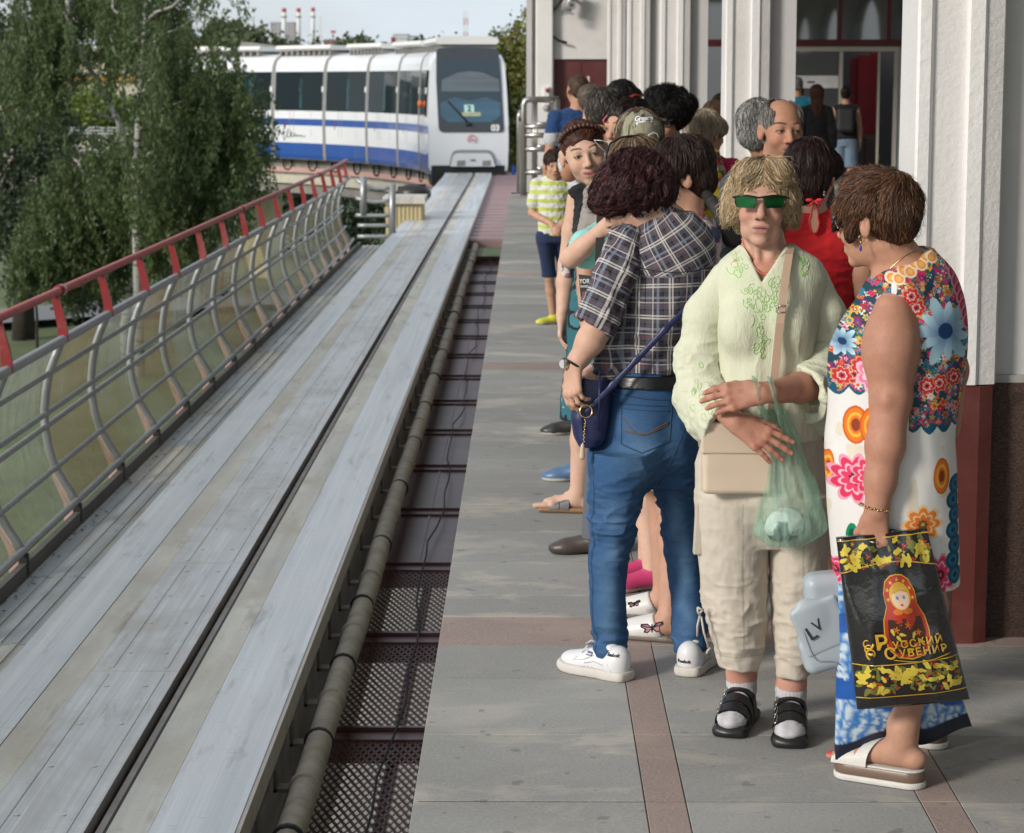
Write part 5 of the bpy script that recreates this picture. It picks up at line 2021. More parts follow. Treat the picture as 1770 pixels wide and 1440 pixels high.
def foot_ops(S,ankle,fwd,L=0.235,k=0.012,toes=True):
 """bare foot: ankle point, forward direction on the ground, sole at z0"""
 a =np.array(ankle,float)
 f =np.array([fwd[0],fwd[1],0.0])
 f /= np.linalg.norm(f)
 sd =np.array([f[1],-f[0],0])
 g =np.array([a[0],a[1],a[2] - 0.075])
 s =L / 0.235
 S.limb([a,g + f * 0.02 * s + (0,0,0.045)],[0.035 * s,0.034 * s],k)
 S.ell(g - f * 0.03 * s + (0,0,0.028),np.array((0.030,0.034,0.028)) * s,np.array([sd,f,(0,0,1)]).T,0.018)
 S.cap(g + f * 0.01 * s + (0,0,0.038),g + f * 0.13 * s + (0,0,0.020),0.034 * s,0.024 * s,0.02)
 S.cap(g + f * 0.11 * s + sd * 0.022 * s + (0,0,0.018),g + f * 0.11 * s - sd * 0.022 * s + (0,0,0.018),0.020 * s,None,0.015)
 if toes:
  for i,q in enumerate((-0.028,-0.012,0.002,0.014,0.025)):
   big =i == 0
   S.cap(g + f * 0.135 * s + sd * q * s + (0,0,0.016),g + f * (0.182 - 0.009 * i) * s + sd * q * 1.1 * s + (0,0,0.013),(0.0125 if big else 0.0095) * s,(0.0115 if big else 0.0085) * s,0.005)
# ================================================================== the queue of passengers
TZ =[.80,.88,1.0,1.08,1.2,1.3,1.36,1.405]
FEM =dict(rx=[.165,.175,.150,.138,.150,.160,.125,.058],ry=[.112,.122,.106,.100,.112,.098,.074,.054])
MAL =dict(rx=[.158,.162,.158,.156,.172,.182,.150,.062],ry=[.112,.116,.112,.112,.122,.110,.080,.058])
TCY =[.0,.008,.0,.0,-.004,.004,.014,.022]
def smoothpaint(c):
 c =np.array(c,float)
 return lambda q:np.repeat(c[None],len(q),0)
def hair_build(root,Fh,style,col,n=900,length=0.06,h=0.005,lift=0.006,curl=0.0,width=0.0013,hl=None,cvar=0.35,name='hair',jit=0.16,seed=3,gravity=0.6,seg=6):
 S =SDF(h)
 k =Fh.k
 p,R =Fh.pt,Fh.R
 def E(c,r,kk=0.02,mode='u'):
  S.ell(p(c),np.array(r) * k,R,kk * k,mode)
 if style in ('male','bald'):
  E((0,.024,.036),(.0815,.102,.085))
  E((0,.055,-.01),(.068,.060,.060))
  E((0,-.108,-.028),(.070,.070,.088),0.008,'s')
  E((0,-.01,-.125),(.11,.12,.080),0.01,'s')
  for q in (-1,1):
   E((q * .085,.002,-.02),(.02,.024,.034),0.004,'s')
  if style == 'bald':
   E((0,-.045,.115),(.064,.10,.060),0.01,'s')
   E((0,-.10,.05),(.078,.062,.075),0.01,'s')
 elif style == 'boy':
  E((0,.020,.040),(.086,.106,.086))
  E((0,.05,-.005),(.072,.062,.058))
  E((0,-.112,-.040),(.070,.066,.078),0.006,'s')
  E((0,-.01,-.125),(.11,.12,.080),0.01,'s')
  for q in (-1,1):
   E((q * .09,.002,-.025),(.02,.024,.034),0.004,'s')
 elif style == 'crop':
  E((0,.030,.040),(.090,.112,.096))
  E((0,.066,-.03),(.074,.060,.066))
  for q in (-1,1):
   E((q * .055,-.02,.035),(.045,.07,.05))
   E((q * .085,-.002,-.03),(.02,.022,.034),0.004,'s')
  E((0,-.118,-.035),(.066,.066,.080),0.008,'s')
  E((0,-.06,-.145),(.12,.11,.085),0.01,'s')
 elif style == 'bob':
  E((0,.026,.036),(.094,.114,.096))
  E((0,.040,-.05),(.092,.088,.085))
  for q in (-1,1):
   E((q * .068,-.015,-.03),(.032,.05,.07))
  E((0,-.118,-.045),(.056,.068,.080),0.01,'s')
 elif style == 'updo':
  E((0,.024,.036),(.082,.103,.087))
  E((0,.055,-.01),(.068,.060,.060))
  E((0,-.112,-.022),(.072,.070,.094),0.008,'s')
  E((0,-.02,-.13),(.11,.12,.080),0.01,'s')
  for q in (-1,1):
   E((q * .085,.002,-.02),(.02,.024,.034),0.004,'s')
  E((0,.10,.06),(.05,.045,.045))
 elif style == 'curly':
  E((0,.03,.055),(.125,.125,.105))
  for i in range(16):
   a =RNG.normal(size=3)
   a /= np.linalg.norm(a)
   a[2] =abs(a[2])
   E(np.array((0,.03,.05)) + a * np.array((.115,.11,.095)),(.035,.035,.035),0.015)
  E((0,-.125,-.03),(.062,.075,.075),0.01,'s')
 elif style == 'long':
  E((0,.026,.036),(.090,.110,.094))
  S.cap(p(0,.06,-.03),p(0,.085,-.26),.085 * k,.06 * k,0.03,'u',(R[:,1],1.6))
  E((0,-.118,-.045),(.056,.068,.080),0.01,'s')
 V,Q =S.mesh()
 V =wrinkle(V,Q,0.004 if style != 'male' else 0.0015,45,(1,1,0.4),seed)
 bc =np.array(col)
 nv =vnoise(V * np.array([1,1,.35]),130,5)[:,None]
 C =np.clip(bc * 0.75 * (1 + 0.35 * nv),0,1)
 hb =quadmesh(name,V,Q,[m_hair],root,True,{'Col':('color',C)})
 crown =p(0,.045,.125)
 bun =p(0,.13,.05)
 def flow(P):
  if style == 'updo':
   d =bun - P
   return d / (np.linalg.norm(d,axis=1)[:,None] + 1e-6)
  d =P - crown
  d /= np.linalg.norm(d,axis=1)[:,None] + 1e-6
  d =d + np.array([0,0,-gravity])
  if curl:
   d =d + RNG.normal(size=d.shape) * curl
  return d
 strands('hair_strands',V,Q,hb,m_hair,flow,int(n * 1.7),length * 1.2 * k,seg,width,lift,bc,cvar,jit,curl,60,highlight=hl,seed=seed)
 return hb,V,Q
def shoe_build(root,ankle,fwd,col,kind='shoe',sole=(0.5,0.48,0.45),L=0.245,h=0.005,skin=SKIN,name='shoe'):
 a =np.array(ankle,float)
 f =np.array([fwd[0],fwd[1],0.0])
 f /= np.linalg.norm(f)
 sd =np.array([f[1],-f[0],0])
 g =np.array([a[0],a[1],0.0])
 s =L / 0.245
 R =np.array([sd,f,(0,0,1)]).T
 S =SDF(h)
 if kind == 'shoe':
  S.ell(g - f * 0.035 * s + (0,0,.04),np.array((.036,.042,.042)) * s,R,.02)
  S.cap(g + (0,0,.05 * s),g + f * 0.11 * s + (0,0,.028 * s),.038 * s,.033 * s,.02)
  S.ell(g + f * 0.12 * s + (0,0,.022),np.array((.041,.062,.030)) * s,R,.02)
  S.cap(g + (0,0,.05),g - f * .01 + (0,0,.075),.036 * s,.036 * s,.02)
  S.plane((0,0,0.0),(0,0,-1))
  V,Q =S.mesh()
  C =np.where(V[:,2:3] < 0.016,np.array(sole)[None],np.array(col)[None])
  return quadmesh(name,V,Q,[m_gloss],root,True,{'Col':('color',C)})
 # sandal: sole and straps
 S.rbox(g + f * 0.045 * s + (0,0,.012),(.040 * s,.125 * s,.012),R,.011,.004)
 V,Q =S.mesh()
 V[:,2] =np.maximum(V[:,2],0.0)
 C =np.repeat(np.array(sole)[None],len(V),0)
 so =quadmesh(name,V,Q,[m_gloss],root,True,{'Col':('color',C)})
 if kind == 'slide':
  S =SDF(h * .8)
  S.cap(g + f * .045 * s + (0,0,.042),g + f * .125 * s + (0,0,.026),.050 * s,.044 * s,.01)
  S.plane(g + f * .155 * s + (0,0,.03),f * .8 + np.array([0,0,.25]))
  S.plane(g + f * .03 * s + (0,0,.05),-f + np.array([0,0,.55]))
  S.plane((0,0,.016),(0,0,-1))
  V,Q =S.mesh()
  quadmesh('slide_upper',V,Q,[m_gloss],so,True,{'Col':('color',np.repeat(np.array(col)[None],len(V),0))})
  return so
 for t_,w_,hh in ((0.10,.022,.046),(0.055,.020,.066)) if kind == 'sandal' else ((0.070,.052,.062),):
  b =MB()
  c0 =g + f * t_ * s
  nn =10
  def fn(u,v,o=0.0):
   an =math.pi * u
   return c0 + f * (v - .5) * 2 * w_ * s + sd * -math.cos(an) * (.043 + o) * s + np.array([0,0,.016 + math.sin(an) ** 0.6 * (hh + o - .016 - (v - .5) * (.055 if kind == 'slide' else .020))])
  b.grid(lambda u,v:fn(u,v),nn,4)
  b.grid(lambda u,v:fn(1 - u,v,-0.004),nn,4)
  st =b.mesh('strap',[m_gloss],wloc(so),True,{'Col':('color',np.repeat(np.array(col)[None],len(b.v),0))})
  link('strap',st,so)
 return so
def person(label,D,px,top,yaw=0.0,male=False,bulk=1.0,skin=SKIN,head=(0,0,0),hair='bob',hcol=(.05,.025,.02),hkw=None,topw=None,bottom=None,
   shoes=None,arms=None,feet=None,h=0.006,hh=None,face=None,hscale=None,lean=(0,0),wide=1.0,stature=None,group='passengers queuing on the platform',dx=0.0):
 zt =U(px,top,D)[2]
 H =(zt - 0.02) if stature is None else stature
 k =H / 1.65
 x0 =U(px,top + 40,D)[0] + dx
 root =thing('person',label,'person',(x0,D,0),group)
 F =Frame((x0,D,0),rotz(yaw),k)
 hk =hscale if hscale else 0.55 + 0.45 * k
 Fh =Frame(F.pt(0,0,0) + np.array([lean[0],lean[1],zt - 0.02 - 0.112 * hk]),rotz(head[0]) @ rotx(head[1]) @ roty(head[2]),hk)
 prof_ =MAL if male else FEM
 rx =np.array(prof_['rx']) * k * bulk
 ry =np.array(prof_['ry']) * k * bulk
 zs =np.array(TZ) * k
 cxy =np.stack([np.array([0,cy,0]) for cy in TCY]) @ F.R.T * k + F.o
 S =SDF(h)
 S.stack(zs,cxy[:,0],cxy[:,1],rx - .008,ry - .008,yaw,0.02)
 shx =(.175 if male else .150) * (0.6 + 0.4 * bulk)
 S.cap(Fh.pt(0,.022,-.06),F.pt(0,.022,1.36),.053 * hk * (1.08 if male else .95),.064 * k,.03)
 # legs
 ank,knees =[],[]
 for i,q in enumerate((-1,1)):
  hip =F.pt(q * .085,.005,.86)
  if feet:
   an =np.array(feet[i][0],float)
  else:
   an =F.pt(q * .10,.02,.08)
  kn =hip * .48 + an * .52 + F.R @ np.array([0,-.012,0]) * k
  ank.append(an)
  knees.append(kn)
  S.limb([hip,kn,kn * .62 + an * .38 + F.R @ np.array([0,.012,0]) * k,an],[.082 * k * bulk,.054 * k * bulk,.052 * k * bulk,.036 * k],.02)
  fd =feet[i][1] if feet else (F.R @ np.array([q * .18,-1,0]))[:2]
  if shoes is None or shoes.get('kind','shoe') != 'shoe':
   foot_ops(S,np.array([an[0],an[1],.078]) + np.array([0,0,.012 if shoes else 0]),fd,.235 * k)
 # arms
 arms =arms or ('down','down')
 AJ =[]
 for i,q in enumerate((-1,1)):
  sh =F.pt(q * shx,.02,1.335)
  a =arms[i]
  if a == 'down':
   el,wr =F.pt(q * (shx + .055),.035,1.06),F.pt(q * (shx + .06),-.03,.84)
   hd,bk =np.array([0,0,-1.0]),F.R @ np.array([q * 1.0,0,0])
  elif a == 'fold':
   el,wr =F.pt(q * (shx + .05),.0,1.07),F.pt(q * .06,-.19,1.06)
   hd,bk =F.R @ np.array([-q * 1.0,-.2,.05]),F.R @ np.array([0,-1.0,0.2])
  elif a == 'front':
   el,wr =F.pt(q * (shx + .045),.01,1.07),F.pt(q * .05,-.20,.98)
   hd,bk =F.R @ np.array([-q * 0.6,-.5,-.5]),F.R @ np.array([0,-.7,0.7])
  elif a == 'up':
   el,wr =F.pt(q * (shx + .05),-.06,1.10),F.pt(q * (shx - .02),-.22,1.27)
   hd,bk =F.R @ np.array([-q * .3,-.3,.9]),F.R @ np.array([q * .3,-1,0.1])
  else:
   el,wr,hd,bk =[np.array(v,float) for v in a]
  AJ.append((sh,el,wr))
  ab =0.5 + 0.5 * bulk
  S.limb([sh,sh * .5 + el * .5,el],[.050 * k * ab,.044 * k * ab,.036 * k * ab],.02)
  S.limb([el,el * .65 + wr * .35,wr],[.037 * k * ab,.037 * k * ab,.025 * k],.012)
  hand(S,wr,hd,bk,q if a == 'x' else -q,.95 * k,0.35,0.05)
 if hh is None:
  head_ops(S,Fh,male,wide=wide)
  V,Q =S.mesh()
 else:
  head_ops(S,Fh,male,wide=wide,smile=(face or {}).get('smile',0))
  V,Q =S.mesh(0)
  V =relax(V,Q,1,.4)
 col =np.repeat(np.array(skin)[None],len(V),0)
 col *= (1 + .06 * vnoise(V,30,2))[:,None]
 fk =dict(face or {})
 paint_hands(V,col)
 paint_head(V,col,Fh,np.array(skin),**fk)
 body =quadmesh('body',V,Q,[m_skin],root,True,{'Col':('color',col)})
 # top
 if topw:
  S =SDF(h)
  off =topw.get('off',.012)
  z0 =topw.get('z0',.84) * k
  zz =np.concatenate([[z0],zs[(zs > z0 + .02)]])
  fi =lambda arr:np.interp(zz,zs,arr)
  fl =topw.get('flare',0.0)
  ex =off + fl * np.clip((1.1 * k - zz) / (.4 * k),0,2)
  S.stack(zz,fi(cxy[:,0]),fi(cxy[:,1]),fi(rx) + ex,fi(ry) + ex,yaw,.02)
  if not male:
   for q in (-1,1):
    S.ell(F.pt(q * .072,-.085 * bulk,1.19),np.array((.075,.062,.075)) * k * (0.5 + .5 * bulk),F.R,.03)
  sl =topw.get('sleeve',.6)
  for (sh,el,wr),q in zip(AJ,(-1,1)):
   S.cap(F.pt(q * .07,.022,1.365),sh,.05 * k,.055 * k,.03)
   if sl > 0:
    pts =[sh]
    if sl <= 1:
     pts += [sh + (el - sh) * sl]
    else:
     pts += [el,el + (wr - el) * (sl - 1)]
    rr =[.060 * k * ab] + [.056 * k * ab + topw.get('sflare',0)] * (len(pts) - 1)
    S.limb(pts,[r_ + off * .3 for r_ in rr],.02)
   else:
    S.ell(F.pt(q * (shx + .045),0.02,1.29),np.array((.05,.07,.075)) * k,F.R,.01,'s')
  nr_ =topw.get('neck',.07)
  S.ell(F.pt(0,-.015,1.425),np.array((nr_,nr_ * 1.05,.055 + topw.get('vneck',0))) * k,F.R,.006,'s')
  V,Q =S.mesh()
  V =wrinkle(V,Q,topw.get('wr',.007),9,(1,1,1.6),4)
  V =wrinkle(V,Q,topw.get('wr',.007) * .6,22,(1,1,1.8),9,True)
  q_ =F.inv(V)
  C =topw['paint'](q_)
  quadmesh(topw.get('name','shirt'),V,Q,[m_cloth],root,True,{'Col':('color',C)})
 if bottom:
  S =SDF(h)
  kind =bottom['kind']
  z1 =bottom.get('z1',1.02) * k
  z0 =bottom.get('z0',.1) * k
  fi =lambda z,arr:np.interp(z,zs,arr)
  if kind in ('trousers','shorts'):
   zz =np.array([.80 * k,.88 * k,.95 * k,z1])
   S.stack(zz,fi(zz,cxy[:,0]),fi(zz,cxy[:,1]),fi(zz,rx) + .004,fi(zz,ry) + .004,yaw,.03)
   for i,q in enumerate((-1,1)):
    hip =F.pt(q * .085,.005,.84)
    kn,an =knees[i],ank[i]
    if z0 > kn[2]:
     t_ =(hip[2] - z0) / (hip[2] - kn[2])
     S.limb([hip,hip + (kn - hip) * t_],[.100 * k * bulk,.094 * k * bulk + bottom.get('flare',0)],.03)
    else:
     t_ =(kn[2] - z0) / (kn[2] - an[2])
     S.limb([hip,kn,kn + (an - kn) * t_],[.098 * k * bulk,.070 * k * bulk,.056 * k * bulk + bottom.get('flare',0)],.03)
   S.plane((0,0,z0),(0,0,-1))
  else:
   zz =np.array([z0,z0 * .5 + .88 * k * .5,.88 * k,.97 * k,z1])
   fl =bottom.get('flare',.04)
   ex =np.array([fl + .012,fl * .5 + .012,.012,.012,.010])
   S.stack(zz,np.full(5,F.o[0]),np.full(5,F.o[1]),fi(zz,rx) + ex,fi(zz,ry) + ex,yaw,.02)
  V,Q =S.mesh()
  V =wrinkle(V,Q,bottom.get('wr',.006),8,(1,1,.6),6)
  C =bottom['paint'](F.inv(V))
  quadmesh(bottom.get('name',kind),V,Q,[m_cloth],root,True,{'Col':('color',C)})
 if shoes:
  for i,q in enumerate((-1,1)):
   fd =feet[i][1] if feet else (F.R @ np.array([q * .18,-1,0]))[:2]
   shoe_build(root,ank[i],fd,shoes['col'],shoes.get('kind','shoe'),shoes.get('sole',(.5,.48,.45)),.245 * k,h,skin,'sandal' if shoes.get('kind','shoe') != 'shoe' else 'shoe')
 if hair:
  hk_ =dict(hkw or {})
  hk_.setdefault('h',max(.004,h * .8))
  hair_build(root,Fh,hair,hcol,**hk_)
 return dict(root=root,F=F,Fh=Fh,k=k,AJ=AJ)
def pglasses(P,frame_col,lens_col,w=.145,name='sunglasses'):
 Fh =P['Fh']
 p =Fh.pt
 mf =mat('frame_%s_plastic' % name,frame_col,.3)
 ml =mat('lens_%s' % name,lens_col,.08,spec=.8)
 b =MB()
 for q in (-1,1):
  b.tube([p(q * .006,-.103,.006),p(q * .012,-.103,.014),p(q * .06,-.096,.014),p(q * .066,-.09,.008),p(q * .058,-.097,-.016),p(q * .018,-.104,-.016)],.0022,5,closed=True)
  b.tube([p(q * .066,-.09,.010),p(q * .080,-.03,.010),p(q * .080,.02,.0)],.0025,5)
 b.tube([p(-.006,-.104,.008),p(.006,-.104,.008)],.0025,5)
 fr_ =b.build(name,[mf],P['root'],smooth=True)
 for q in (-1,1):
  b =MB()
  b.add([p(q * .008,-.1035,.010),p(q * .058,-.0965,.013),p(q * .064,-.091,.006),p(q * .056,-.097,-.014),p(q * .018,-.104,-.014)],[(0,1,2,3,4)])
  b.build('lens',[ml],fr_)
def feet_px(*lst):
 """ankle positions and toe directions from the pixels of heel and toe on the floor"""
 out =[]
 for hx,hy,tx,ty in lst:
  a,c =G(hx,hy,0),G(tx,ty,0)
  d =(c - a)
  d /= np.linalg.norm(d)
  p =a + d * .05
  out.append(((p[0],p[1],.08),(d[0],d[1])))
 return out
def bands(stops):
 """colour bands by canonical height"""
 def fn(q):
  C =np.zeros((len(q),3))
  for z,c in stops:
   C[q[:,2] >= z] =c
  return C
 return fn
def blotch(cols,scale,seed=1,base=None):
 def fn(q):
  C =np.repeat(np.array(cols[0])[None],len(q),0)
  for i,c in enumerate(cols[1:]):
   n =vnoise(q,scale,seed + 7 * i)
   C[n > .22] =c
  return C
 return fn
DARKF =dict(lip=(.36,.13,.11),brow=(.05,.03,.025))
# --- smiling woman with a braid
def tropic(q):
 C =np.repeat(np.array([[.012,.013,.015]]),len(q),0)
 n =vnoise(q * np.array([1,1,.6]),22,3)
 s =np.sin(q[:,0] * 120 + q[:,2] * 90 + 9 * vnoise(q,11,8))
 low =q[:,2] < 1.19
 C[low & (n > -.05)] =(.03,.13,.16)
 C[low & (n > .12) & (s > .55) & (vnoise(q,9,4) > -.1)] =(.24,.36,.38)
 C[low & (n < -.35)] =(.05,.19,.22)
 return C
def kimono(q):
 C =np.repeat(np.array([[.60,.57,.56]]),len(q),0)
 n,m =vnoise(q,40,2),vnoise(q,55,5)
 C[n > .2] =(.30,.14,.15)
 C[m > .3] =(.10,.10,.11)
 return C
fe =feet_px((1020,886,953,884),(1040,880,985,872))
Pn =person('smiling woman with a braided crown of brown hair in a black and teal dress',9.5,1010,203,-.25,dx=.12,lean=(-.12,0),skin=PALE,hscale=1.1,head=(.07,.08,-.21),hair='updo',hcol=(.060,.022,.014),
   hkw=dict(n=1400,length=.085,lift=.003,width=.0011,cvar=.35,hl=((.16,.06,.035),.25)),topw=dict(z0=.80,sleeve=0,neck=.085,vneck=.02,paint=tropic,name='dress_top',off=.014),
   bottom=dict(kind='skirt',z0=.42,z1=1.0,flare=.05,paint=tropic),arms=('down','front'),h=.0055,hh=1,wide=1.10,bulk=1.0,feet=fe,shoes=dict(col=(.11,.115,.12),kind='sandal',sole=(.26,.15,.07)),
   face=dict(lip=(.46,.17,.16),brow=(.10,.06,.045),smile=1.0,blush=.35))
# braid across the crown
b =MB()
Fh =Pn['Fh']
for i in range(15):
 t =-1.25 + 2.5 * i / 14
 c =Fh.pt(.087 * math.sin(t),-.052 + .03 * abs(t) ** 2 * .6,.045 + .062 * math.cos(t))
 b.ball(c,(.012,.009,.010),8,R3=Fh.R @ roty(t + (.5 if i % 2 else -.5)))
b.build('braid',[mat('braid_hair',(.075,.028,.018),.4,var=.4,vs=160)],Pn['root'],smooth=True)
b =MB()
b.ball(U(963,262,9.5),(.012,.02,.035),8)
# open floral kimono on her arm side
F =Pn['F']
S =SDF(.007)
S.limb([F.pt(-.15,.03,1.30),F.pt(-.20,.04,1.05),F.pt(-.20,.03,.78)],[.045,.050,.065],.03,flat=(F.R[:,0],1.6))
S.ell(F.pt(-.29,-.02,1.2),(.05,.07,.4),F.R,.01,'s')
V,Q =S.mesh()
V =wrinkle(V,Q,.008,14,(1,1,.3),3)
quadmesh('kimono',V,Q,[m_cloth],Pn['root'],True,{'Col':('color',kimono(F.inv(V)))})
# --- boy
fe =feet_px((966,560,924,562),(985,556,958,560))
Pb =person('small boy in a yellow and white striped shirt and navy shorts',17.06,958,256,.12,male=True,skin=np.array([.52,.30,.20]),head=(.10,.12,0),hair='boy',hcol=(.045,.025,.018),
   hkw=dict(n=700,length=.05,lift=.004,width=.002),bulk=.86,hscale=.90,h=.006,hh=1,arms=('front','front'),feet=fe,
   topw=dict(z0=.86,sleeve=.62,neck=.07,sflare=.008,paint=lambda q:np.where((np.sin(q[:,2] * 78 + .4 * q[:,0]) > -.1)[:,None],np.array([[.66,.66,.62]]),np.array([[.50,.58,.14]]))),
   bottom=dict(kind='shorts',z1=1.0,z0=.46,paint=smoothpaint((.022,.035,.085)),flare=.012),shoes=dict(col=(.62,.62,.06),sole=(.55,.55,.45)),face=dict(lip=(.42,.17,.15),brow=(.06,.04,.03),blush=.3))
b =MB()
for q in (-.012,.012):
 b.tube([Pb['F'].pt(q,-.135,.99),Pb['F'].pt(q * 1.6,-.14,.93)],.004,5)
b.build('drawstring',[mat('drawstring_grey',(.4,.4,.42),.7)],Pb['root'],smooth=True)
# --- folded-arm man behind the smiling woman
Pm =person('man with short dark greying hair and bare tanned arms behind the smiling woman',11.7,1046,147,2.4,male=True,skin=TAN,head=(2.55,.1,0),hair='male',hcol=(.055,.048,.042),
   hkw=dict(n=1100,length=.028,lift=.004,hl=((.22,.2,.18),.22)),h=.007,arms=('down',[U(984,300,11.5),U(1004,262,11.4),(0,-.3,1),(-.5,-1,0)]),wide=1.05,bulk=1.08,
   topw=dict(z0=.8,sleeve=.5,paint=smoothpaint((.55,.55,.56))),bottom=dict(kind='trousers',paint=smoothpaint((.05,.055,.07)),z0=.06),
   feet=feet_px((1015,752,985,752),(1045,752,1015,757)),shoes=dict(col=(.03,.028,.026)))
# --- striped polo man
Pp =person('man in a navy polo with pale and turquoise stripes near the maroon door',19.5,998,127,3.4,male=True,skin=np.array([.45,.24,.16]),head=(3.5,0,0),hair='male',hcol=(.09,.055,.035),hkw=dict(n=500,length=.02,lift=.003),
   h=.008,wide=1.1,topw=dict(z0=.84,sleeve=.55,paint=bands([(-1,(.03,.06,.15)),(1.03,(.22,.52,.52)),(1.10,(.02,.04,.10)),(1.13,(.45,.45,.47)),(1.23,(.02,.055,.16))])),
   bottom=dict(kind='trousers',paint=smoothpaint((.08,.09,.12)),z0=.06),shoes=dict(col=(.06,.06,.06)))
Pe =person('man with cropped light brown hair turned away beside the maroon door',17.5,1027,142,2.2,male=True,skin=np.array([.5,.29,.21]),head=(1.9,0,0),hair='male',hcol=(.13,.10,.075),hkw=dict(n=400,length=.02,lift=.003),h=.009,
   topw=dict(z0=.84,sleeve=.5,paint=smoothpaint((.25,.12,.11))),bottom=dict(kind='trousers',paint=smoothpaint((.05,.06,.1)),z0=.06),shoes=dict(col=(.06,.06,.06)))
Pr =person('black haired person with bright red sunglass arms near the fifth pier',16,1080,138,1.9,male=True,skin=TAN,head=(2.2,.05,0),hair='crop',hcol=(.014,.012,.012),hkw=dict(n=700,length=.05,lift=.006),h=.008,
   topw=dict(z0=.84,sleeve=.5,paint=smoothpaint((.08,.08,.09))),bottom=dict(kind='trousers',paint=smoothpaint((.04,.04,.05)),z0=.06),shoes=dict(col=(.06,.06,.06)))
b =MB()
Fh =Pr['Fh']
for q in (-1,1):
 b.tube([Fh.pt(q * .093,-.07,.03),Fh.pt(q * .097,.0,.035),Fh.pt(q * .093,.06,.0)],.008,6)
b.tube([Fh.pt(-.093,-.07,.03),Fh.pt(-.05,-.115,.04),Fh.pt(.05,-.115,.04),Fh.pt(.093,-.07,.03)],.007,6)
b.build('sunglasses',[mat('coral_red_plastic',(.65,.07,.05),.3)],Pr['root'],smooth=True)
# --- dark haired woman with a pink hair clip
Pg =person('dark haired woman with a pink clip at her temple behind the olive cap',10.6,1080,166,-.6,skin=SKIN,head=(-.75,.15,0),hair='updo',hcol=(.022,.014,.012),hkw=dict(n=900,length=.08,lift=.003),h=.007,
   topw=dict(z0=.8,sleeve=.5,paint=smoothpaint((.16,.13,.13))),bottom=dict(kind='skirt',z0=.5,paint=smoothpaint((.07,.08,.12))),feet=feet_px((1025,833,985,832),(1045,828,1008,826)),
   shoes=dict(col=(.08,.15,.27),sole=(.62,.61,.58)),face=DARKF)
b =MB()
Fh =Pg['Fh']
b.beam(Fh.pt(-.075,-.055,.025),Fh.pt(-.088,.01,.055),.006,.018)
b.build('hair_clip',[mat('clip_pink',(.70,.16,.24),.4)],Pg['root'])
# --- olive cap
Pc =person('woman in an olive baseball cap with white script behind the cat ear girl',9.2,1106,189,0.05,skin=SKIN,head=(.06,.32,0),hair='bob',hcol=(.10,.065,.04),hkw=dict(n=500,length=.08),h=.007,
   topw=dict(z0=.8,sleeve=.6,paint=smoothpaint((.30,.27,.25))),bottom=dict(kind='trousers',paint=smoothpaint((.10,.11,.13)),z0=.06),
   feet=feet_px((1052,958,984,957),(1080,950,1030,952)),shoes=dict(col=(.065,.048,.040),sole=(.05,.045,.04)),face=DARKF)
Fh =Pc['Fh']
S =SDF(.004)
S.ell(Fh.pt(0,.018,.046),np.array((.091,.112,.086)) * Fh.k,Fh.R,.01)
S.ell(Fh.pt(0,.03,.02),np.array((.090,.104,.07)) * Fh.k,Fh.R,.02)
S.plane(Fh.pt(0,0,.010),-Fh.R[:,2])
S.rbox(Fh.pt(0,-.125,.018),np.array((.070,.055,.0045)),Fh.R @ rotx(.22),.004,.012)
S.ell(Fh.pt(0,-.125,-.04),np.array((.15,.2,.045)) * Fh.k,Fh.R,.004,'s')
V,Q =S.mesh()
V =wrinkle(V,Q,.0015,40,(1,1,1),3)
lc =Fh.inv(V)
C =np.repeat(np.array([[.30,.29,.20]]),len(V),0)
for t in range(3):
 a =t * math.pi / 3 + .52
 seam =np.abs(lc[:,0] * math.cos(a) + (lc[:,1] - .018) * math.sin(a)) < .0022
 C[seam & (lc[:,2] > .03)] =(.20,.19,.13)
C *= (1 + .12 * vnoise(V,25,4))[:,None]
quadmesh('cap',V,Q,[m_cloth],Pc['root'],True,{'Col':('color',C)})
capT =bvh(V,Q)
def decal(verts,faces,T,origin,right,up,ndir,parent,nm,m_,off=.0012,scale=1.0,dist=.3):
 """flat print laid onto a surface: every vertex is dropped along ndir"""
 o =np.array(origin,float)
 r,u,n =[np.array(x,float) / np.linalg.norm(x) for x in (right,up,ndir)]
 b =MB()
 out =[]
 for v in verts:
  p =o + r * v[0] * scale + u * v[1] * scale
  hit =T.ray_cast(Vector(p - n * dist),Vector(n),dist * 2)
  q =np.array(hit[0]) - n * off if hit[0] is not None else p
  out.append(q)
 b.add(out,faces)
 return b.build(nm,[m_],parent,smooth=False)
tv,tf =text_mesh('Greece',.026,0,.92,.32,.0012)
ang =.22
rot =lambda v:np.array([v[0] * math.cos(ang * .4) - v[1] * math.sin(ang * .4),v[0] * math.sin(ang * .4) + v[1] * math.cos(ang * .4) + 0.12 * v[0] * abs(v[0]) * -8,0])
ori =U(1113,204,9.2)
vd =U(1113,204,9.2) - np.array([0,0,EYE])
m_capw,m_capk =mat('cap_script_white',(.78,.78,.78),.6),mat('cap_script_navy',(.02,.025,.06),.6)
tv2,tf2 =text_mesh('Greece',.026,0,.92,.32,.0032)
decal([rot(v) + (0.0006,-.0006,0) for v in tv2],tf2,capT,ori,(1,0,0),(0,0,1),vd,Pc['root'],'script_outline',m_capk,.0012)
decal([rot(v) for v in tv],tf,capT,ori,(1,0,0),(0,0,1),vd,Pc['root'],'cap_lettering',m_capw,.0022)
sw_ =[(-.034,-.018),(-.026,-.012),(0,-.010),(.03,-.011),(.034,-.014),(.03,-.017),(0,-.016),(-.022,-.018),(-.03,-.028)]
decal([rot((x,y)) for x,y in sw_],[(0,1,7,8),(1,2,6,7),(2,3,5,6),(3,4,5)],capT,ori,(1,0,0),(0,0,1),vd,Pc['root'],'cap_swoosh',m_capw,.002)
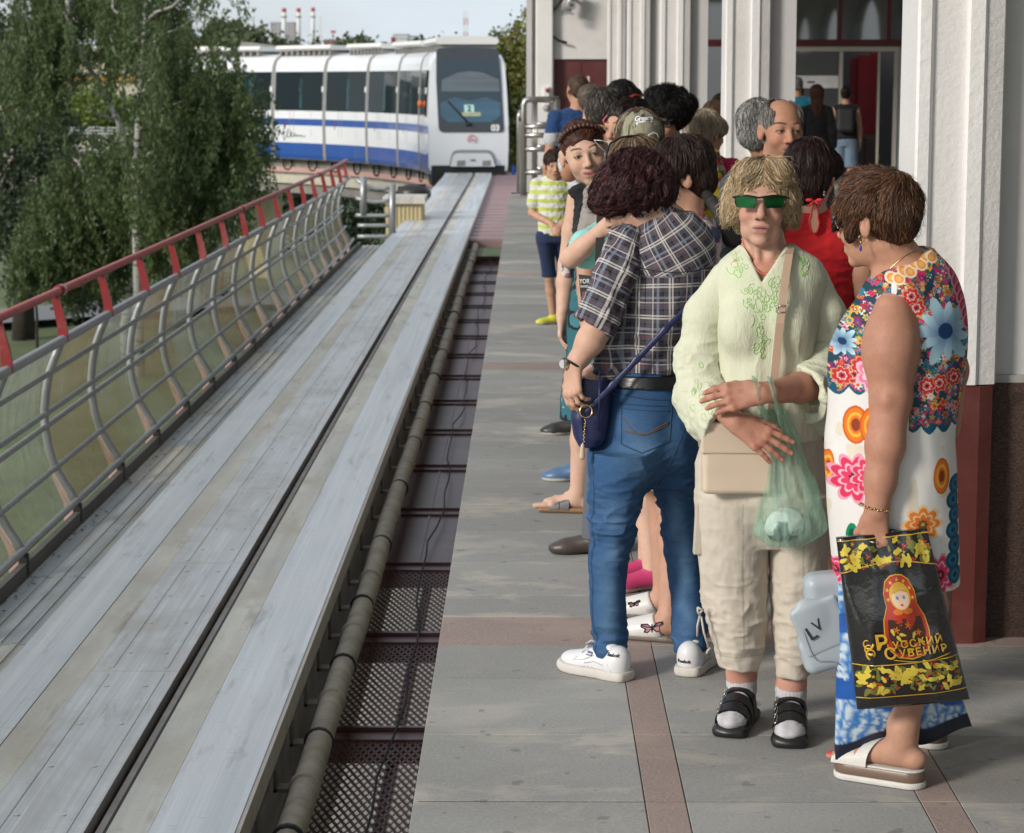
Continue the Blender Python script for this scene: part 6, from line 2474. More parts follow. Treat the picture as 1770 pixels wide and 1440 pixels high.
# --- girl with cat ears, turquoise shirt
fe =feet_px((1150,1018,1092,1022),(1140,1000,1085,1005))
Pk =person('girl in a turquoise shirt with wire cat ears on her brown hair',8.2,1086,236,-.9,skin=PALE,head=(-1.0,.35,0),hair='bob',hcol=(.13,.085,.05),hkw=dict(n=1800,length=.10,lift=.004,width=.0011,cvar=.4,hl=((.30,.22,.14),.25)),h=.006,
   topw=dict(z0=.8,sleeve=.7,paint=smoothpaint((.28,.62,.58)),sflare=.01),bottom=dict(kind='shorts',z0=.55,paint=smoothpaint((.35,.34,.36))),bulk=1.0,dx=.06,lean=(-.05,0),
   arms=([U(986,446,8.05),U(1040,398,7.98),(.6,-.2,.5),(-.3,-1,.2)],'front'),feet=fe,shoes=dict(col=(.55,.05,.16),sole=(.52,.50,.44)),face=DARKF)
for (x0,y0),(x1,y1),(x2,y2) in (((1049,264),(1027,242),(1051,248)),((1120,236),(1130,229),(1138,238))):
 b =MB()
 pa,pb_,pc_ =U(x0,y0,8.08),U(x1,y1,8.08),U(x2,y2,8.08)
 b.tube([pa,(pa + pb_) / 2 + (-.004,0,0),pb_,(pb_ + pc_) / 2 + (.004,0,.004),pc_],.0022,5)
 b.build('cat_ear',[mat('ear_wire',(.62,.60,.58),.3,.6)],Pk['root'],smooth=True)
b =MB()
b.tube([U(1048,274,8.06),U(1049,262,8.05),U(1055,248,8.08),U(1075,237,8.15),U(1110,234,8.2)],.0035,6)
b.build('headband',[m_black],Pk['root'],smooth=True)
stp =thing('shoulder_bag_strap','wide black bag strap across the turquoise shirt','strap',U(1037,400,7.95))
b =MB()
b.beam(U(1039,372,8.0),U(1036,452,7.93),.03,.004)
b.build('webbing',[m_black],stp)
# white print shirt lettering under the arm (black patch with white letters)
wb =thing('tote_bag','black and red printed tote with white block letters under a turquoise sleeve','bag',U(1016,500,8.3))
b =MB()
b.add([U(1000,474,8.28),U(1032,478,8.24),U(1030,545,8.24),U(1006,540,8.28),U(1000,474,8.33),U(1032,478,8.29),U(1030,545,8.29),U(1006,540,8.33)],
  [(0,3,2,1),(4,5,6,7),(0,1,5,4),(1,2,6,5),(2,3,7,6),(3,0,4,7)])
b.build('tote_body',[mat('tote_black',(.02,.02,.022),.7)],wb)
b =MB()
b.add([U(1006,505,8.262),U(1014,504,8.258),U(1020,538,8.256),U(1012,537,8.26)],[(0,3,2,1)])
b.add([U(1022,497,8.248),U(1030,497,8.24),U(1026,535,8.243),U(1021,535,8.248)],[(0,3,2,1)])
b.build('red_print',[mat('tote_red',(.45,.02,.06),.6)],wb)
for txt,px,py,hp in (('YORK',1013,486,8),('RANDALS',1014,495,4.5)):
 tv,tf =text_mesh(txt,1.0,0,1.0,0,.02)
 hh_ =tv[:,1].max() - tv[:,1].min()
 b =MB()
 b.add([U(px + x * hp / hh_ * .8,py - y * hp / hh_,8.255) for x,y,z in tv],tf)
 b.build('tote_lettering',[m_capw],wb)
# --- curly hair and sunglasses, flowered beige shirt
def bouquet(q):
 C =np.repeat(np.array([[.46,.41,.33]]),len(q),0)
 n1,n2,n3,n4 =vnoise(q,30,1),vnoise(q,34,12),vnoise(q,40,23),vnoise(q,11,31)
 m =n4 > -.25
 C[m & (n1 > .1)] =(.06,.10,.03)
 C[m & (n2 > .2)] =(.55,.42,.03)
 C[m & (n3 > .22)] =(.42,.03,.03)
 C[m & (n1 < -.4)] =(.30,.06,.09)
 return C
Py =person('woman with a big bush of curly black hair and dark sunglasses',12.2,1152,163,-.35,skin=np.array([.42,.22,.15]),head=(-.5,.12,0),hair='curly',hcol=(.008,.007,.007),hkw=dict(n=2600,length=.11,lift=.02,curl=.9,width=.0012,cvar=.25,gravity=.1,seg=8),h=.007,hh=1,
   topw=dict(z0=.8,sleeve=.9,paint=bouquet,sflare=.015),bottom=dict(kind='trousers',paint=smoothpaint((.06,.06,.07)),z0=.06),bulk=1.25,shoes=dict(col=(.07,.06,.06)),face=DARKF,dx=.05,lean=(-.05,0))
pglasses(Py,(.012,.012,.012),(.01,.009,.009))
# --- platinum hair, pink hoodie
Pw =person('woman with short platinum hair in a fluffy pink hooded top',12.6,1213,189,2.75,skin=np.array([.52,.30,.21]),head=(2.35,.05,0),hair='crop',hcol=(.50,.42,.32),hkw=dict(n=2200,length=.07,lift=.007,cvar=.25,width=.0012,hl=((.30,.22,.14),.3)),h=.007,
   topw=dict(z0=.8,sleeve=1.6,paint=smoothpaint((.56,.035,.11)),wr=.008,off=.022,neck=.05),bottom=dict(kind='trousers',paint=smoothpaint((.10,.10,.11)),z0=.06),bulk=1.15,shoes=dict(col=(.3,.3,.3)),dx=.03)
S =SDF(.007)
F =Pw['F']
S.ell(F.pt(0,.10,1.37),(.125,.085,.075),F.R,.02)
S.ell(F.pt(0,.02,1.43),(.075,.075,.07),F.R,.02,'s')
V,Q =S.mesh()
V =wrinkle(V,Q,.008,30,(1,1,1),3)
quadmesh('hood',V,Q,[m_cloth],Pw['root'],True,{'Col':('color',np.repeat(np.array([[.58,.04,.12]]),len(V),0))})
Pl =person('brown haired person in a yellow shirt mostly hidden behind the platinum hair',16,1222,172,2.9,skin=SKIN,head=(2.9,0,0),hair='bob',hcol=(.09,.05,.03),hkw=dict(n=500,length=.06),h=.009,
   topw=dict(z0=.8,sleeve=.8,paint=smoothpaint((.60,.37,.02))),bottom=dict(kind='trousers',paint=smoothpaint((.05,.05,.06)),z0=.06),bulk=1.2,dx=.06,shoes=dict(col=(.1,.1,.1)))
Pz =person('woman with long fair hair in a pale blue blouse seen between two piers',22,1246,160,-1.2,skin=SKIN,head=(-1.2,.2,0),hair='long',hcol=(.20,.13,.07),hkw=dict(n=400,length=.12),h=.010,
   topw=dict(z0=.8,sleeve=.6,paint=blotch([(.50,.58,.68),(.65,.67,.70),(.2,.4,.55)],25)),bottom=dict(kind='skirt',z0=.5,paint=smoothpaint((.25,.40,.48))),arms=('front','front'),shoes=dict(col=(.4,.35,.3)))
Pv =person('person with wavy grey hair seen from behind next to the balding man',9.7,1312,170,2.6,male=True,skin=TAN,head=(2.7,0,0),hair='crop',hcol=(.17,.165,.155),hkw=dict(n=1700,length=.05,lift=.006,cvar=.4,hl=((.42,.41,.40),.35),curl=.4),h=.007,
   topw=dict(z0=.8,sleeve=.6,paint=smoothpaint((.40,.40,.40))),bottom=dict(kind='trousers',paint=smoothpaint((.06,.06,.07)),z0=.06),shoes=dict(col=(.05,.05,.05)),hscale=.90,dx=.12,lean=(-.12,0))
Ph =person('balding man with grey sides and a broad nose in a dark grey shirt',8.8,1352,163,.60,male=True,skin=np.array([.44,.225,.145]),head=(.20,.03,.02),hair='bald',hcol=(.10,.09,.08),hkw=dict(n=1500,length=.03,lift=.003,width=.0010,hl=((.32,.30,.28),.4)),h=.0048,hh=1,bulk=1.06,
   topw=dict(z0=.80,sleeve=.95,paint=smoothpaint((.055,.065,.075)),neck=.068,sflare=.008),bottom=dict(kind='trousers',paint=smoothpaint((.05,.05,.055)),z0=.06),shoes=dict(col=(.04,.035,.03)),
   face=dict(lip=(.36,.15,.12),brow=(.05,.035,.03),stubble=.3,smile=.6,iris=(.03,.02,.015),blush=.35))
# --- red blouse
Pd =person('dark haired woman seen from behind in a red blouse with a keyhole back',8.0,1404,238,3.05,skin=np.array([.48,.26,.17]),head=(2.75,.05,0),hair='crop',hcol=(.016,.009,.009),hkw=dict(n=2600,length=.075,lift=.005,width=.0010,cvar=.45,hl=((.05,.022,.02),.3)),h=.006,
   topw=dict(z0=.78,sleeve=.25,neck=.052,off=.010,paint=lambda q:np.where((q[:,2] > 1.245)[:,None],np.array([[.52,.018,.022]]),np.array([[.40,.010,.016]])),wr=.006),bottom=dict(kind='skirt',z0=.5,paint=smoothpaint((.42,.012,.018)),flare=.03),
   bulk=1.05,shoes=dict(col=(.05,.04,.04)))
F =Pd['F']
kT =None
b =MB()
key =[(.006 * math.cos(a) * (1.9 if math.sin(a) < 0 else 1.3),.052 * math.sin(a)) for a in np.linspace(0,2 * math.pi,22)[:-1]]
kc =U(1408,377,7.88)
b.prism(key,lambda u,v,q:kc + np.array([u * 1.5,q,v]),-.001,.05)
b.build('keyhole_skin',[mat('back_skin',(.44,.24,.155),.5)],Pd['root'])
b =MB()
b.tube([kc + np.array([u * 1.5,-.001,v]) for u,v in key],.003,5,closed=True)
for q in (-1,1):
 b.ball(U(1408 + q * 9,346,7.86),(.014,.008,.007),8)
 b.tube([U(1408,347,7.86),U(1408 + q * 10,356,7.86)],.004,5)
b.build('keyhole_trim',[mat('red_trim',(.55,.02,.03),.6)],Pd['root'],smooth=True)
b =MB()
b.ball(U(1424,332,7.9),.006,6)
b.ball(U(1424,337,7.9),.005,6)
b.build('earring',[m_steel],Pd['root'],smooth=True)
# --- dark haired woman just behind the checked shirt
def pastel(q):
 C =np.repeat(np.array([[.48,.36,.36]]),len(q),0)
 n1,n2,n3,n4 =vnoise(q * np.array([1,1,.5]),14,1),vnoise(q * np.array([1,1,.5]),16,12),vnoise(q,20,23),vnoise(q,18,30)
 C[n1 > .12] =(.52,.10,.17)
 C[n2 > .25] =(.62,.50,.26)
 C[n3 > .28] =(.05,.06,.12)
 C[n4 > .3] =(.34,.36,.46)
 return C
fe =feet_px((1172,1070,1088,1066),(1182,1110,1090,1103))
Pf =person('dark brown haired woman in a pastel flowered top with white butterfly sandals',7.62,1150,238,-1.25,skin=np.array([.50,.285,.20]),head=(-1.45,.35,0),hair='crop',hcol=(.022,.013,.011),hkw=dict(n=3000,length=.07,lift=.005,width=.0010,cvar=.4,hl=((.06,.03,.022),.3)),h=.006,
   topw=dict(z0=.8,sleeve=.35,neck=.105,off=.016,paint=pastel),bottom=dict(kind='skirt',z0=.50,paint=smoothpaint((.60,.59,.60)),flare=.09),bulk=1.05,feet=fe,dx=.04,
   shoes=dict(col=(.66,.65,.62),kind='slide',sole=(.20,.17,.14)),face=DARKF)
# butterflies on the white slides
for cx_,cy_,dd,sc in ((1127,1085,7.232,1.0),(1096,1044,7.565,.55)):
 b =MB()
 for q in (-1,1):
  wing =[(0,0),(8,-9),(19,-10),(20,-5),(12,1),(14,8),(8,10),(2,4)]
  b.add([U(cx_ + q * x * sc,cy_ + y * sc * .8 - q * x * .12,dd) for x,y in wing],[tuple(range(8))])
 o =b.build('butterfly_wing',[mat('butterfly_pink',(.62,.30,.36),.5)],Pf['root'])
 b =MB()
 for q in (-1,1):
  b.tube([U(cx_ + q * x * sc,cy_ + y * sc * .8 - q * x * .12,dd - .002) for x,y in wing],.0018,4,closed=True)
  b.tube([U(cx_ + q * x * sc,cy_ + y * sc * .8 - q * x * .12,dd - .002) for x,y in ((0,0),(12,-4),(19,-8))],.0011,4)
 b.tube([U(cx_,cy_ - 6 * sc,dd - .002),U(cx_,cy_ + 8 * sc,dd - .002)],.0024,4)
 b.build('butterfly_outline',[m_black],Pf['root'])
bs_ =thing('black_shoulder_strap','broad black bag strap over the pastel flowered shoulder','strap',U(1250,370,7.5))
S =SDF(.005)
pts =[U(1188,320,7.68),U(1212,326,7.60),U(1232,350,7.52),U(1252,385,7.48),U(1266,412,7.50)]
S.limb(pts,[.014,.016,.020,.024,.034],.01,flat=((0,1,.2),2.2))
V,Q =S.mesh()
quadmesh('webbing',V,Q,[m_black],bs_)
# pink slip-on shoes get flower print spots
# --- people in the doorway
Pq =person('grey haired man in a teal shirt with his back to us at the station door',33,1377,131,3.0,male=True,skin=TAN,head=(3.0,0,0),hair='male',hcol=(.16,.155,.15),hkw=dict(n=300,length=.03),h=.012,
   topw=dict(z0=.84,sleeve=.6,paint=smoothpaint((.008,.12,.19))),bottom=dict(kind='trousers',paint=smoothpaint((.03,.03,.04)),z0=.06),bulk=1.15,group='people at the station door',shoes=dict(col=(.04,.04,.04)))
Pt =person('woman with long reddish brown hair in black at the station door',31,1411,145,3.1,skin=SKIN,head=(3.1,0,0),hair='long',hcol=(.075,.026,.016),hkw=dict(n=500,length=.14,width=.003),h=.011,
   topw=dict(z0=.8,sleeve=1.7,paint=smoothpaint((.014,.014,.016))),bottom=dict(kind='trousers',paint=smoothpaint((.012,.012,.015)),z0=.06),group='people at the station door',shoes=dict(col=(.03,.03,.03)))
Pu =person('woman in denim shorts with a black backpack walking into the station',35,1462,148,3.0,skin=np.array([.46,.26,.18]),head=(3.0,0,0),hair='updo',hcol=(.02,.015,.014),hkw=dict(n=300,length=.05),h=.011,
   topw=dict(z0=.9,sleeve=0,neck=.08,paint=smoothpaint((.014,.014,.016))),bottom=dict(kind='shorts',z1=1.02,z0=.5,paint=smoothpaint((.14,.20,.27)),flare=.01),group='people at the station door',shoes=dict(col=(.03,.03,.03)))
bp =thing('backpack','small black backpack worn by the woman in denim shorts','backpack',Pu['F'].pt(0,.15,1.2))
S =SDF(.012)
S.rbox(Pu['F'].pt(0,.19,1.18),(.13,.07,.18),Pu['F'].R,.05)
V,Q =S.mesh()
quadmesh('pack_body',V,Q,[mat('pack_nylon',(.016,.016,.018),.6)],bp)
# ================================================================== the three women nearest the camera
def slices(S,D0,rows,k=.02,pw=2.0,yaw=0.0):
 """rows: (pixel y, left x, right x, half depth, depth offset)"""
 z,cx,cy,rx,ry =[],[],[],[],[]
 for r in rows:
  y,xl,xr,d =r[:4]
  dy =r[4] if len(r) > 4 else 0.0
  a,b =U(xl,y,D0 + dy),U(xr,y,D0 + dy)
  z.append((a[2] + b[2]) / 2)
  cx.append((a[0] + b[0]) / 2)
  cy.append(D0 + dy)
  rx.append((b[0] - a[0]) / 2)
  ry.append(d)
 S.stack(z,cx,cy,rx,ry,yaw,k,'u',pw)
 return S
def planar(V,D0):
 """flat pattern coordinates: photo-scale units in the plane y = D0"""
 return VPX + V[:,0] * FPX / D0,HOR + (EYE - V[:,2]) * FPX / D0
def cast_line(T,pts,ndir,r,n=6,off=.0,mb=None,dist=.4):
 """a thin tube laid on a surface"""
 nd =np.array(ndir,float) / np.linalg.norm(ndir)
 out =[]
 for p in pts:
  p =np.array(p,float)
  hit =T.ray_cast(Vector(p - nd * dist),Vector(nd),dist * 2)
  if hit[0] is not None:
   out.append(np.array(hit[0]) - nd * off)
 b =mb or MB()
 if len(out) > 1:
  b.tube(out,r,n)
 return b
VIEW =lambda x,y,D:(U(x,y,D) - np.array([0,0,EYE]))
# ---------------------------------------------------------------- 1. blonde woman in the pale green blouse
D1 =6.26
A =lambda x,y,dd=0.0:U(x,y,D1 + dd)
P1 =thing('person','blonde woman in green mirrored sunglasses and a pale green embroidered blouse','person',(A(1312,1250)[0],D1,0),'passengers queuing on the platform')
F1 =Frame(A(1316,349,0.0),rotz(-.10) @ rotx(-.02) @ roty(.02),1.0)
S =SDF(.0027)
slices(S,D1,[(432,1288,1364,.06,.02),(446,1282,1378,.068,.02),(470,1266,1398,.084,.015),(520,1258,1398,.094),(600,1256,1394,.10),(720,1250,1400,.11)])
S.cap(F1.pt(0,.024,-.05),A(1324,452,.03),.053,.062,.03)
for x0,x1 in ((1305,1312),(1338,1328)):
 S.cap(A(x0,415,-.035),A(x1,462,-.055),.008,.007,.02)
for q in (-1,1):
 S.cap(A(1318 + q * 6,466,-.062),A(1318 + q * 46,452,-.04),.008,.008,.02)
head_ops(S,F1,nose=1.15,wide=.95)
# slack cheeks and folds of an older face
for q in (-1,1):
 S.ell(F1.pt(q * .037,-.050,-.078),(.013,.018,.018),F1.R,.02)
 S.cap(F1.pt(q * .020,-.100,-.040),F1.pt(q * .032,-.086,-.072),.002,.002,.004,'s')
# arms
sh,el,wr =A(1246,486,.02),A(1212,668,-.02),A(1272,730,-.250)
S.limb([A(1254,490,.02),A(1220,560,.012),A(1209,630,.0),el],[.030,.030,.032,.034],.02)
S.limb([el,el * .6 + wr * .4,wr],[.038,.037,.026],.015)
hand(S,wr,(.80,-.16,-.50),(.12,-1,.30),-1,1.0,(.10,.12,.14,.16),.17,(.5,.3))
sh2,el2,wr2 =A(1406,486,.03),A(1426,664,-.05),A(1316,680,-.285)
S.limb([A(1404,490,.02),A(1427,560,.018),A(1430,620,-.01),el2],[.030,.030,.032,.034],.02)
S.limb([el2,el2 * .6 + wr2 * .4,wr2],[.040,.040,.027],.015)
hand(S,wr2,(-.97,-.02,-.13),(-.05,-1,.42),1,1.0,(.30,.30,.32,.36),.02,(.32,.25))
V,Q =S.mesh(0)
V =relax(V,Q,1,.4)
sk1 =np.array([.53,.315,.24])
col =np.repeat(sk1[None],len(V),0)
x_,y_ =planar(V,D1)
col *= (1 + .07 * vnoise(V,35,2) + .04 * vnoise(V,110,6))[:,None]
arm_ =(y_ > 560)
col[arm_] *= np.array([.82,.68,.62])
vn =vnoise(V * np.array([1,1,1]),60,9)
col[arm_ & (vn > .45)] *= np.array([.9,.86,.86])
paint_hands(V,col)
paint_head(V,col,F1,sk1,lip=(.43,.17,.16),brow=(.30,.20,.12),eyes=False,blush=.5)
ch =(y_ > 440) & (y_ < 500)
col[ch] *= np.array([1.0,.82,.78])
body1 =quadmesh('body',V,Q,[m_skin],P1,True,{'Col':('color',col)})
T1 =bvh(V,Q)
# lower legs (part of the same body, below the trousers)
S =SDF(.004)
feet1 =feet_px((1287,1240,1246,1292),(1366,1256,1364,1308))
for (an,fd),(kx,ky) in zip(feet1,((1274,1075),(1368,1085))):
 a =np.array(an)
 S.limb([A(kx,ky - 190,.0),A(kx,ky,.0),a + (0,0,.06),a],[.07,.050,.040,.036],.02)
S.cap(A(1318,800,0),A(1318,860,0),.09,.09,.03)
V,Q =S.mesh()
col =np.repeat((sk1 * np.array([1.05,.92,.92]))[None],len(V),0)
quadmesh('legs',V,Q,[m_skin],P1,True,{'Col':('color',col)})
# socks and sandals
for i,(an,fd) in enumerate(feet1):
 a =np.array(an)
 S =SDF(.0035)
 S.limb([a + (0,0,.085),a + (0,0,.03),a],[.041,.039,.040],.02)
 foot_ops(S,a + (0,0,.016),fd,.225,.014,toes=False)
 f =np.array([fd[0],fd[1],0])
 S.ell(a * (1,1,0) + f * .125 + (0,0,.040),(.042,.052,.026),np.array([[f[1],f[0],0],[-f[0],f[1],0],[0,0,1]]),.02)
 S.plane(a + (0,0,.088),(0,0,1))
 V,Q =S.mesh()
 V =wrinkle(V,Q,.0022,30,(1,1,3),4)
 c =np.repeat(np.array([[.47,.46,.48]]),len(V),0) * (1 + .12 * np.sin(np.arctan2(V[:,1] - a[1],V[:,0] - a[0]) * 26))[:,None]
 quadmesh('sock',V,Q,[m_cloth],P1,True,{'Col':('color',c)})
 sd =np.array([f[1],-f[0],0])
 g0 =a * (1,1,0)
 R =np.array([sd,f,(0,0,1)]).T
 S =SDF(.0035)
 S.rbox(g0 + f * .05 + (0,0,.014),(.045,.120,.015),R,.013,.004)
 S.ell(g0 + f * .13 + (0,0,.014),(.050,.052,.016),R,.02)
 S.rbox(g0 - f * .035 + (0,0,.012),(.040,.040,.014),R,.01,.004)
 V,Q =S.mesh()
 V[:,2] =np.maximum(V[:,2],.0005)
 c =np.repeat(np.array([[.016,.016,.017]]),len(V),0)
 so =quadmesh('sandal',V,Q,[m_gloss],P1,True,{'Col':('color',c)})
 for t_,w_,hh in ((.112,.013,.080),(.070,.013,.096),(.026,.015,.116)):
  b =MB()
  c0 =g0 + f * t_
  def fn(u,v,o=0.0):
   an_ =math.pi * u
   return c0 + f * ((v - .5) * 2 * w_ + .012 * math.sin(an_)) + sd * -math.cos(an_) * (.049 + o) + np.array([0,0,.016 + math.sin(an_) ** .6 * (hh + o - .016 - (v - .5) * .016)])
  b.grid(lambda u,v:fn(u,v),14,3)
  b.grid(lambda u,v:fn(1 - u,v,-.004),14,3)
  me =b.mesh('strap',[m_gloss],wloc(so),True,{'Col':('color',np.repeat(np.array([[.014,.014,.015]]),len(b.v),0))})
  link('strap',me,so)
  b =MB()
  b.tube([fn(.78 + .05 * math.cos(q),.5 + .55 * math.sin(q),.003) for q in np.linspace(0,6.28,9)[:-1]],.0016,4,closed=True)
  b.build('buckle',[m_steel],so,smooth=True)
# trousers
S =SDF(.004)
slices(S,D1,[(735,1222,1418,.13),(800,1201,1432,.15),(860,1202,1434,.146),(905,1205,1432,.112),(940,1212,1426,.085)],.03)
slices(S,D1,[(850,1203,1331,.13),(900,1203,1330,.115),(960,1206,1326,.100),(1020,1212,1322,.088),(1060,1218,1320,.085),(1110,1232,1317,.078),(1152,1242,1309,.062)],.012)
slices(S,D1,[(850,1325,1433,.13),(900,1327,1433,.115),(960,1331,1431,.100),(1030,1336,1424,.088),(1070,1339,1418,.085),(1125,1341,1406,.075),(1166,1344,1396,.058)],.012)
V,Q =S.mesh()
x_,y_ =planar(V,D1)
low =np.clip((y_ - 930) / 120,0.25,1)
V =wrinkle(V,Q,.008,7,(1.2,1,.8),11,mask=low)
V =wrinkle(V,Q,.0045,17,(.7,1,1.6),21,True,low)
V =wrinkle(V,Q,.0014,60,(1,1,.5),5)
c =np.repeat(np.array([[.53,.475,.40]]),len(V),0)
for xs,y0,y1 in ((1283,860,1130),(1388,870,1140)):
 xx =xs + (y_ - 860) * .03
 m =(np.abs(x_ - xx) < 1.6) & (y_ > y0) & (y_ < y1)
 c[m] *= .72
c[(y_ > 1139) & (y_ < 1141.5)] *= .75
m_linen =mat('cotton_twill',attr='Col',rough=.85,var=.06,vs=25,bump=.3,bs=420,bd=.002,spec=.2)
quadmesh('cropped_trousers',V,Q,[m_linen],P1,True,{'Col':('color',c)})
T =bvh(V,Q)
b =MB()
for px_,py_,w_,h_ in ((1207,915,8,46),(1427,905,7,44)):
 b.prism([(-w_ * D1 / FPX,-h_ * D1 / FPX),(w_ * D1 / FPX,-h_ * D1 / FPX),(w_ * D1 / FPX,h_ * D1 / FPX),(-w_ * D1 / FPX * .5,h_ * D1 / FPX)],
   lambda u,v,q:A(px_,py_,-.045) + np.array([u,q + abs(u) * .5,v]),-.004,.03)
 b.build('cargo_pocket',[mat('trouser_pocket',(.51,.455,.38),.85,bump=.3,bs=420,bd=.002)],P1,bevel=.004)
 b =MB()
b =MB()
for x0,y0,x1,y1 in ((1210,1062,1205,1100),(1210,1062,1216,1054),(1216,1054,1206,1050),(1206,1050,1210,1064),(1212,1066,1225,1120),(1228,1120,1222,1130)):
 b.tube([A(x0,y0,-.07),A((x0 + x1) / 2 - 2,(y0 + y1) / 2,-.075),A(x1,y1,-.07)],.0032,5)
b.build('drawstring_tie',[mat('tie_cord',(.56,.51,.44),.85)],P1,smooth=True)
# blouse body
m_gauze =mat('crinkled_gauze',attr='Col',rough=.9,var=.04,vs=40,bump=.55,bs=170,bd=.004,stretch=(1,1,.22),spec=.15,sheen=.1)
BL =np.array([.60,.615,.475])
S =SDF(.0033)
slices(S,D1,[(424,1281,1371,.062,.02),(436,1262,1396,.082,.02),(450,1243,1420,.098,.018),(480,1232,1432,.112,.01),(530,1236,1420,.118),(580,1236,1414,.125),(650,1236,1412,.13),(700,1228,1420,.14),(735,1222,1424,.15),(752,1240,1420,.145)])
for x in (1284,1362):
 S.ell(A(x,566,-.085),(.060,.052,.066),None,.04)
zb,xc =A(1311,482)[2],A(1311,482)[0]
def vcut(X,Y,Z):
 return np.maximum((np.abs(X - xc - (Z - zb) * .14) - np.maximum(Z - zb,-.05) * .62) * .85,np.maximum(zb - Z,Y - (D1 + .05)))
S.op(vcut,(xc - .1,D1 - .25,zb - .01),(xc + .12,D1 + .06,zb + .14),.004,'s')
S.ell(A(1322,405,.015),(.066,.066,.05),None,.006,'s')
V,Q =S.mesh()
x_,y_ =planar(V,D1)
mk =np.clip((y_ - 500) / 160,.15,1)
V =wrinkle(V,Q,.007,8,(1.6,1,.45),31,mask=mk)
V =wrinkle(V,Q,.0035,22,(1.4,1,.35),33,True,mk)
cB =np.repeat(BL[None],len(V),0)
front =V[:,1] < D1
# soft green tint round the embroidery
em =np.exp(-(((x_ - 1312) / 36) ** 2 + ((y_ - 525) / 60) ** 2))
em =np.maximum(em,np.exp(-(((x_ - 1272) / 16) ** 2 + ((y_ - 462) / 24) ** 2)))
em =np.maximum(em,np.exp(-(((x_ - 1384) / 14) ** 2 + ((y_ - 462) / 26) ** 2)))
w =(em * .45 * front * (.6 + .8 * vnoise(V,60,3)))[:,None].clip(0,1)
cB =cB * (1 - w) + np.array([.50,.66,.36]) * w
bl =quadmesh('blouse',V,Q,[m_gauze],P1,True,{'Col':('color',cB)})
TB =bvh(V,Q)
m_emb =mat('embroidery_thread',(.42,.62,.27),.7,var=.15,vs=90)
rg =np.random.default_rng(5)
for cxp,cyp,rxp,ryp,cnt in ((1300,520,24,30,22),(1334,512,18,34,16),(1308,570,14,26,10),(1270,462,9,22,9),(1384,462,9,22,9),(1316,600,8,12,4)):
 b =MB()
 for i in range(cnt):
  ax_,ay_ =cxp + rg.normal() * rxp * .5,cyp + rg.normal() * ryp * .5
  th,L =rg.uniform(0,6.28),rg.uniform(7,16)
  pts =[]
  for t in np.linspace(0,1,9):
   if i % 3:
    a =th + t * 6.0
    r_ =L * .5 * abs(math.sin(t * math.pi * (2 if i % 2 else 1))) + 1
    pts.append(A(ax_ + r_ * math.cos(a),ay_ + r_ * math.sin(a) * 1.25))
   else:
    pts.append(A(ax_ + L * t * math.cos(th + t * 2.2),ay_ + L * 1.3 * t * math.sin(th + t * 2.2)))
  cast_line(TB,pts,(0,1,-.08),.0011,4,.0006,b)
 b.build('embroidery',[m_emb],bl,smooth=True)
# neckline binding
b =MB()
for pts in ([A(1283,426),A(1292,445),A(1302,464),A(1311,481)],[A(1311,481),A(1326,463),A(1345,444),A(1362,428)]):
 q_ =[]
 for i in range(13):
  t =i / 12 * (len(pts) - 1)
  j =min(int(t),len(pts) - 2)
  q_.append(pts[j] * (1 - t + j) + pts[j + 1] * (t - j))
 cast_line(TB,q_,(0,1,-.08),.0022,5,.0,b)
b.build('neck_binding',[mat('binding_cotton',(.60,.66,.44),.9)],bl,smooth=True)
# sleeves
for nm,pts,rs,pc,pn,fore in (
  ('left',[A(1256,482,.02),A(1219,545,.01),A(1208,620,0),A(1212,690,-.04),A(1258,732,-.15)],[.047,.057,.062,.068,.080],A(1254,720,-.13),(.72,-.45,-.40),(el,wr)),
  ('right',[A(1402,482,.02),A(1426,545,.02),A(1431,610,.0),A(1420,660,-.06),A(1385,688,-.16)],[.047,.055,.058,.062,.078],A(1396,680,-.14),(-.80,-.45,-.12),(el2,wr2))):
 S =SDF(.0035)
 S.limb(pts,rs,.02)
 if nm == 'left':
  S.limb([A(1212,690,-.03),A(1212,738,-.08)],[.05,.038],.03)
 else:
  S.limb([A(1420,650,-.06),A(1414,690,-.09),A(1424,738,-.07)],[.055,.05,.026],.04)
 S.plane(pc,pn)
 d_ =np.array(pn) / np.linalg.norm(pn)
 S.cap(pc - d_ * .05,pc + d_ * .05,.045,.068,.006,'s')
 V,Q =S.mesh()
 x_,y_ =planar(V,D1)
 V =wrinkle(V,Q,.0065,12,(.45,1,1.5),41 + len(nm),mask=np.clip((y_ - 500) / 90,.1,1))
 V =wrinkle(V,Q,.004,26,(.5,1,1.3),43,True,np.clip((y_ - 520) / 90,.1,1))
 c =np.repeat(BL[None],len(V),0)
 sl_ =quadmesh('sleeve',V,Q,[m_gauze],P1,True,{'Col':('color',c)})
 TS =bvh(V,Q)
 b =MB()
 for i in range(14):
  ax_,ay_ =((1205,690) if nm == 'left' else (1425,670))
  ax_,ay_ =ax_ + rg.normal() * 10,ay_ + rg.normal() * 24
  th,L =rg.uniform(0,6.28),rg.uniform(7,14)
  cast_line(TS,[A(ax_ + L * .5 * math.sin(t * 3.14) * math.cos(th + t * 5),ay_ + L * .7 * math.sin(t * 3.14) * math.sin(th + t * 5)) for t in np.linspace(0,1,8)],(0,1,-.08),.0011,4,.0006,b)
 b.build('embroidery',[m_emb],sl_,smooth=True)
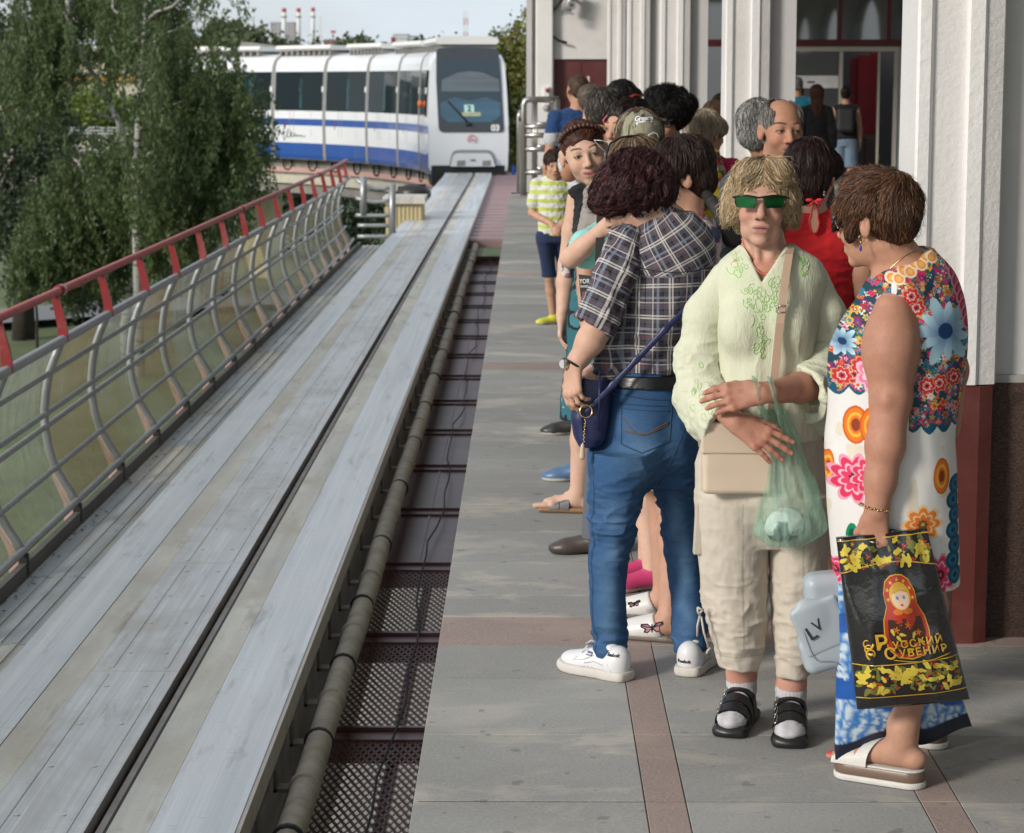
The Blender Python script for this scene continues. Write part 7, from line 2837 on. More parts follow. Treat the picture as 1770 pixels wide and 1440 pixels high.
# necklace
b =MB()
pts =[]
for i in range(37):
 t =i / 36
 xx =1283 + 80 * t
 yy =414 + 60 * math.sin(math.pi * t) ** .8
 pts.append(A(xx,yy))
nd =VIEW(1320,440,D1)
nd =nd / np.linalg.norm(nd)
hits =[]
for p in pts:
 h_ =T1.ray_cast(Vector(p - nd * .3),Vector(nd),.6)
 if h_[0] is not None:
  hits.append(np.array(h_[0]) - nd * .003)
for i in range(len(hits) - 1):
 for t in (0,.5):
  b.ball(hits[i] * (1 - t) + hits[i + 1] * t,.0036,6)
b.build('coral_necklace',[mat('coral_beads',(.62,.17,.12),.3,var=.4,vs=90)],P1,smooth=True)
# sunglasses
m_fr =mat('glasses_frame_brown',(.018,.010,.008),.25)
ml,t,bs =newmat('green_mirror_lens')
bs.inputs['Base Color'].default_value =(.012,.16,.035,1)
bs.inputs['Metallic'].default_value =.6
bs.inputs['Roughness'].default_value =.09
t.link(t.mix(t.rng(t.noise(9,2,.5,(1,1,2)),.35,.65,0,1),(.003,.035,.012),(.02,.17,.045)),bs.inputs['Base Color'])  # noise puts the mirrored light and dark into the lens colour
gl =MB()
gd =lambda x,y,o=0.0:A(x,y,-.114 + abs(x - 1313) * .00026 + o)
gl.tube([gd(1269,340),gd(1290,338),gd(1312,342),gd(1336,338),gd(1359,340)],.0028,6)
gl.tube([gd(1270,340),gd(1271,350),gd(1275,358)],.0022,5)
gl.tube([gd(1358,340),gd(1357,350),gd(1353,358)],.0022,5)
gl.tube([gd(1308,342),gd(1306,352),gd(1303,359)],.0014,5)
gl.tube([gd(1319,342),gd(1322,352),gd(1326,359)],.0014,5)
for s_ in (-1,1):
 gl.tube([gd(1269 if s_ < 0 else 1359,341),F1.pt(s_ * .078,-.03,.012),F1.pt(s_ * .079,.02,.006)],.0024,5)
gso =gl.build('sunglasses',[m_fr],P1,smooth=True)
for poly in ([(1271,341),(1290,339),(1308,343),(1305,354),(1302,360),(1277,359),(1273,353)],[(1319,343),(1337,339),(1357,341),(1355,353),(1352,359),(1326,360),(1322,354)]):
 b =MB()
 n =len(poly)
 b.add([gd(x,y,-.001) for x,y in poly] + [gd(x,y,.001) for x,y in poly],[tuple(reversed(range(n))),tuple(range(n,2 * n))] + [(i,(i + 1) % n,n + (i + 1) % n,n + i) for i in range(n)])
 b.build('lens',[ml],gso)
# hair
S =SDF(.004)
p =F1.pt
for c_,r_,k_,md in (((0,.022,.034),(.083,.104,.088),.02,'u'),((0,.05,-.02),(.080,.07,.075),.03,'u'),((.065,-.005,.000),(.034,.050,.052),.03,'u'),((-.065,-.005,.000),(.034,.050,.052),.03,'u'),
      ((.006,-.044,.092),(.062,.050,.028),.02,'u'),((.040,-.056,.076),(.036,.034,.026),.03,'u'),((-.042,-.054,.076),(.032,.034,.026),.03,'u'),
      ((-.084,.0,-.036),(.018,.03,.022),.02,'u'),((.084,.012,-.036),(.016,.03,.024),.02,'u'),
      ((0,-.128,-.024),(.0665,.068,.100),.006,'s'),((0,-.02,-.13),(.10,.10,.075),.01,'s')):
 S.ell(p(c_),r_,F1.R,k_,md)
V,Q =S.mesh()
V =wrinkle(V,Q,.004,40,(1,1,.4),3)
nv =vnoise(V * np.array([1,1,.3]),150,5)[:,None]
c =np.array([.33,.235,.135]) * (1 + .35 * nv)
hb =quadmesh('hair',V,Q,[m_hair],P1,True,{'Col':('color',c)})
part =p(.0,.01,.14)
def flowb(P):
 q =F1.inv(P)
 d =P - part
 d /= np.linalg.norm(d,axis=1)[:,None] + 1e-6
 out =d * 1.0 + np.array([0,0,-.55])
 fr_ =(q[:,1] < -.03) & (q[:,2] > .03)
 out[fr_] += F1.R @ np.array([.0,-.2,-.3]) + np.sign(q[fr_,:1] - .004) * (F1.R[:,0] * .75)[None]
 lowr =q[:,2] < -.01
 out[lowr] += np.sign(q[lowr,:1]) * (F1.R[:,0] * .5)[None]
 return out
strands('hair_strands',V,Q,hb,m_hair,flowb,7500,.105,9,.0010,.007,(.37,.265,.155),.34,.13,highlight=((.62,.49,.32),.38),seed=11)
strands('hair_strands',V,Q,hb,m_hair,flowb,500,.10,8,.0009,.018,(.48,.36,.22),.25,.3,seed=12)
strands('hair_strands',V,Q,hb,m_hair,flowb,260,.06,7,.0005,.018,(.55,.43,.28),.25,.5,seed=15)
strands('hair_strands',V,Q,hb,m_hair,flowb,700,.05,6,.0012,.004,(.16,.10,.055),.2,.2,seed=14,rootmask=F1.inv(V)[:,2] > .09)
# beige shoulder bag
m_beige =mat('beige_leather',(.60,.49,.375),.45,var=.05,vs=8,bump=.15,bs=300,bd=.002)
bag =thing('shoulder_bag','flat beige leather shoulder bag with a flap in front of the blonde woman','bag',A(1272,850,-.16))
S =SDF(.0035)
cb_ =(A(1211,735,-.15) + A(1338,853,-.15)) / 2
S.rbox(cb_,(abs(A(1338,0,-.15)[0] - A(1211,0,-.15)[0]) / 2,.028,(A(0,735,-.15)[2] - A(0,853,-.15)[2]) / 2),rotx(.04),.016,.01)
V,Q =S.mesh()
V =wrinkle(V,Q,.002,14,(1,1,1),3)
quadmesh('bag_body',V,Q,[m_beige],bag)
S =SDF(.0035)
cf =(A(1210,729,-.178) + A(1339,785,-.178)) / 2
S.rbox(cf,(abs(A(1339,0,-.178)[0] - A(1210,0,-.178)[0]) / 2,.008,(A(0,729,-.178)[2] - A(0,785,-.178)[2]) / 2),rotx(.05),.0045,.01)
V,Q =S.mesh()
quadmesh('flap',V,Q,[m_beige],bag)
b =MB()
sp =[A(1372,424,.06),A(1368,422,.0),A(1364,440,-.075),A(1358,480,-.118),A(1353,520,-.146),A(1348,560,-.160),A(1343,610,-.155),A(1338,660,-.150),A(1332,735,-.15)]
for o_ in (0,):
 vs =[]
 for i,q_ in enumerate(sp):
  w_ =.0105
  vs += [q_ + (-w_,0,.001),q_ + (w_,0,.001),q_ + (w_,.0035,.001),q_ + (-w_,.0035,.001)]
 fs =[]
 for i in range(len(sp) - 1):
  for k_ in range(4):
   fs.append((4 * i + k_,4 * i + (k_ + 1) % 4,4 * i + 4 + (k_ + 1) % 4,4 * i + 4 + k_))
 b.add(vs,fs)
b.build('strap',[mat('strap_leather',(.47,.33,.24),.5,var=.06,vs=9)],bag)
b =MB()
bc_ =A(1350,534,-.156)
b.tube([bc_ + np.array([x,0,z]) for x,z in ((-.013,-.009),(.013,-.009),(.013,.009),(-.013,.009))],.0016,5,closed=True)
b.build('buckle',[m_steel],bag,smooth=True)
# green plastic carrier
gb =thing('plastic_carrier_bag','thin translucent green plastic carrier bag hanging from the blonde woman\'s wrist','plastic bag',A(1366,940,-.24))
pm2,t,bs =newmat('green_film')
bs.inputs['Base Color'].default_value =(.55,.80,.66,1)
bs.inputs['Roughness'].default_value =.22
bs.inputs['Specular IOR Level'].default_value =.7
tr2 =t.new('ShaderNodeBsdfTransparent')
tr2.inputs[0].default_value =(.90,.975,.935,1)
tl2 =t.new('ShaderNodeBsdfTranslucent')
tl2.inputs[0].default_value =(.52,.80,.65,1)
m1,m2 =t.new('ShaderNodeMixShader'),t.new('ShaderNodeMixShader')
m1.inputs[0].default_value =.35
t.link(bs.outputs[0],m1.inputs[1])
t.link(tl2.outputs[0],m1.inputs[2])
fac =t.rng(t.noise(16,4,.6,(2.6,1,.30)),.35,.7,.16,.52)
t.link(fac,m2.inputs[0])
t.link(tr2.outputs[0],m2.inputs[1])
t.link(m1.outputs[0],m2.inputs[2])
t.link(m2.outputs[0],t.n['Material Output'].inputs['Surface'])
t.link(t.bump(t.noise(55,4,.65,(1.6,1,.5)),.7,.008),bs.inputs['Normal'])
S =SDF(.0032)
slices(S,D1 - .165,[(708,1320,1360,.012),(735,1321,1372,.022),(765,1326,1384,.032),(800,1328,1398,.040),(850,1320,1415,.050),(890,1310,1427,.056),(912,1302,1432,.056),(926,1304,1424,.05),(942,1326,1388,.03)],.01)
V,Q =S.mesh()
x_,y_ =planar(V,D1 - .165)
N =normals(V,Q)
top_ =A(1342,660,-.162)
an_ =np.arctan2(V[:,0] - A(1345,0,-.162)[0],np.maximum(top_[2] - V[:,2],.01))
V =V + N * (.0028 * np.sin(an_ * 60 + 2 * vnoise(V,20,4)) * np.clip((960 - y_) / 120,.1,1))[:,None]
V =wrinkle(V,Q,.0025,22,(1.4,1,.6),7,True)
quadmesh('bag_film',V,Q,[pm2],gb)
for x0,x1,x2 in ((1304,1313,1331),(1331,1341,1350)):
 b =MB()
 b.tube([A(x2,735,-.165),A(x1 + 2,705,-.215),A(x0 + 5,680,-.250),A(x0 + 1,658,-.262),A(x0,652,-.285),A(x0 + 2,660,-.316),A(x1 - 3,682,-.312),A(x1 + 3,705,-.270),A(x2,732,-.205),A(x2 + 2,752,-.200)],
   [.010,.010,.009,.009,.009,.010,.011,.013,.016,.018],12,flat=.28)
 b.build('handle',[pm2],gb,smooth=True)
ct =thing('wrapped_parcel','grey and white wrapped parcel lying inside the green plastic bag','parcel',A(1362,930,-.162))
S =SDF(.004)
S.ell(A(1360,905,-.162),(.050,.036,.040),roty(.25),.02)
S.ell(A(1345,915,-.162),(.034,.030,.030),None,.02)
V,Q =S.mesh()
V =wrinkle(V,Q,.004,28,(1,1,1),3,True)
n_ =vnoise(V,30,2)
c =np.where((n_ > -.05)[:,None] | (V[:,2:3] > A(0,896,-.162)[2]),np.array([[.62,.64,.65]]),np.array([[.035,.05,.05]]))
quadmesh('parcel_body',V,Q,[m_gloss],ct,True,{'Col':('color',c)})
# ---------------------------------------------------------------- 2. woman in the flowered dress, seen from her left and behind
D2 =5.85
B =lambda x,y,dd=0.0:U(x,y,D2 + dd)
P2 =thing('person','woman with short brown hair in a sleeveless white dress with bright flowers','person',(B(1550,1350)[0],D2,0),'passengers queuing on the platform')
F2 =Frame(B(1518,382,0),rotz(-2.30) @ rotx(.06) @ roty(.0),1.0)
S =SDF(.0032)
slices(S,D2,[(448,1532,1602,.062,.01),(462,1516,1632,.078),(482,1506,1646,.098),(520,1490,1654,.115),(560,1465,1658,.13),(620,1445,1655,.14),(700,1440,1642,.14),(760,1442,1640,.145)])
S.cap(F2.pt(0,.024,-.05),B(1558,462,.01),.054,.068,.03)
head_ops(S,F2)
a0,a1,a2,a3,a4 =B(1543,534,-.115),B(1539,610,-.145),B(1540,688,-.155),B(1530,770,-.17),B(1515,884,-.185)
S.limb([a0,a0 * .45 + a1 * .55,a1,a2],[.044,.055,.059,.047],.04)
S.limb([a2,a3,B(1522,830,-.18),a4],[.048,.047,.038,.029],.02)
S.ell(B(1532,692,-.195),(.010,.012,.014),None,.02)
hand(S,a4,(-.05,-.06,-1.0),(-.25,-.97,.0),1,.98,(.62,.70,.72,.75),.05,(.55,.45))
S.limb([B(1630,520,.08),B(1644,640,.12),B(1636,740,.12)],[.04,.040,.036],.03)
f2 =feet_px((1590,1362,1432,1336))
an2 =np.array(f2[0][0]) + (0,0,.042)
S.limb([B(1560,800,0),B(1590,1050,.02),an2 * .45 + B(1592,1050,.02) * .55 + (.0,.0,0),an2 + (0,0,.03),an2],[.09,.056,.054,.038,.038],.02)
S.limb([B(1560,800,0.1),B(1600,1050,.24),U(1600,1268,D2 + .30)],[.09,.056,.036],.02)
foot_ops(S,an2,f2[0][1],.24)
foot_ops(S,U(1600,1268,D2 + .30) * (1,1,0) + (0,0,.12),f2[0][1],.24)
V,Q =S.mesh(0)
V =relax(V,Q,1,.4)
sk2 =np.array([.43,.215,.145])
col =np.repeat(sk2[None],len(V),0)
x_,y_ =planar(V,D2)
col *= (1 + .06 * vnoise(V,28,2) + .03 * vnoise(V,120,6))[:,None]
col[y_ < 500] =col[y_ < 500] * np.array([1.12,1.2,1.2])
col[y_ > 1000] =col[y_ > 1000] * np.array([1.06,1.18,1.2])
fr =vnoise(V,260,8)
col[(fr > .55) & (y_ > 500) & (y_ < 900)] *= np.array([.94,.92,.91])
fd2 =np.array([f2[0][1][0],f2[0][1][1],0])
tt =(V - np.array(f2[0][0]) * (1,1,0)) @ fd2
col[(y_ > 1310) & (tt > .178) & (V[:,2] > .062)] =(.50,.05,.05)
paint_hands(V,col)
body2 =quadmesh('body',V,Q,[m_skin],P2,True,{'Col':('color',col)})
T2 =bvh(V,Q)
# dress
S =SDF(.004)
slices(S,D2,[(428,1575,1608,.05,.02),(440,1545,1622,.075,.01),(456,1520,1642,.095),(480,1500,1657,.115),(520,1478,1668,.132),(560,1450,1672,.148),(600,1433,1671,.158),(640,1430,1667,.16),(700,1429,1655,.155),(745,1427,1650,.155),(800,1428,1655,.165),(870,1430,1657,.17),(940,1436,1659,.172),(1004,1440,1661,.175)],.02)
pl0 =B(1516,476)
S.plane(pl0,(-.47,-.10,.88))
S.ell(B(1560,500,-.075),(.060,.070,.045),roty(.35),.04)
S.ell(B(1533,572,-.20),(.066,.10,.095),None,.012,'s')
V,Q =S.mesh()
x_,y_ =planar(V,D2)
V =wrinkle(V,Q,.006,6,(1.2,1,.5),51,mask=np.clip((y_ - 560) / 150,.1,1))
V =wrinkle(V,Q,.0022,18,(1.3,1,.4),53)
V,Q =refine(V,Q)
x_,y_ =planar(V,D2)
WHT =np.array([.70,.68,.66])
cD =np.repeat(WHT[None],len(V),0)
cD[vnoise(V,26,3) > .62] =(.66,.60,.50)
def dab(mask,c):
 cD[mask] =c
def motif(cx_,cy_,rx_,ry_,rings,petals=0,pd=.16,rot_=0.0):
 dx_,dy_ =(x_ - cx_) / rx_,(y_ - cy_) / ry_
 r_ =np.sqrt(dx_ ** 2 + dy_ ** 2)
 if petals:
  a_ =np.arctan2(dy_,dx_) + rot_
  r_ =r_ / (1 - pd + pd * np.abs(np.cos(a_ * petals / 2)) * 1.6)
 for rr,c in rings:
  cD[r_ < rr] =c
# lower part: separate big motifs on white
OR,YL,DR =(.72,.17,.015),(.78,.42,.05),(.25,.04,.015)
for cx_,cy_,rx_,ry_ in ((1474,722,20,33),(1500,722,20,33),(1622,810,16,31),(1436,802,8,30)):
 motif(cx_,cy_,rx_,ry_,[(1,(.55,.10,.01)),(.88,OR),(.66,YL),(.5,OR),(.34,DR)])
for cx_,cy_,r_ in ((1474,815,38),(1498,808,30),(1622,980,32),(1452,985,22)):
 motif(cx_,cy_,r_,r_ * 1.05,[(1.0,(.72,.30,.40)),(.86,(.62,.03,.10)),(.62,(.78,.42,.50)),(.52,(.66,.04,.12)),(.25,(.12,.005,.02)),(.1,(.6,.1,.15))],9,.22)
motif(1588,890,34,30,[(1,(.74,.52,.30)),(.84,(.72,.20,.02)),(.62,(.76,.50,.26)),(.5,(.66,.16,.02)),(.26,(.16,.07,.02)),(.1,(.5,.35,.1))],8,.22)
motif(1472,915,9,22,[(1,(.0,.20,.09)),(.55,(.0,.07,.04))])
for i in range(7):
 motif(1652 - 5 * (i % 2),828 + 26 * i,15,16,[(1,(.006,.07,.13)),(.6,(.01,.16,.26)),(.3,(.005,.04,.09))])
# upper part: dense folk flowers with a leafy lower edge
edge =682 - 34 * np.cos((x_ - 1480) / 150 * 3.14) * .5 + np.where(x_ > 1560,(x_ - 1560) * -.16 + 34,-8) + 13 * np.abs(np.sin(x_ / 9.5))
up =y_ < edge
cD[up] =(.012,.05,.075)
near =up & (y_ > edge - 26)
cD[near] =(.006,.085,.15)
rgp =np.random.default_rng(21)
PAL =[(.50,.02,.03),(.58,.03,.12),(.01,.14,.24),(.62,.40,.06),(.20,.24,.07),(.60,.62,.58),(.18,.02,.16),(.02,.20,.30),(.62,.16,.03),(.40,.01,.06),(.03,.10,.06),(.62,.30,.38)]
for i in range(1150):
 cx_,cy_ =rgp.uniform(1425,1678),rgp.uniform(425,720)
 r_ =rgp.uniform(3.0,8.5)
 m =up & (y_ < edge - 12 + 6) & (np.abs(x_ - cx_) < r_) & (np.abs(y_ - cy_) < r_)
 if not m.any():
  continue
 dx_,dy_ =x_[m] - cx_,y_[m] - cy_
 rr =np.sqrt(dx_ ** 2 + dy_ ** 2) / r_
 aa =np.arctan2(dy_,dx_)
 rr =rr / (.8 + .22 * np.cos(aa * rgp.integers(4,7) + rgp.uniform(0,6)))
 idx_ =np.nonzero(m)[0]
 c1,c2 =PAL[rgp.integers(len(PAL))],PAL[rgp.integers(len(PAL))]
 cD[idx_[rr < 1]] =c1
 cD[idx_[rr < .5]] =c2
 cD[idx_[rr < .22]] =PAL[rgp.integers(len(PAL))]
for cx_,cy_ in ((1470,636),(1452,640),(1612,648),(1640,640),(1590,652),(1480,620),(1570,520),(1560,500)):
 motif(cx_,cy_,15,15,[(1,(.58,.30,.16)),(.88,(.52,.02,.03)),(.5,(.66,.5,.45)),(.36,(.45,.02,.04)),(.15,(.02,.02,.03))],7,.2)
motif(1497,632,24,30,[(1,(.70,.40,.50)),(.8,(.66,.18,.30)),(.6,(.74,.50,.58)),(.35,(.62,.1,.22))],7,.2)
for cx_,cy_,R0 in ((1622,560,62),(1453,582,27)):
 dx_,dy_ =x_ - cx_,y_ - cy_
 for k_ in range(11):
  th =k_ * 6.283 / 11 + .3
  L_ =R0 * (1 if k_ % 2 else .8)
  u_ =(dx_ * math.cos(th) + dy_ * math.sin(th)) / L_
  v_ =(-dx_ * math.sin(th) + dy_ * math.cos(th)) / (L_ * .17)
  m =up & (u_ > 0) & (((u_ - .52) / .48) ** 2 + v_ ** 2 < 1)
  tcol =np.clip(u_[m,None] * 1.1,0,1)
  cD[m] =np.array([.005,.06,.19]) * (1 - tcol) + np.array([.42,.62,.72]) * tcol
 m =up & (dx_ ** 2 + dy_ ** 2 < (R0 * .22) ** 2)
 cD[m] =(.004,.03,.10)
# orange and cream scallops on the shoulder, red-pink scallops on the back of the shoulder
for i in range(9):
 motif(1530 + 10.5 * i,470 - 5.6 * i + (i % 2) * 7,11,10,[(1,(.74,.62,.44)),(.7,(.72,.24,.05)),(.45,(.72,.40,.12))])
for i in range(8):
 motif(1640 + 4.5 * i,450 + 14 * i,15,14,[(1,(.66,.25,.32)),(.75,(.42,.01,.05)),(.45,(.60,.10,.17))])
m =(y_ > 478) & (y_ < 506) & (x_ > 1528) & (x_ < 1536)
cD[m] =(.65,.70,.72)
m_jersey =mat('printed_jersey',attr='Col',rough=.7,var=.03,vs=30,bump=.12,bs=600,bd=.001,spec=.3)
quadmesh('flowered_dress',V,Q,[m_jersey],P2,True,{'Col':('color',cD)})
# hair
S =SDF(.004)
p =F2.pt
for c_,r_,k_,md in (((0,.022,.040),(.078,.097,.087),.02,'u'),((0,.050,-.008),(.066,.051,.054),.03,'u'),((0,-.025,.088),(.060,.070,.046),.03,'u'),
      ((.055,-.02,.035),(.042,.07,.055),.02,'u'),((-.055,-.02,.035),(.042,.07,.055),.02,'u'),((.080,-.030,-.018),(.010,.014,.030),.01,'u'),
      ((.088,.006,-.028),(.024,.020,.036),.004,'s'),((-.088,.006,-.028),(.024,.020,.036),.004,'s'),
      ((0,-.120,-.030),(.070,.066,.076),.008,'s'),((0,-.055,-.140),(.12,.115,.085),.01,'s')):
 S.ell(p(c_),r_,F2.R,k_,md)
V,Q =S.mesh()
V =wrinkle(V,Q,.005,32,(1,1,.6),3)
nv =vnoise(V * np.array([1,1,.4]),120,5)[:,None]
c =np.array([.038,.019,.012]) * (1 + .4 * nv)
hb =quadmesh('hair',V,Q,[m_hair],P2,True,{'Col':('color',c)})
crown2 =p(.01,.06,.13)
def flow2(P):
 q =F2.inv(P)
 d =P - crown2
 d /= np.linalg.norm(d,axis=1)[:,None] + 1e-6
 sw_ =np.cross(d,F2.R[:,2])
 top_w =np.clip((q[:,2] - .03) / .06,0,1)[:,None]
 return d + np.array([0,0,-.55]) + sw_ * .6 * top_w + .5 * np.stack([vnoise(P,28,1),vnoise(P,28,2),vnoise(P,28,3)],1) * top_w
q2 =F2.inv(V)
strands('hair_strands',V,Q,hb,m_hair,flow2,9000,.078,9,.0008,.005,(.042,.020,.012),.42,.08,highlight=((.19,.088,.045),.25),seed=31)
strands('hair_strands',V,Q,hb,m_hair,flow2,900,.055,7,.0008,.011,(.085,.040,.022),.35,.3,highlight=((.22,.11,.06),.4),seed=32,rootmask=q2[:,2] > .045)
strands('hair_strands',V,Q,hb,m_hair,flow2,500,.05,7,.0005,.022,(.14,.065,.035),.35,.5,seed=35)
strands('hair_strands',V,Q,hb,m_hair,lambda P:np.repeat(np.array([[.1,0,-1.0]]),len(P),0),700,.026,5,.0009,.004,(.03,.016,.011),.35,.3,seed=33,rootmask=(q2[:,2] < -.02))
# jewellery, sunglasses
m_gold =mat('gold',(.62,.42,.20),.25,1.0,.1,40)
b =MB()
pts =[B(1530 + 8 * i,474 - 5.4 * i - 8 * math.sin(i / 8 * 3.14),0) for i in range(9)]
nd2 =VIEW(1560,460,D2)
cast_line(T2,pts,nd2,.0011,5,.001,b)
b.build('necklace',[m_gold],P2,smooth=True)
b =MB()
ea =B(1488,412,-.075)
b.tube([ea + np.array([.006 * math.cos(t),0,.008 * math.sin(t)]) for t in np.linspace(0,6.28,10)[:-1]],.001,4,closed=True)
b.ball(ea + (0,0,-.011),(.002,.002,.005),6)
erg =b.build('earring',[m_gold],P2,smooth=True)
b =MB()
b.ball(ea + (0,0,-.025),(.004,.003,.008),8)
b.build('blue_drop',[mat('lapis_glass',(.05,.06,.32),.1)],erg,smooth=True)
b =MB()
for i in range(26):
 t =i / 26 * 6.283
 cpt =B(1512,878,-.185) + np.array([.037 * math.cos(t),.030 * math.sin(t),-.008 * math.cos(t) + .002 * (i % 2)])
 b.ball(cpt,(.0042,.003,.003),6)
b.build('bracelet',[m_gold],P2,smooth=True)
b =MB()
rc =B(1509,936,-.205)
b.tube([rc + np.array([.010 * math.cos(t),.010 * math.sin(t),0]) for t in np.linspace(0,6.28,12)[:-1]],.0014,5,closed=True)
b.ball(rc + (-.002,-.011,0),.003,6)
b.build('ring',[m_steel],P2,smooth=True)
b =MB()
for q in (-1,1):
 b.tube([p(q * .070,-.085,.010),p(q * .082,-.04,.008),p(q * .081,.015,.006)],[.011,.008,.003],6,flat=.5)
 b.tube([p(q * .008,-.108,.008),p(q * .04,-.106,.022),p(q * .068,-.090,.012),p(q * .060,-.098,-.022),p(q * .02,-.108,-.022)],.004,6,closed=True)
 b.add([p(q * .008,-.108,.008),p(q * .04,-.106,.022),p(q * .068,-.090,.012),p(q * .060,-.098,-.022),p(q * .02,-.108,-.022)],[(0,1,2,3,4)])
sg =b.build('sunglasses',[mat('black_acetate',(.008,.008,.009),.12)],P2,smooth=True)
b =MB()
for i in range(6):
 b.ball(p(.076 - .001 * i,-.083 + .009 * i * .2,.014 - .0052 * i),.0022,6)
b.build('rhinestone',[m_steel],sg,smooth=True)
# wedge sandal
f =fd2
sd =np.array([f[1],-f[0],0])
R =np.array([sd,f,(0,0,1)]).T
g0 =np.array(f2[0][0]) * (1,1,0)
m_sole_w =mat('sole_white_rubber',(.60,.58,.55),.6,var=.06,vs=20)
for gg,off_ in ((g0,0),(U(1600,1268,D2 + .30) * (1,1,0),1)):
 S =SDF(.0035)
 S.cap(gg - f * .022 + (0,0,.030),gg + f * .14 + (0,0,.030),.040,.044,.01)
 S.plane(gg + (0,0,.047),(0,0,1))
 S.plane(gg + (0,0,.016),(0,0,-1))
 V,Q =S.mesh()
 c =np.repeat(np.array([[.16,.105,.075]]),len(V),0)
 so =quadmesh('sandal',V,Q,[m_gloss],P2,True,{'Col':('color',c)})
 S =SDF(.0035)
 S.cap(gg - f * .022 + (0,0,.010),gg + f * .14 + (0,0,.010),.042,.046,.01)
 S.plane(gg + (0,0,.018),(0,0,1))
 S.plane(gg + (0,0,.0008),(0,0,-1))
 V,Q =S.mesh()
 V[:,2] =np.maximum(V[:,2],.0006)
 quadmesh('outsole',V,Q,[m_sole_w],so)
 S =SDF(.0035)
 S.cap(gg - f * .022 + (0,0,.040),gg + f * .14 + (0,0,.040),.039,.043,.01)
 S.plane(gg + (0,0,.050),(0,0,1))
 S.plane(gg + (0,0,.044),(0,0,-1))
 V,Q =S.mesh()
 quadmesh('insole',V,Q,[m_sole_w],so)
 mst =mat('perforated_white_leather',(.58,.56,.52),.45,var=.25,vs=420,bump=.3,bs=500,bd=.002)
 for t0,t1,w_,h0,h1 in ((.145,.085,.030,.082,.096),(.10,.035,.018,.092,.128),(.150,.130,.028,.078,.086)):
  b =MB()
  def fn(u,v,o=0.0):
   an_ =math.pi * u
   c0 =gg + f * (t0 + (t1 - t0) * math.sin(an_ / 2 + .0) ** 2)
   return c0 + f * (v - .5) * 2 * w_ + sd * -math.cos(an_) * (.044 + o) + np.array([0,0,.046 + math.sin(an_) ** .75 * (h0 + (h1 - h0) * u + o - .046 - (v - .5) * .012)])
  b.grid(lambda u,v:fn(u,v,.003),16,4)
  b.grid(lambda u,v:fn(1 - u,v,-.001),16,4)
  b.build('strap',[mst],so,smooth=True)
# ---- bags she holds ----------------------------------------------------------
def sheet_bag(nm,label,corners,bulge,thick,D,m_,parent=None,wr=.006,seed=3,n=54):
 """hanging bag: corners TL TR BR BL (pixel x, y, depth offset); returns thing, mapping and tree"""
 root =thing(nm,label,'bag',U((corners[2][0] + corners[3][0]) / 2,max(corners[2][1],corners[3][1]),D + corners[2][2]))
 P =[U(c[0],c[1],D + c[2]) for c in corners]
 rgq =np.random.default_rng(seed)
 def base(u,v):
  t =P[0] * (1 - u) + P[1] * u
  b =P[3] * (1 - u) + P[2] * u
  return t * (1 - v) + b * v
 us,vs_ =np.meshgrid(np.linspace(0,1,n + 1),np.linspace(0,1,n + 1))
 G0 =np.array([base(u,v) for u,v in zip(us.ravel(),vs_.ravel())])
 uf,vf =us.ravel(),vs_.ravel()
 bl_ =(np.sin(np.pi * uf) ** .6) * (np.sin(np.pi * np.clip(vf * .93 + .05,0,1)) ** .7) * (.45 + .75 * vf)
 wn_ =vnoise(G0 * np.array([1.0,1,1.0]),9,seed) + .6 * (1 - 2 * np.abs(vnoise(G0 * np.array([1.3,1,.6]),16,seed + 2)))
 tension =np.sin((uf - .5) * 22 * (1.2 - .5 * vf)) * np.clip(.6 - vf,0,1)
 y_off =-(bl_ * bulge) - wr * wn_ * np.clip(np.minimum(np.minimum(uf,1 - uf) * 8,np.minimum(vf * 6,(1 - vf) * 10)),0.15,1) - tension * .006
 front =G0 + np.stack([np.zeros_like(y_off),y_off,np.zeros_like(y_off)],1)
 back =G0 + np.stack([np.zeros_like(y_off),bl_ * bulge * .8 + thick + .002 * wn_,np.zeros_like(y_off)],1)
 V =np.concatenate([front,back])
 k =n + 1
 Qf =[(j * k + i,(j + 1) * k + i,(j + 1) * k + i + 1,j * k + i + 1) for j in range(n) for i in range(n)]
 o =k * k
 Qb =[(o + a,o + d,o + c,o + b_) for a,b_,c,d in Qf]
 rim =[]
 for i in range(n):
  rim.append((i,i + 1,o + i + 1,o + i))
  q0 =n * k + i
  rim.append((q0 + 1,q0,o + q0,o + q0 + 1))
  rim.append(((i + 1) * k,i * k,o + i * k,o + (i + 1) * k))
  rim.append((i * k + n,(i + 1) * k + n,o + (i + 1) * k + n,o + i * k + n))
 Q =np.array(Qf + Qb + rim)
 F_ =front.reshape(k,k,3)
 def at(u,v,off=.0012):
  u,v =min(max(u,0),1) * n,min(max(v,0),1) * n
  i,j =min(int(u),n - 1),min(int(v),n - 1)
  a,b_ =u - i,v - j
  q =F_[j,i] * (1 - a) * (1 - b_) + F_[j,i + 1] * a * (1 - b_) + F_[j + 1,i] * (1 - a) * b_ + F_[j + 1,i + 1] * a * b_
  return q + np.array([0,-off,0])
 return root,V,Q,at
m_bagblack =mat('glossy_black_plastic',(.010,.010,.011),.16,var=.2,vs=8,spec=.7,bump=.35,bs=22,bd=.012,coat=.5)
root,V,Q,at =sheet_bag('souvenir_bag','glossy black plastic souvenir bag with gold flowers and a nesting doll print',[(1446,930,-.20),(1602,914,-.19),(1676,1208,-.15),(1482,1226,-.17)],.060,.012,D2,m_bagblack,wr=.011)
quadmesh('bag_body',V,Q,[m_bagblack],root)
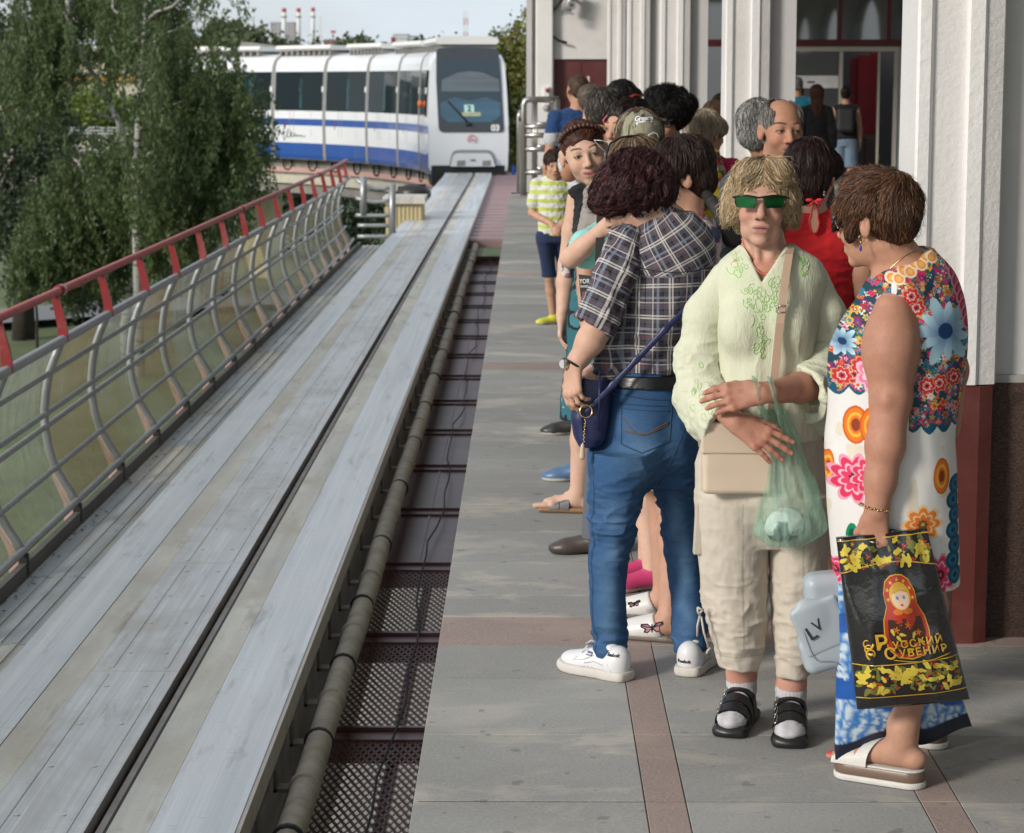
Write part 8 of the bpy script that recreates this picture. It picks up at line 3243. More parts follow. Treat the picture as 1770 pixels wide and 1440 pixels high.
def uvpoly(polys,nm,m_,off=.0016,parent=root):
 b =MB()
 for pl in polys:
  sz =max(max(q[0] for q in pl) - min(q[0] for q in pl),max(q[1] for q in pl) - min(q[1] for q in pl))
  if sz > .12:
   pl =[q for a_,c_ in zip(pl,pl[1:] + pl[:1]) for q in (a_,((a_[0] + c_[0]) / 2,(a_[1] + c_[1]) / 2))]
  nr =6 if sz > .12 else 2
  cu,cv =sum(q[0] for q in pl) / len(pl),sum(q[1] for q in pl) / len(pl)
  n =len(pl)
  vs,fs =[],[]
  for k in range(nr):
   t_ =1 - k / nr
   vs += [at(cu + (u - cu) * t_,cv + (v - cv) * t_,off) for u,v in pl]
  vs.append(at(cu,cv,off))
  for k in range(nr - 1):
   fs += [(k * n + (i + 1) % n,k * n + i,(k + 1) * n + i,(k + 1) * n + (i + 1) % n) for i in range(n)]
  k =(nr - 1) * n
  fs += [(k + (i + 1) % n,k + i,nr * n) for i in range(n)]
  b.add(vs,fs)
 o =b.build(nm,[m_],parent,smooth=True)
 if len(polys) > 1:
  o['kind'] ='stuff'
 return o
def printmat(nm,c):
 return mat(nm,c,.18,var=.05,vs=20,spec=.6,coat=.4)
m_pg,m_py,m_pr,m_po,m_pgr =printmat('print_gold',(.62,.36,.03)),printmat('print_yellow',(.66,.52,.06)),printmat('print_red',(.45,.035,.015)),printmat('print_orange',(.66,.17,.02)),printmat('print_green',(.16,.17,.03))
m_pf,m_pb =printmat('print_face',(.72,.48,.34)),printmat('print_blue',(.10,.28,.50))
rgq =np.random.default_rng(4)
def flower(cx_,cy_,r,n=5,asp=.62):
 return [(cx_ + r * (.62 + .38 * math.cos(n * t)) * math.cos(t),cy_ + r * asp * (.62 + .38 * math.cos(n * t)) * math.sin(t)) for t in np.linspace(0,2 * math.pi,n * 6 + 1)[:-1]]
def leaf(cx_,cy_,r,th,asp=.62):
 out =[]
 for t in np.linspace(0,2 * math.pi,13)[:-1]:
  x,y =r * math.cos(t),r * .42 * math.sin(t) * (1 + .25 * math.cos(3 * t))
  out.append((cx_ + x * math.cos(th) - y * math.sin(th),cy_ + (x * math.sin(th) + y * math.cos(th)) * asp))
 return out
bandpts =[]
for v0,v1,hole in ((.015,.20,True),(.725,.925,False)):
 L,Y,Rr,Gn =[],[],[],[]
 for i in range(96):
  u,v =rgq.uniform(.03,.97),rgq.uniform(v0 + .02,v1 - .025)
  if hole and .30 < u < .62 and v < .12:
   continue
  k_ =rgq.uniform()
  if k_ < .42:
   Y.append(leaf(u,v,rgq.uniform(.035,.055),rgq.uniform(0,6.28)))
   Y.append(leaf(u,v,rgq.uniform(.028,.045),rgq.uniform(0,6.28)))
  elif k_ < .7:
   Rr.append(flower(u,v,rgq.uniform(.020,.030),3))
  elif k_ < .85:
   L.append(flower(u,v,rgq.uniform(.018,.026),5))
  else:
   Gn.append(leaf(u,v,.05,rgq.uniform(0,6.28)))
  if i % 2:
   Gn.append(leaf(rgq.uniform(.03,.97),rgq.uniform(v0 + .02,v1 - .025),.032,rgq.uniform(0,6.28)))
 uvpoly(Gn,'leaf_print',m_pgr,.0013)
 uvpoly(Rr,'berry_print',m_pr,.0016)
 uvpoly(Y,'gold_leaf_print',m_py,.0019)
 uvpoly(L,'flower_print',m_pg,.0022)
 lines =[]
 for v in (v0,v1):
  for i in range(16):
   u0,u1 =i / 16,(i + 1) / 16
   wv =lambda u:v + (.05 * math.sin(u * math.pi) * (-1 if v1 < .5 and v == v1 else .0))
   lines.append([(u0,wv(u0)),(u1,wv(u1)),(u1,wv(u1) + .006),(u0,wv(u0) + .006)])
 uvpoly(lines,'gold_line_print',m_pg,.0016)
# nesting doll figure (plain folk pattern)
dc =.545
def oval(cx_,cy_,rx_,ry_,n=20):
 return [(cx_ + rx_ * math.cos(t),cy_ + ry_ * math.sin(t)) for t in np.linspace(0,2 * math.pi,n + 1)[:-1]]
bodyp =[(dc - .15,.40),(dc - .155,.33),(dc - .12,.265),(dc - .06,.235),(dc,.228),(dc + .06,.235),(dc + .12,.265),(dc + .155,.33),(dc + .15,.40),(dc + .20,.47),(dc + .215,.55),(dc + .20,.63),(dc + .12,.685),(dc,.70),(dc - .12,.685),(dc - .20,.63),(dc - .215,.55),(dc - .20,.47)]
big =[(dc + (u - dc) * 1.05,.46 + (v - .46) * 1.03) for u,v in bodyp]
uvpoly([big],'doll_outline',m_pg,.0024)
uvpoly([bodyp],'doll_shawl',m_pr,.0030)
uvpoly([[(dc - .165,.47),(dc + .165,.47),(dc + .185,.56),(dc + .14,.66),(dc,.68),(dc - .14,.66),(dc - .185,.56)]],'doll_apron',printmat('print_dark_brown',(.06,.02,.012)),.0036)
uvpoly([flower(dc + dx_,.56 + dy_,.035,5) for dx_,dy_ in ((-.10,-.03),(.02,-.05),(.11,.0),(-.03,.05),(.07,.07),(-.12,.06))],'flower_print',m_po,.0042)
uvpoly([leaf(dc + dx_,.56 + dy_,.035,th) for dx_,dy_,th in ((-.05,.0,.3),(.06,.01,2),(-.09,.02,1),(.12,.05,.5),(0,.09,0),(-.14,-.02,1.3))],'gold_leaf_print',m_py,.0046)
uvpoly([oval(dc,.345,.105,.078)],'doll_hair',m_pg,.0040)
uvpoly([oval(dc,.355,.085,.064)],'doll_face',m_pf,.0046)
uvpoly([[(dc - .085,.33),(dc - .05,.292),(dc,.285),(dc + .05,.292),(dc + .085,.33),(dc + .02,.312),(dc - .01,.318)]],'doll_fringe',m_pg,.0052)
uvpoly([oval(dc - .034,.352,.014,.010),oval(dc + .034,.352,.014,.010)],'doll_eye',m_pb,.0054)
uvpoly([oval(dc,.392,.014,.006)],'doll_mouth',m_pr,.0054)
uvpoly([flower(dc + .125 * math.cos(t),.345 + .092 * math.sin(t),.020,5) for t in np.linspace(math.pi * .95,math.pi * 2.05,7)],'flower_print',m_py,.0040)
uvpoly([oval(dc - .05,.43,.05,.018),oval(dc + .05,.43,.05,.018)],'doll_scarf',m_po,.0044)
def bag_text(body,u0,v0,hv,nm='bag_lettering',spread=1.0,bold=.02):
 tv,tf =text_mesh(body,1.0,0,spread,0,bold,4)
 hh_ =.72
 asp =(np.linalg.norm(at(.5,.2) - at(.5,.9)) / .7) / np.linalg.norm(at(.2,.6) - at(.8,.6)) * .6
 b =MB()
 b.add([at(u0 + x / hh_ * hv * asp,v0 - y / hh_ * hv,.0085) for x,y,z in tv],tf)
 b.build(nm,[m_pg],root)
bag_text('УССКИЙ',.62,.605,.042,spread=1.25)
bag_text('УВЕНИР',.66,.662,.042,spread=1.25)
bag_text('Р',.285,.590,.085)
bag_text('С',.345,.656,.066)
for k_ in range(3):
 b =MB()
 b.tube([at(.155 + .012 * k_ + .05 * (1 - t * .5) * math.cos(t * 5.2 + k_),.60 + .03 * k_ + .035 * (1 - t * .5) * math.sin(t * 5.2 + k_),.002) for t in np.linspace(0,1,14)],[.0036 - .0024 * i / 13 for i in range(14)],5)
 b.build('scroll_print',[m_pg],root,smooth=True)
b =MB()
b.tube([at(.37 + .55 * t,.700 + .025 * math.sin(math.pi * t),.003) for t in np.linspace(0,1,14)],.0012,5)
b.build('gold_line_print',[m_pg],root,smooth=True)
# handle slit with the film gathered in the hand
S =SDF(.0035)
S.limb([B(1474,934,-.185),B(1505,930,-.175),B(1545,922,-.185)],[.010,.012,.010],.01,flat=((0,1,0),1.5))
V,Q =S.mesh()
V =wrinkle(V,Q,.003,40,(1,1,1),3,True)
quadmesh('gathered_handle',V,Q,[m_bagblack],root)
m_blue =mat('blue_flowered_film',attr='Col',rough=.45,var=.04,vs=20,bump=.2,bs=40,bd=.006)
root2,V,Q,at2 =sheet_bag('blue_shopping_bag','blue shopping bag with white peonies hanging behind the black souvenir bag',[(1450,1010,-.06),(1600,1000,-.06),(1680,1262,.02),(1444,1306,-.02)],.06,.02,D2,m_blue,wr=.007,seed=9,n=70)
x_,y_ =planar(V,D2)
V[:,2] += .012 * np.sin(x_ / 24) * np.clip((y_ - 1230) / 60,0,1)
c =np.repeat(np.array([[.008,.085,.36]]),len(V),0)
n1,n2 =vnoise(V,26,2),vnoise(V,60,5)
bandm =(y_ > 1225 + 8 * np.sin(x_ / 20)) | ((y_ > 1095) & (y_ < 1180) & (x_ < 1478)) | ((y_ < 1060) & (x_ < 1470))
fl_ =np.abs(np.sin(x_ * .16 + 2.4 * n1) * np.cos(y_ * .16 + 2.4 * n2))
tone =np.clip(fl_ * 1.5 - .15,0,1)[:,None]
c =np.where(bandm[:,None],np.array([.03,.17,.46]) * (1 - tone) + np.array([.52,.62,.70]) * tone,c)
hem =y_ > (np.interp(x_,[1444,1680],[1306,1262]) - 6)
c[hem] =(.008,.012,.03)
quadmesh('bag_body',V,Q,[m_blue],root2,True,{'Col':('color',c)})
m_gbag =mat('grey_blue_leather',(.36,.41,.45),.42,var=.04,vs=8,bump=.12,bs=260,bd=.002)
hb_ =thing('handbag','grey blue leather handbag with a rounded flap and metal monogram behind the black bag','handbag',B(1425,1160,-.05))
S =SDF(.004)
S.rbox(B(1438,1066,.0),(.068,.045,.120),roty(-.10),.030,.01)
S.rbox(B(1424,1122,.0),(.062,.05,.05),roty(-.3),.025,.02)
V,Q =S.mesh()
quadmesh('bag_body',V,Q,[m_gbag],hb_)
S =SDF(.0035)
S.rbox(B(1420,1082,-.045),(.064,.010,.066),roty(-.42),.009,.01)
S.ell(B(1398,1062,-.045),(.034,.012,.044),roty(-.5),.02)
V,Q =S.mesh()
quadmesh('flap',V,Q,[m_gbag],hb_)
b =MB()
b.tube([B(1377 + 3 * i + (i > 12) * 2 * (i - 12),1062 + 30 * math.sin(i / 20 * 3.14) ** 2 + 4.4 * i,-.057) for i in range(21)],.0012,4)
b.build('flap_stitching',[mat('grey_thread',(.25,.29,.32),.7)],hb_,smooth=True)
for body_,x0,y0,hpx in (('L',1403,1094,24),('V',1413,1081,20)):
 tv,tf =text_mesh(body_,1.0,0,1.0,0,.01)
 b =MB()
 an_ =.55
 vs =[]
 for x,y,z in tv:
  xx,yy =x * math.cos(an_) - y * math.sin(an_),x * math.sin(an_) + y * math.cos(an_)
  vs.append((x0 + xx * hpx / .72,y0 - yy * hpx / .72))
 b.add([B(x,y,-.0605) for x,y in vs],tf)
 b.build('monogram',[mat('gunmetal',(.10,.10,.11),.25,.9)],hb_)
# ---------------------------------------------------------------- 3. woman in the checked shirt and jeans
D3 =7.02
C3 =lambda x,y,dd=0.0:U(x,y,D3 + dd)
P3 =thing('person','woman with curly burgundy hair in a checked shirt and jeans looking into her bag','person',(C3(1110,1170)[0],D3,0),'passengers queuing on the platform')
F3 =Frame(C3(1094,341,0.0),rotz(-1.95) @ rotx(.55) @ roty(.0),1.0)
S =SDF(.0035)
slices(S,D3,[(372,1128,1190,.055),(396,1085,1215,.08),(430,1058,1228,.105),(500,1062,1222,.12),(600,1062,1192,.12),(660,1058,1186,.11)])
S.cap(F3.pt(0,.03,-.04),C3(1152,385,.02),.054,.064,.03)
head_ops(S,F3)
e0,e1,e2 =C3(1092,440,-.05),C3(1036,556,-.13),C3(992,634,-.16)
S.limb([e0,e1],[.038,.043],.02)
S.limb([e1,C3(1020,590,-.145),e2],[.043,.041,.027],.02)
S.ell(C3(1040,570,-.135),(.03,.03,.03),None,.02)
hand(S,e2,(-.05,-.30,-1.0),(-.75,-.65,.1),1,.95,(.45,.5,.55,.6),.06,(.7,.5))
r0,r1,r2 =C3(1190,430,.12),C3(1120,560,.15),C3(1042,632,-.06)
S.limb([r0,r1,r2],[.05,.042,.027],.02)
hand(S,r2,(-.7,-.45,-.55),(.1,-.6,.8),-1,.95,(.5,.5,.55,.6),.06,(.6,.5))
f3 =feet_px((1078,1176,958,1150),(1188,1168,1236,1128))
V,Q =S.mesh(0)
V =relax(V,Q,1,.4)
col =np.repeat(PALE[None] * np.array([.97,.92,.9]),len(V),0)
col *= (1 + .06 * vnoise(V,30,2) + .04 * vnoise(V,110,6))[:,None]
paint_hands(V,col)
paint_head(V,col,F3,PALE,eyes=True)
quadmesh('body',V,Q,[m_skin],P3,True,{'Col':('color',col)})
# --- checked shirt
pmat,t,bs =newmat('checked_cotton')
at_ =t.new('ShaderNodeAttribute')
at_.attribute_name ='weave'
sp =t.new('ShaderNodeSeparateXYZ')
t.link(at_.outputs['Vector'],sp.inputs[0])
def stripes(coord,off):
 fr_ =t.math('FRACT',t.math('ADD',coord,off))
 base =t.ramp(fr_,[(0,(.045,.040,.050)),(.10,(.012,.012,.016)),(.14,(.085,.080,.10)),(.27,(.58,.55,.53)),(.325,(.035,.03,.04)),(.36,(.60,.57,.55)),(.41,(.070,.058,.068)),(.55,(.012,.011,.014)),(.60,(.085,.090,.115)),(.70,(.36,.05,.06)),(.715,(.085,.090,.115)),(.79,(.46,.44,.43)),(.83,(.06,.05,.06)),(.92,(.20,.23,.30))],True)
 return base
u_ =stripes(sp.outputs[0],0.0)
v_ =stripes(sp.outputs[1],0.37)
tw =t.new('ShaderNodeTexWave')
tw.inputs['Scale'].default_value =40
t.link(at_.outputs['Vector'],tw.inputs['Vector'])
c =t.mix(.5,u_,v_)
lg =t.mix(1.0,u_,v_,'LIGHTEN')
c =t.mix(.45,c,lg)
t.link(c,bs.inputs['Base Color'])
bs.inputs['Roughness'].default_value =.85
bs.inputs['Specular IOR Level'].default_value =.2
t.link(t.bump(t.noise(420,2,.6),.2,.002),bs.inputs['Normal'])
PER =.092
S =SDF(.0042)
slices(S,D3,[(366,1128,1196,.060),(380,1100,1215,.078),(398,1074,1232,.098),(430,1052,1241,.122),(480,1052,1236,.135),(540,1056,1222,.135),(590,1056,1206,.132),(628,1052,1196,.13),(640,1054,1190,.128)],.02)
S.limb([C3(1080,540,-.02),C3(1056,600,-.07),C3(1046,645,-.08)],[.06,.05,.035],.03)
S.ell(C3(1135,352,.0),(.062,.065,.035),None,.008,'s')
S.limb([C3(1108,372,-.055),C3(1150,362,-.045),C3(1196,378,.0)],[.010,.014,.010],.006)
V,Q =S.mesh()
x_,y_ =planar(V,D3)
V =wrinkle(V,Q,.009,7,(1,1,1.2),61,mask=np.clip((y_ - 400) / 150,.2,1))
V =wrinkle(V,Q,.0075,13,(1.2,1,1.3),63,True,np.clip((y_ - 430) / 200,.1,1))
x_,y_ =planar(V,D3)
# cloth coordinates: yoke and back panels cut separately
uu =np.arctan2(V[:,0] - C3(1140,0)[0],-(V[:,1] - D3 - .02)) * .14
vv =V[:,2] + .004 * vnoise(V,10,3)
yoke =y_ < 470 - (x_ - 1130) ** 2 * .0022 - (1130 - x_) * .04
uw =np.where(yoke,uu * .9 + .5 * V[:,2],uu) / PER
vw =np.where(yoke,vv * .9 - .5 * uu,vv) / PER
shirt =quadmesh('checked_shirt',V,Q,[pmat],P3,True,{'weave':('vector',np.stack([uw,vw,np.zeros_like(uw)],1))})
TSh =bvh(V,Q)
b =MB()
cast_line(TSh,[C3(1080 + 6 * i,452 + 9 * math.sin(i / 24 * 3.14) + i * .3) for i in range(25)],(0,1,0),.0014,5,.0,b)
cast_line(TSh,[C3(1112,476 + 8 * i) for i in range(6)],(0,1,0),.0012,5,.0,b)
b.build('yoke_seam',[mat('seam_dark',(.03,.028,.035),.9)],shirt,smooth=True)
S =SDF(.004)
S.limb([C3(1086,418,-.05),C3(1066,470,-.10),C3(1044,530,-.13),C3(1022,574,-.14)],[.058,.063,.060,.058],.02)
d_ =C3(1022,574,-.14) - C3(1044,530,-.13)
d_ /= np.linalg.norm(d_)
S.cap(C3(1046,524,-.13),C3(1030,558,-.137),.064,.063,.008)
S.plane(C3(1026,564,-.14),d_)
S.cap(C3(1032,552,-.137),C3(1012,596,-.145),.046,.046,.005,'s')
V,Q =S.mesh()
V =wrinkle(V,Q,.007,11,(.8,1,1.3),71)
V =wrinkle(V,Q,.005,24,(1,1,1.2),73,True)
ax_ =d_
rel =V - C3(1086,418,-.05)
tl_ =rel @ ax_
sd_ =np.cross(ax_,(0,1,0))
sd_ /= np.linalg.norm(sd_)
ang_ =np.arctan2(rel @ sd_,-(rel @ np.cross(sd_,ax_)))
cuff =tl_ > np.linalg.norm(C3(1032,550,-.137) - C3(1086,418,-.05)) - .03
uw =ang_ * .062 / PER + .21
vw =tl_ / PER + np.where(cuff,.4,0)
quadmesh('rolled_sleeve',V,Q,[pmat],P3,True,{'weave':('vector',np.stack([uw + 0 * vw,vw,0 * vw],1))})
# --- jeans
jm,t,bs =newmat('blue_denim')
at_ =t.new('ShaderNodeAttribute')
at_.attribute_name ='Col'
n1 =t.noise(1.0,3,.7,(700,700,40))
n2 =t.noise(1.0,3,.7,(60,60,500))
n3 =t.noise(14,4,.6)
f_ =t.math('ADD',t.math('MULTIPLY',t.rng(n1,.3,.7,.72,1.28),.5),t.math('MULTIPLY',t.rng(n2,.3,.7,.8,1.2),.5))
f_ =t.math('MULTIPLY',f_,t.rng(n3,.3,.7,.88,1.12))
cc =t.new('ShaderNodeCombineColor')
for i in range(3):
 t.link(f_,cc.inputs[i])
t.link(t.mix(1.0,at_.outputs['Color'],cc.outputs[0],'MULTIPLY'),bs.inputs['Base Color'])
bs.inputs['Roughness'].default_value =.82
bs.inputs['Specular IOR Level'].default_value =.25
t.link(t.bump(n1,.25,.002),bs.inputs['Normal'])
S =SDF(.0038)
slices(S,D3,[(630,1058,1190,.112),(660,1046,1192,.122),(700,1031,1196,.136),(745,1020,1199,.147),(800,1019,1201,.132),(838,1024,1198,.095)],.05)
S.ell(C3(1105,745,-.085),(.085,.075,.085),None,.05)
S.ell(C3(1172,745,-.03),(.05,.09,.08),None,.05)
LL =[(780,1019,1130,.10),(810,1018,1130,.112),(850,1018,1118,.098),(900,1019,1100,.088),(950,1020,1091,.080),(1010,1018,1083,.074),(1060,1021,1083,.066),(1100,1024,1085,.060),(1133,1024,1082,.060)]
RL =[(780,1124,1200,.10,.05),(810,1122,1201,.10,.06),(850,1132,1202,.092,.06),(900,1142,1205,.082,.06),(950,1148,1211,.074,.05),(1010,1155,1217,.070,.04),(1060,1160,1221,.064,-.02),(1100,1163,1223,.060,-.05),(1124,1165,1221,.058,-.07)]
slices(S,D3 - .12,LL,.05)
slices(S,D3,RL,.05)
V,Q =S.mesh()
x_,y_ =planar(V,D3)
kn =np.exp(-((y_ - 905) / 50) ** 2) + .8 * np.exp(-((y_ - 1100) / 22) ** 2) + .45 * np.exp(-((y_ - 830) / 40) ** 2)
ln_ =np.sin((y_ + .16 * (x_ - 1050) * np.where(x_ < 1125,1,-1)) * .36 + 5.5 * vnoise(V,9,5))
V =V + normals(V,Q) * (.0012 * kn * ln_ * np.clip(.6 + 1.2 * vnoise(V,9,15),0,1.6))[:,None]
V =wrinkle(V,Q,.0055,9,(.6,1,1.5),81)
V =wrinkle(V,Q,.0075,12,(.5,1,2.0),83,True,np.clip(kn + .2,0,1))
V =wrinkle(V,Q,.0022,30,(.5,1,1.7),85,True,np.clip(kn + .2,0,1))
cxl =np.interp(y_,[r_[0] for r_ in LL],[(r_[1] + r_[2]) / 2 for r_ in LL])
cxr =np.interp(y_,[r_[0] for r_ in RL],[(r_[1] + r_[2]) / 2 for r_ in RL])
off_ =np.minimum(np.abs(x_ - cxl),np.abs(x_ - cxr))
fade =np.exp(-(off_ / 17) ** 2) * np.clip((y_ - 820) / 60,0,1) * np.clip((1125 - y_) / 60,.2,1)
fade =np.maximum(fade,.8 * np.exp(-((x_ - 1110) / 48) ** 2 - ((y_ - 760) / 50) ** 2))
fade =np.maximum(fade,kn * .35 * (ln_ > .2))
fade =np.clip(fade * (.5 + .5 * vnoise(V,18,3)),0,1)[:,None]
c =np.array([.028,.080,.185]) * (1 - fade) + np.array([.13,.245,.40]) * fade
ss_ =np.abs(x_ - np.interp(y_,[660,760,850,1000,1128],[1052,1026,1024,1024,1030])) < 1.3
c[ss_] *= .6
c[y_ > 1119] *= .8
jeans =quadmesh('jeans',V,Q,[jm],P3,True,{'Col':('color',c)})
TJ =bvh(V,Q)
m_stitch =mat('brown_stitch',(.15,.085,.05),.8)
m_dstitch =mat('dark_stitch',(.018,.05,.10),.9)
pk =[(1072,688),(1071,755),(1105,768),(1153,751),(1157,693)]
poly =[]
for (x0,y0),(x1,y1) in zip(pk,pk[1:] + pk[:1]):
 poly += [(x0 + (x1 - x0) * t_,y0 + (y1 - y0) * t_) for t_ in np.linspace(0,1,9)[:-1]]
b =MB()
cast_line(TJ,[C3(x,y) for x,y in poly + poly[:1]],(0,1,0),.0020,5,.0,b)
cast_line(TJ,[C3(x,y) for x,y in [(1072 + 85 * t_,696 + 5 * t_) for t_ in np.linspace(0,1,10)]],(0,1,0),.0012,5,.0,b)
pk_ =b.build('back_pocket',[m_dstitch],jeans,smooth=True)
b =MB()
cast_line(TJ,[C3(1073 + 79 * t_,710 + (28 * math.sin(t_ * 3.6) if t_ < .62 else 28 * math.sin(.62 * 3.6) - 14 * (t_ - .62) / .38) + 0) for t_ in np.linspace(0,1,18)],(0,1,0),.0020,5,.0,b)
cast_line(TJ,[C3(1073 + 79 * t_,731 + 9 * math.sin(t_ * 3.3) - 8 * t_) for t_ in np.linspace(0,1,18)],(0,1,0),.0020,5,.0,b)
b.build('pocket_stitching',[m_stitch],pk_,smooth=True)
b =MB()
cast_line(TJ,[C3(1046 + 150 * t_,668 + 14 * math.sin(t_ * 2.2)) for t_ in np.linspace(0,1,26)],(0,1,0),.0018,5,.0,b)
cast_line(TJ,[C3(1190 - 55 * t_ ** 1.3,690 + 140 * t_) for t_ in np.linspace(0,1,16)],(0,1,0),.0014,5,.0,b)
b.build('yoke_seam',[m_dstitch],jeans,smooth=True)
S =SDF(.0035)
slices(S,D3,[(643,1048,1196,.130),(664,1041,1199,.137)],.004)
V,Q =S.mesh()
blt =quadmesh('belt',V,Q,[mat('black_belt_leather',(.010,.010,.010),.3,bump=.3,bs=60,bd=.003,stretch=(.2,.2,3))],P3)
for px_ in (1068,1181):
 b =MB()
 b.beam(C3(px_,638,-.118 + abs(px_ - 1120) * .0009),C3(px_,668,-.124 + abs(px_ - 1120) * .0009),.015,.006,(0,1,0))
 b.build('belt_loop',[mat('denim_loop',(.04,.11,.19),.85)],jeans)
# white running shoes
m_shoe =mat('white_shoe_leather',(.68,.68,.70),.42,var=.03,vs=20,bump=.1,bs=200,bd=.002)
m_shs =mat('shoe_sole_rubber',(.56,.53,.49),.65,var=.08,vs=18)
m_seam =mat('grey_shoe_seam',(.34,.34,.38),.7)
for (an,fd),cnt in zip(f3,(0,1)):
 a =np.array(an)
 f =np.array([fd[0],fd[1],0])
 sd =np.array([f[1],-f[0],0])
 R =np.array([sd,f,(0,0,1)]).T
 g0 =a * (1,1,0)
 S =SDF(.003)
 S.ell(g0 - f * .028 + (0,0,.050),(.036,.038,.052),R,.02)
 S.cap(g0 - f * .015 + (0,0,.048),g0 + f * .10 + (0,0,.036),.038,.034,.02)
 S.ell(g0 + f * .125 + (0,0,.034),(.042,.066,.032),R,.02)
 S.cap(g0 + f * .03 + (0,0,.072),g0 + f * .085 + (0,0,.056),.028,.020,.015)
 S.ell(g0 - f * .034 + (0,0,.070),(.030,.028,.030),R,.015)
 S.plane(g0 + (0,0,.018),(0,0,-1))
 V,Q =S.mesh()
 sh_ =quadmesh('running_shoe',V,Q,[m_shoe],P3)
 TSH =bvh(V,Q)
 S =SDF(.003)
 for q_,rr_,hf in ((-.030,.039,.016),(.02,.037,.015),(.075,.040,.014),(.122,.045,.013),(.150,.038,.012)):
  S.rbox(g0 + f * q_ + (0,0,hf),(rr_,rr_,hf),R,hf * .9,.03)
  S.cap(g0 + f * q_ + (0,0,.010),g0 + f * q_ + (0,0,.020),rr_,None,.02)
 S.plane(g0 + (0,0,.030),(0,0,1))
 S.plane(g0 + (0,0,.0008),(0,0,-1))
 V,Q =S.mesh()
 V[:,2] =np.maximum(V[:,2],.0006)
 V[:,2] += np.clip((V - g0) @ f - .15,0,1) * .2
 quadmesh('sole',V,Q,[m_shs],sh_)
 # seams, side strokes and laces on the outer side
 sg_ =-sd if (sd[1] > 0) else sd
 nd =-sg_ if False else np.array([0,1,0])
 vdir =-sg_ * (1 if sg_[1] < 0 else -1)
 vdir =vdir if vdir[1] > 0 else -vdir
 b =MB()
 def L_(pts):
  cast_line(TSH,[g0 + f * u + np.array([0,0,z]) - vdir * 0 for u,z in pts],vdir,.0011,4,.0,b,.12)
 L_([(-.03,.030),(-.02,.05),(0.005,.068),(.02,.085)])
 L_([(.02,.082),(.05,.064),(.08,.050),(.11,.046)])
 L_([(.12,.028),(.115,.045),(.105,.056)])
 L_([(.0,.045),(.04,.050),(.075,.040)])
 for k_ in range(3):
  L_([(.045 + .014 * k_,.030),(.062 + .014 * k_,.046)])
 b.build('seam',[m_seam],sh_,smooth=True)
 b =MB()
 for k_ in range(5):
  c0 =g0 + f * (.045 + .014 * k_) + (0,0,.094 - .0075 * k_)
  b.tube([c0 - sd * .020 + (0,0,-.008),c0 + (0,0,.003),c0 + sd * .020 + (0,0,-.008)],.0026,5)
 c0 =g0 + f * .045 + (0,0,.098)
 for s2 in (-1,1):
  b.tube([c0,c0 + sd * s2 * .025 + f * .012 + (0,0,.014),c0 + sd * s2 * .032 + f * .03 + (0,0,.0),c0 + f * .006],.0024,5)
  b.tube([c0,c0 + sd * s2 * .02 + f * .03 + (0,0,-.006),c0 + sd * s2 * .026 + f * .05 + (0,0,-.03)],.0022,5)
 b.build('lace',[mat('lace_cotton',(.60,.60,.64),.8)],sh_,smooth=True)
 tv,tf =text_mesh('Reebok',.0140,0,.95,0,.0006)
 if cnt == 0:
  decal(tv,tf,TSH,g0 - f * .034 + (0,0,.082),-f,(0,0,1),vdir,sh_,'shoe_lettering',m_black,.0012,1.0,.15)
  lbl =[(-.013,-.006),(.013,-.006),(.013,.006),(-.013,.006)]
  decal(lbl,[(0,1,2,3)],TSH,g0 + f * .062 + (0,0,.070),-f,(0,0,1),vdir,sh_,'side_label',mat('label_navy',(.08,.08,.2),.6),.0012,1.0,.15)
  decal([(x * .5,y * .5,0) for x,y,z in tv],tf,TSH,g0 + f * .062 + (0,0,.070),-f,(0,0,1),vdir,sh_,'shoe_lettering',m_shoe,.0022,1.0,.15)
 else:
  vd =np.array([0.15,1,0])
  decal(tv,tf,TSH,C3(1187,1131,-.05),(1,0,0),(0,0,1),vd,sh_,'shoe_lettering',m_black,.0015,1.0,.2)
# ankles in white socks
for an,fd in f3:
 S =SDF(.004)
 S.cap(np.array(an) + (0,0,-.02),np.array(an) + (0,0,.005),.030,.030,.01)
 V,Q =S.mesh()
 quadmesh('sock',V,Q,[m_shoe],P3)
# curly hair
S =SDF(.0042)
hc =lambda x,y,dd=0.0:C3(x,y,dd)
S.ell(F3.pt(0,.022,.04),(.095,.112,.098),F3.R,.02)
S.ell(hc(1098,326),(.098,.104,.078),None,.03)
S.ell(hc(1056,344,.0),(.066,.09,.050),None,.03)
S.ell(hc(1140,326,.0),(.050,.09,.070),None,.03)
rgh =np.random.default_rng(8)
for i in range(46):
 d =rgh.normal(size=3)
 d[1] =-abs(d[1])
 d /= np.linalg.norm(d)
 c_ =hc(1094,326) + d * np.array([.094,.094,.071])
 S.ell(c_,np.array([.026,.024,.020]) * rgh.uniform(.7,1.2),rotz(rgh.uniform(0,3)) @ roty(rgh.uniform(0,3)),.014)
S.ell(F3.pt(0,-.135,-.045),(.060,.072,.085),F3.R,.01,'s')
S.ell(hc(1128,398,-.06),(.08,.10,.035),None,.01,'s')
V,Q =S.mesh()
V =wrinkle(V,Q,.006,38,(1,1,1),3,True)
nv =vnoise(V,90,5)[:,None]
c =np.array([.020,.008,.010]) * (1 + .4 * nv)
hb =quadmesh('hair',V,Q,[m_hair],P3,True,{'Col':('color',c)})
cr3 =hc(1120,272,.02)
def flow3(P):
 d =P - cr3
 d /= np.linalg.norm(d,axis=1)[:,None] + 1e-6
 sw_ =np.stack([vnoise(P,24,1),vnoise(P,24,2),vnoise(P,24,3)],1)
 return d + np.array([-.25,0,-.35]) + 1.1 * sw_
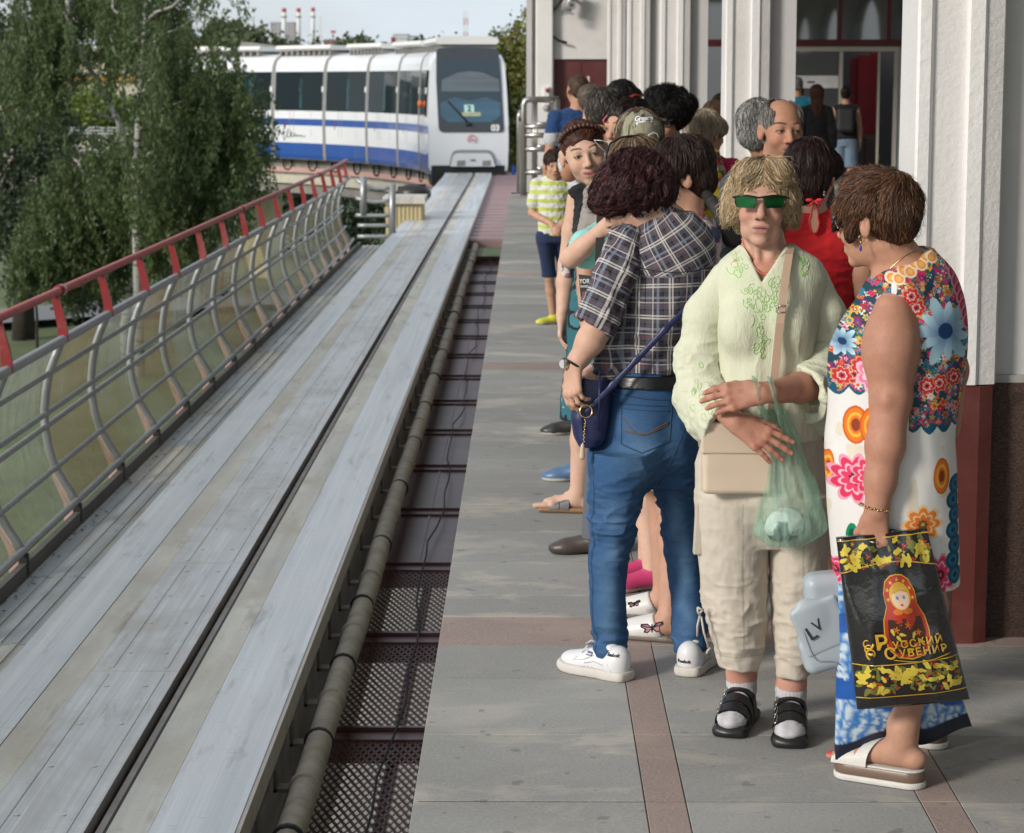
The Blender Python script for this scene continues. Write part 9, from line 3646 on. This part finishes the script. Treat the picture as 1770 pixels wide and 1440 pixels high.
strands('hair_strands',V,Q,hb,m_hair,flow3,9000,.075,9,.0009,.005,(.028,.010,.013),.45,.12,.15,70,highlight=((.15,.05,.055),.20),seed=41)
strands('hair_strands',V,Q,hb,m_hair,flow3,800,.05,8,.0005,.022,(.05,.018,.02),.4,.4,.5,80,seed=42)
# wrist watch
b =MB()
wc =C3(990,630,-.158)
wd =e2 - C3(1020,590,-.145)
wd /= np.linalg.norm(wd)
u1 =np.cross(wd,(0,1,0))
u1 /= np.linalg.norm(u1)
u2 =np.cross(wd,u1)
b.tube([wc + (u1 * math.cos(t_) + u2 * math.sin(t_)) * .031 for t_ in np.linspace(0,6.28,16)[:-1]],.0055,6,closed=True,flat=.6)
wt =b.build('watch',[m_black],P3,smooth=True)
b =MB()
wf =wc + np.array([-.026,-.018,.004])
b.tube([wf + (.004,.003,0),wf + (-.005,-.004,0)],.016,16)
b.build('watch_case',[m_steel],wt)
b =MB()
b.tube([wf + (-.005,-.004,0),wf + (-.0056,-.0046,0)],.013,16)
b.build('watch_face',[mat('watch_dial',(.5,.5,.5),.3)],wt)
# navy shoulder bag
nb =thing('navy_bag','open navy blue shoulder bag with a gold ring and cream tassel','bag',C3(1020,770,-.12))
m_navy =mat('navy_leather',(.018,.024,.085),.38,var=.1,vs=9,bump=.2,bs=160,bd=.003)
S =SDF(.0038)
slices(S,D3 - .10,[(650,996,1050,.05),(680,988,1056,.06),(720,986,1054,.065),(755,992,1048,.062),(770,1000,1040,.05)],.01,3.0)
S.rbox(C3(1026,650,-.10),(.022,.045,.04),roty(-.1),.01,.01,'s')
V,Q =S.mesh()
V =wrinkle(V,Q,.003,14,(1,1,1),3)
quadmesh('bag_body',V,Q,[m_navy],nb)
b =MB()
b.tube([C3(1000,640,-.15),C3(1003,690,-.172),C3(1008,745,-.172)],.003,5)
b.tube([C3(1036,640,-.15),C3(1036,690,-.172),C3(1034,745,-.172)],.003,5)
b.build('piping',[m_navy],nb,smooth=True)
S =SDF(.004)
S.limb([C3(1240,470,-.02),C3(1200,520,-.125),C3(1150,570,-.158),C3(1100,622,-.160),C3(1060,665,-.162),C3(1014,712,-.175)],[.010] * 6,.008,flat=((.15,1,.1),2.2))
V,Q =S.mesh()
quadmesh('strap',V,Q,[m_navy],nb)
b =MB()
rc =C3(1013,711,-.19)
b.tube([rc + np.array([.0185 * math.cos(t_),.004 * math.sin(t_),.0185 * math.sin(t_)]) for t_ in np.linspace(0,6.28,20)[:-1]],.0024,6,closed=True)
b.build('ring',[m_gold],nb,smooth=True)
b =MB()
for i in range(13):
 b.ball(C3(1011 - .25 * i + 1.5 * (i % 2),726 + 3.4 * i,-.19),(.0028,.002,.0036),5)
b.build('chain',[m_gold],nb,smooth=True)
S =SDF(.003)
S.limb([C3(1007,770,-.19),C3(1006,790,-.19)],[.006,.009],.004)
V,Q =S.mesh()
quadmesh('tassel',V,Q,[mat('cream_tassel',(.55,.45,.33),.6)],nb)
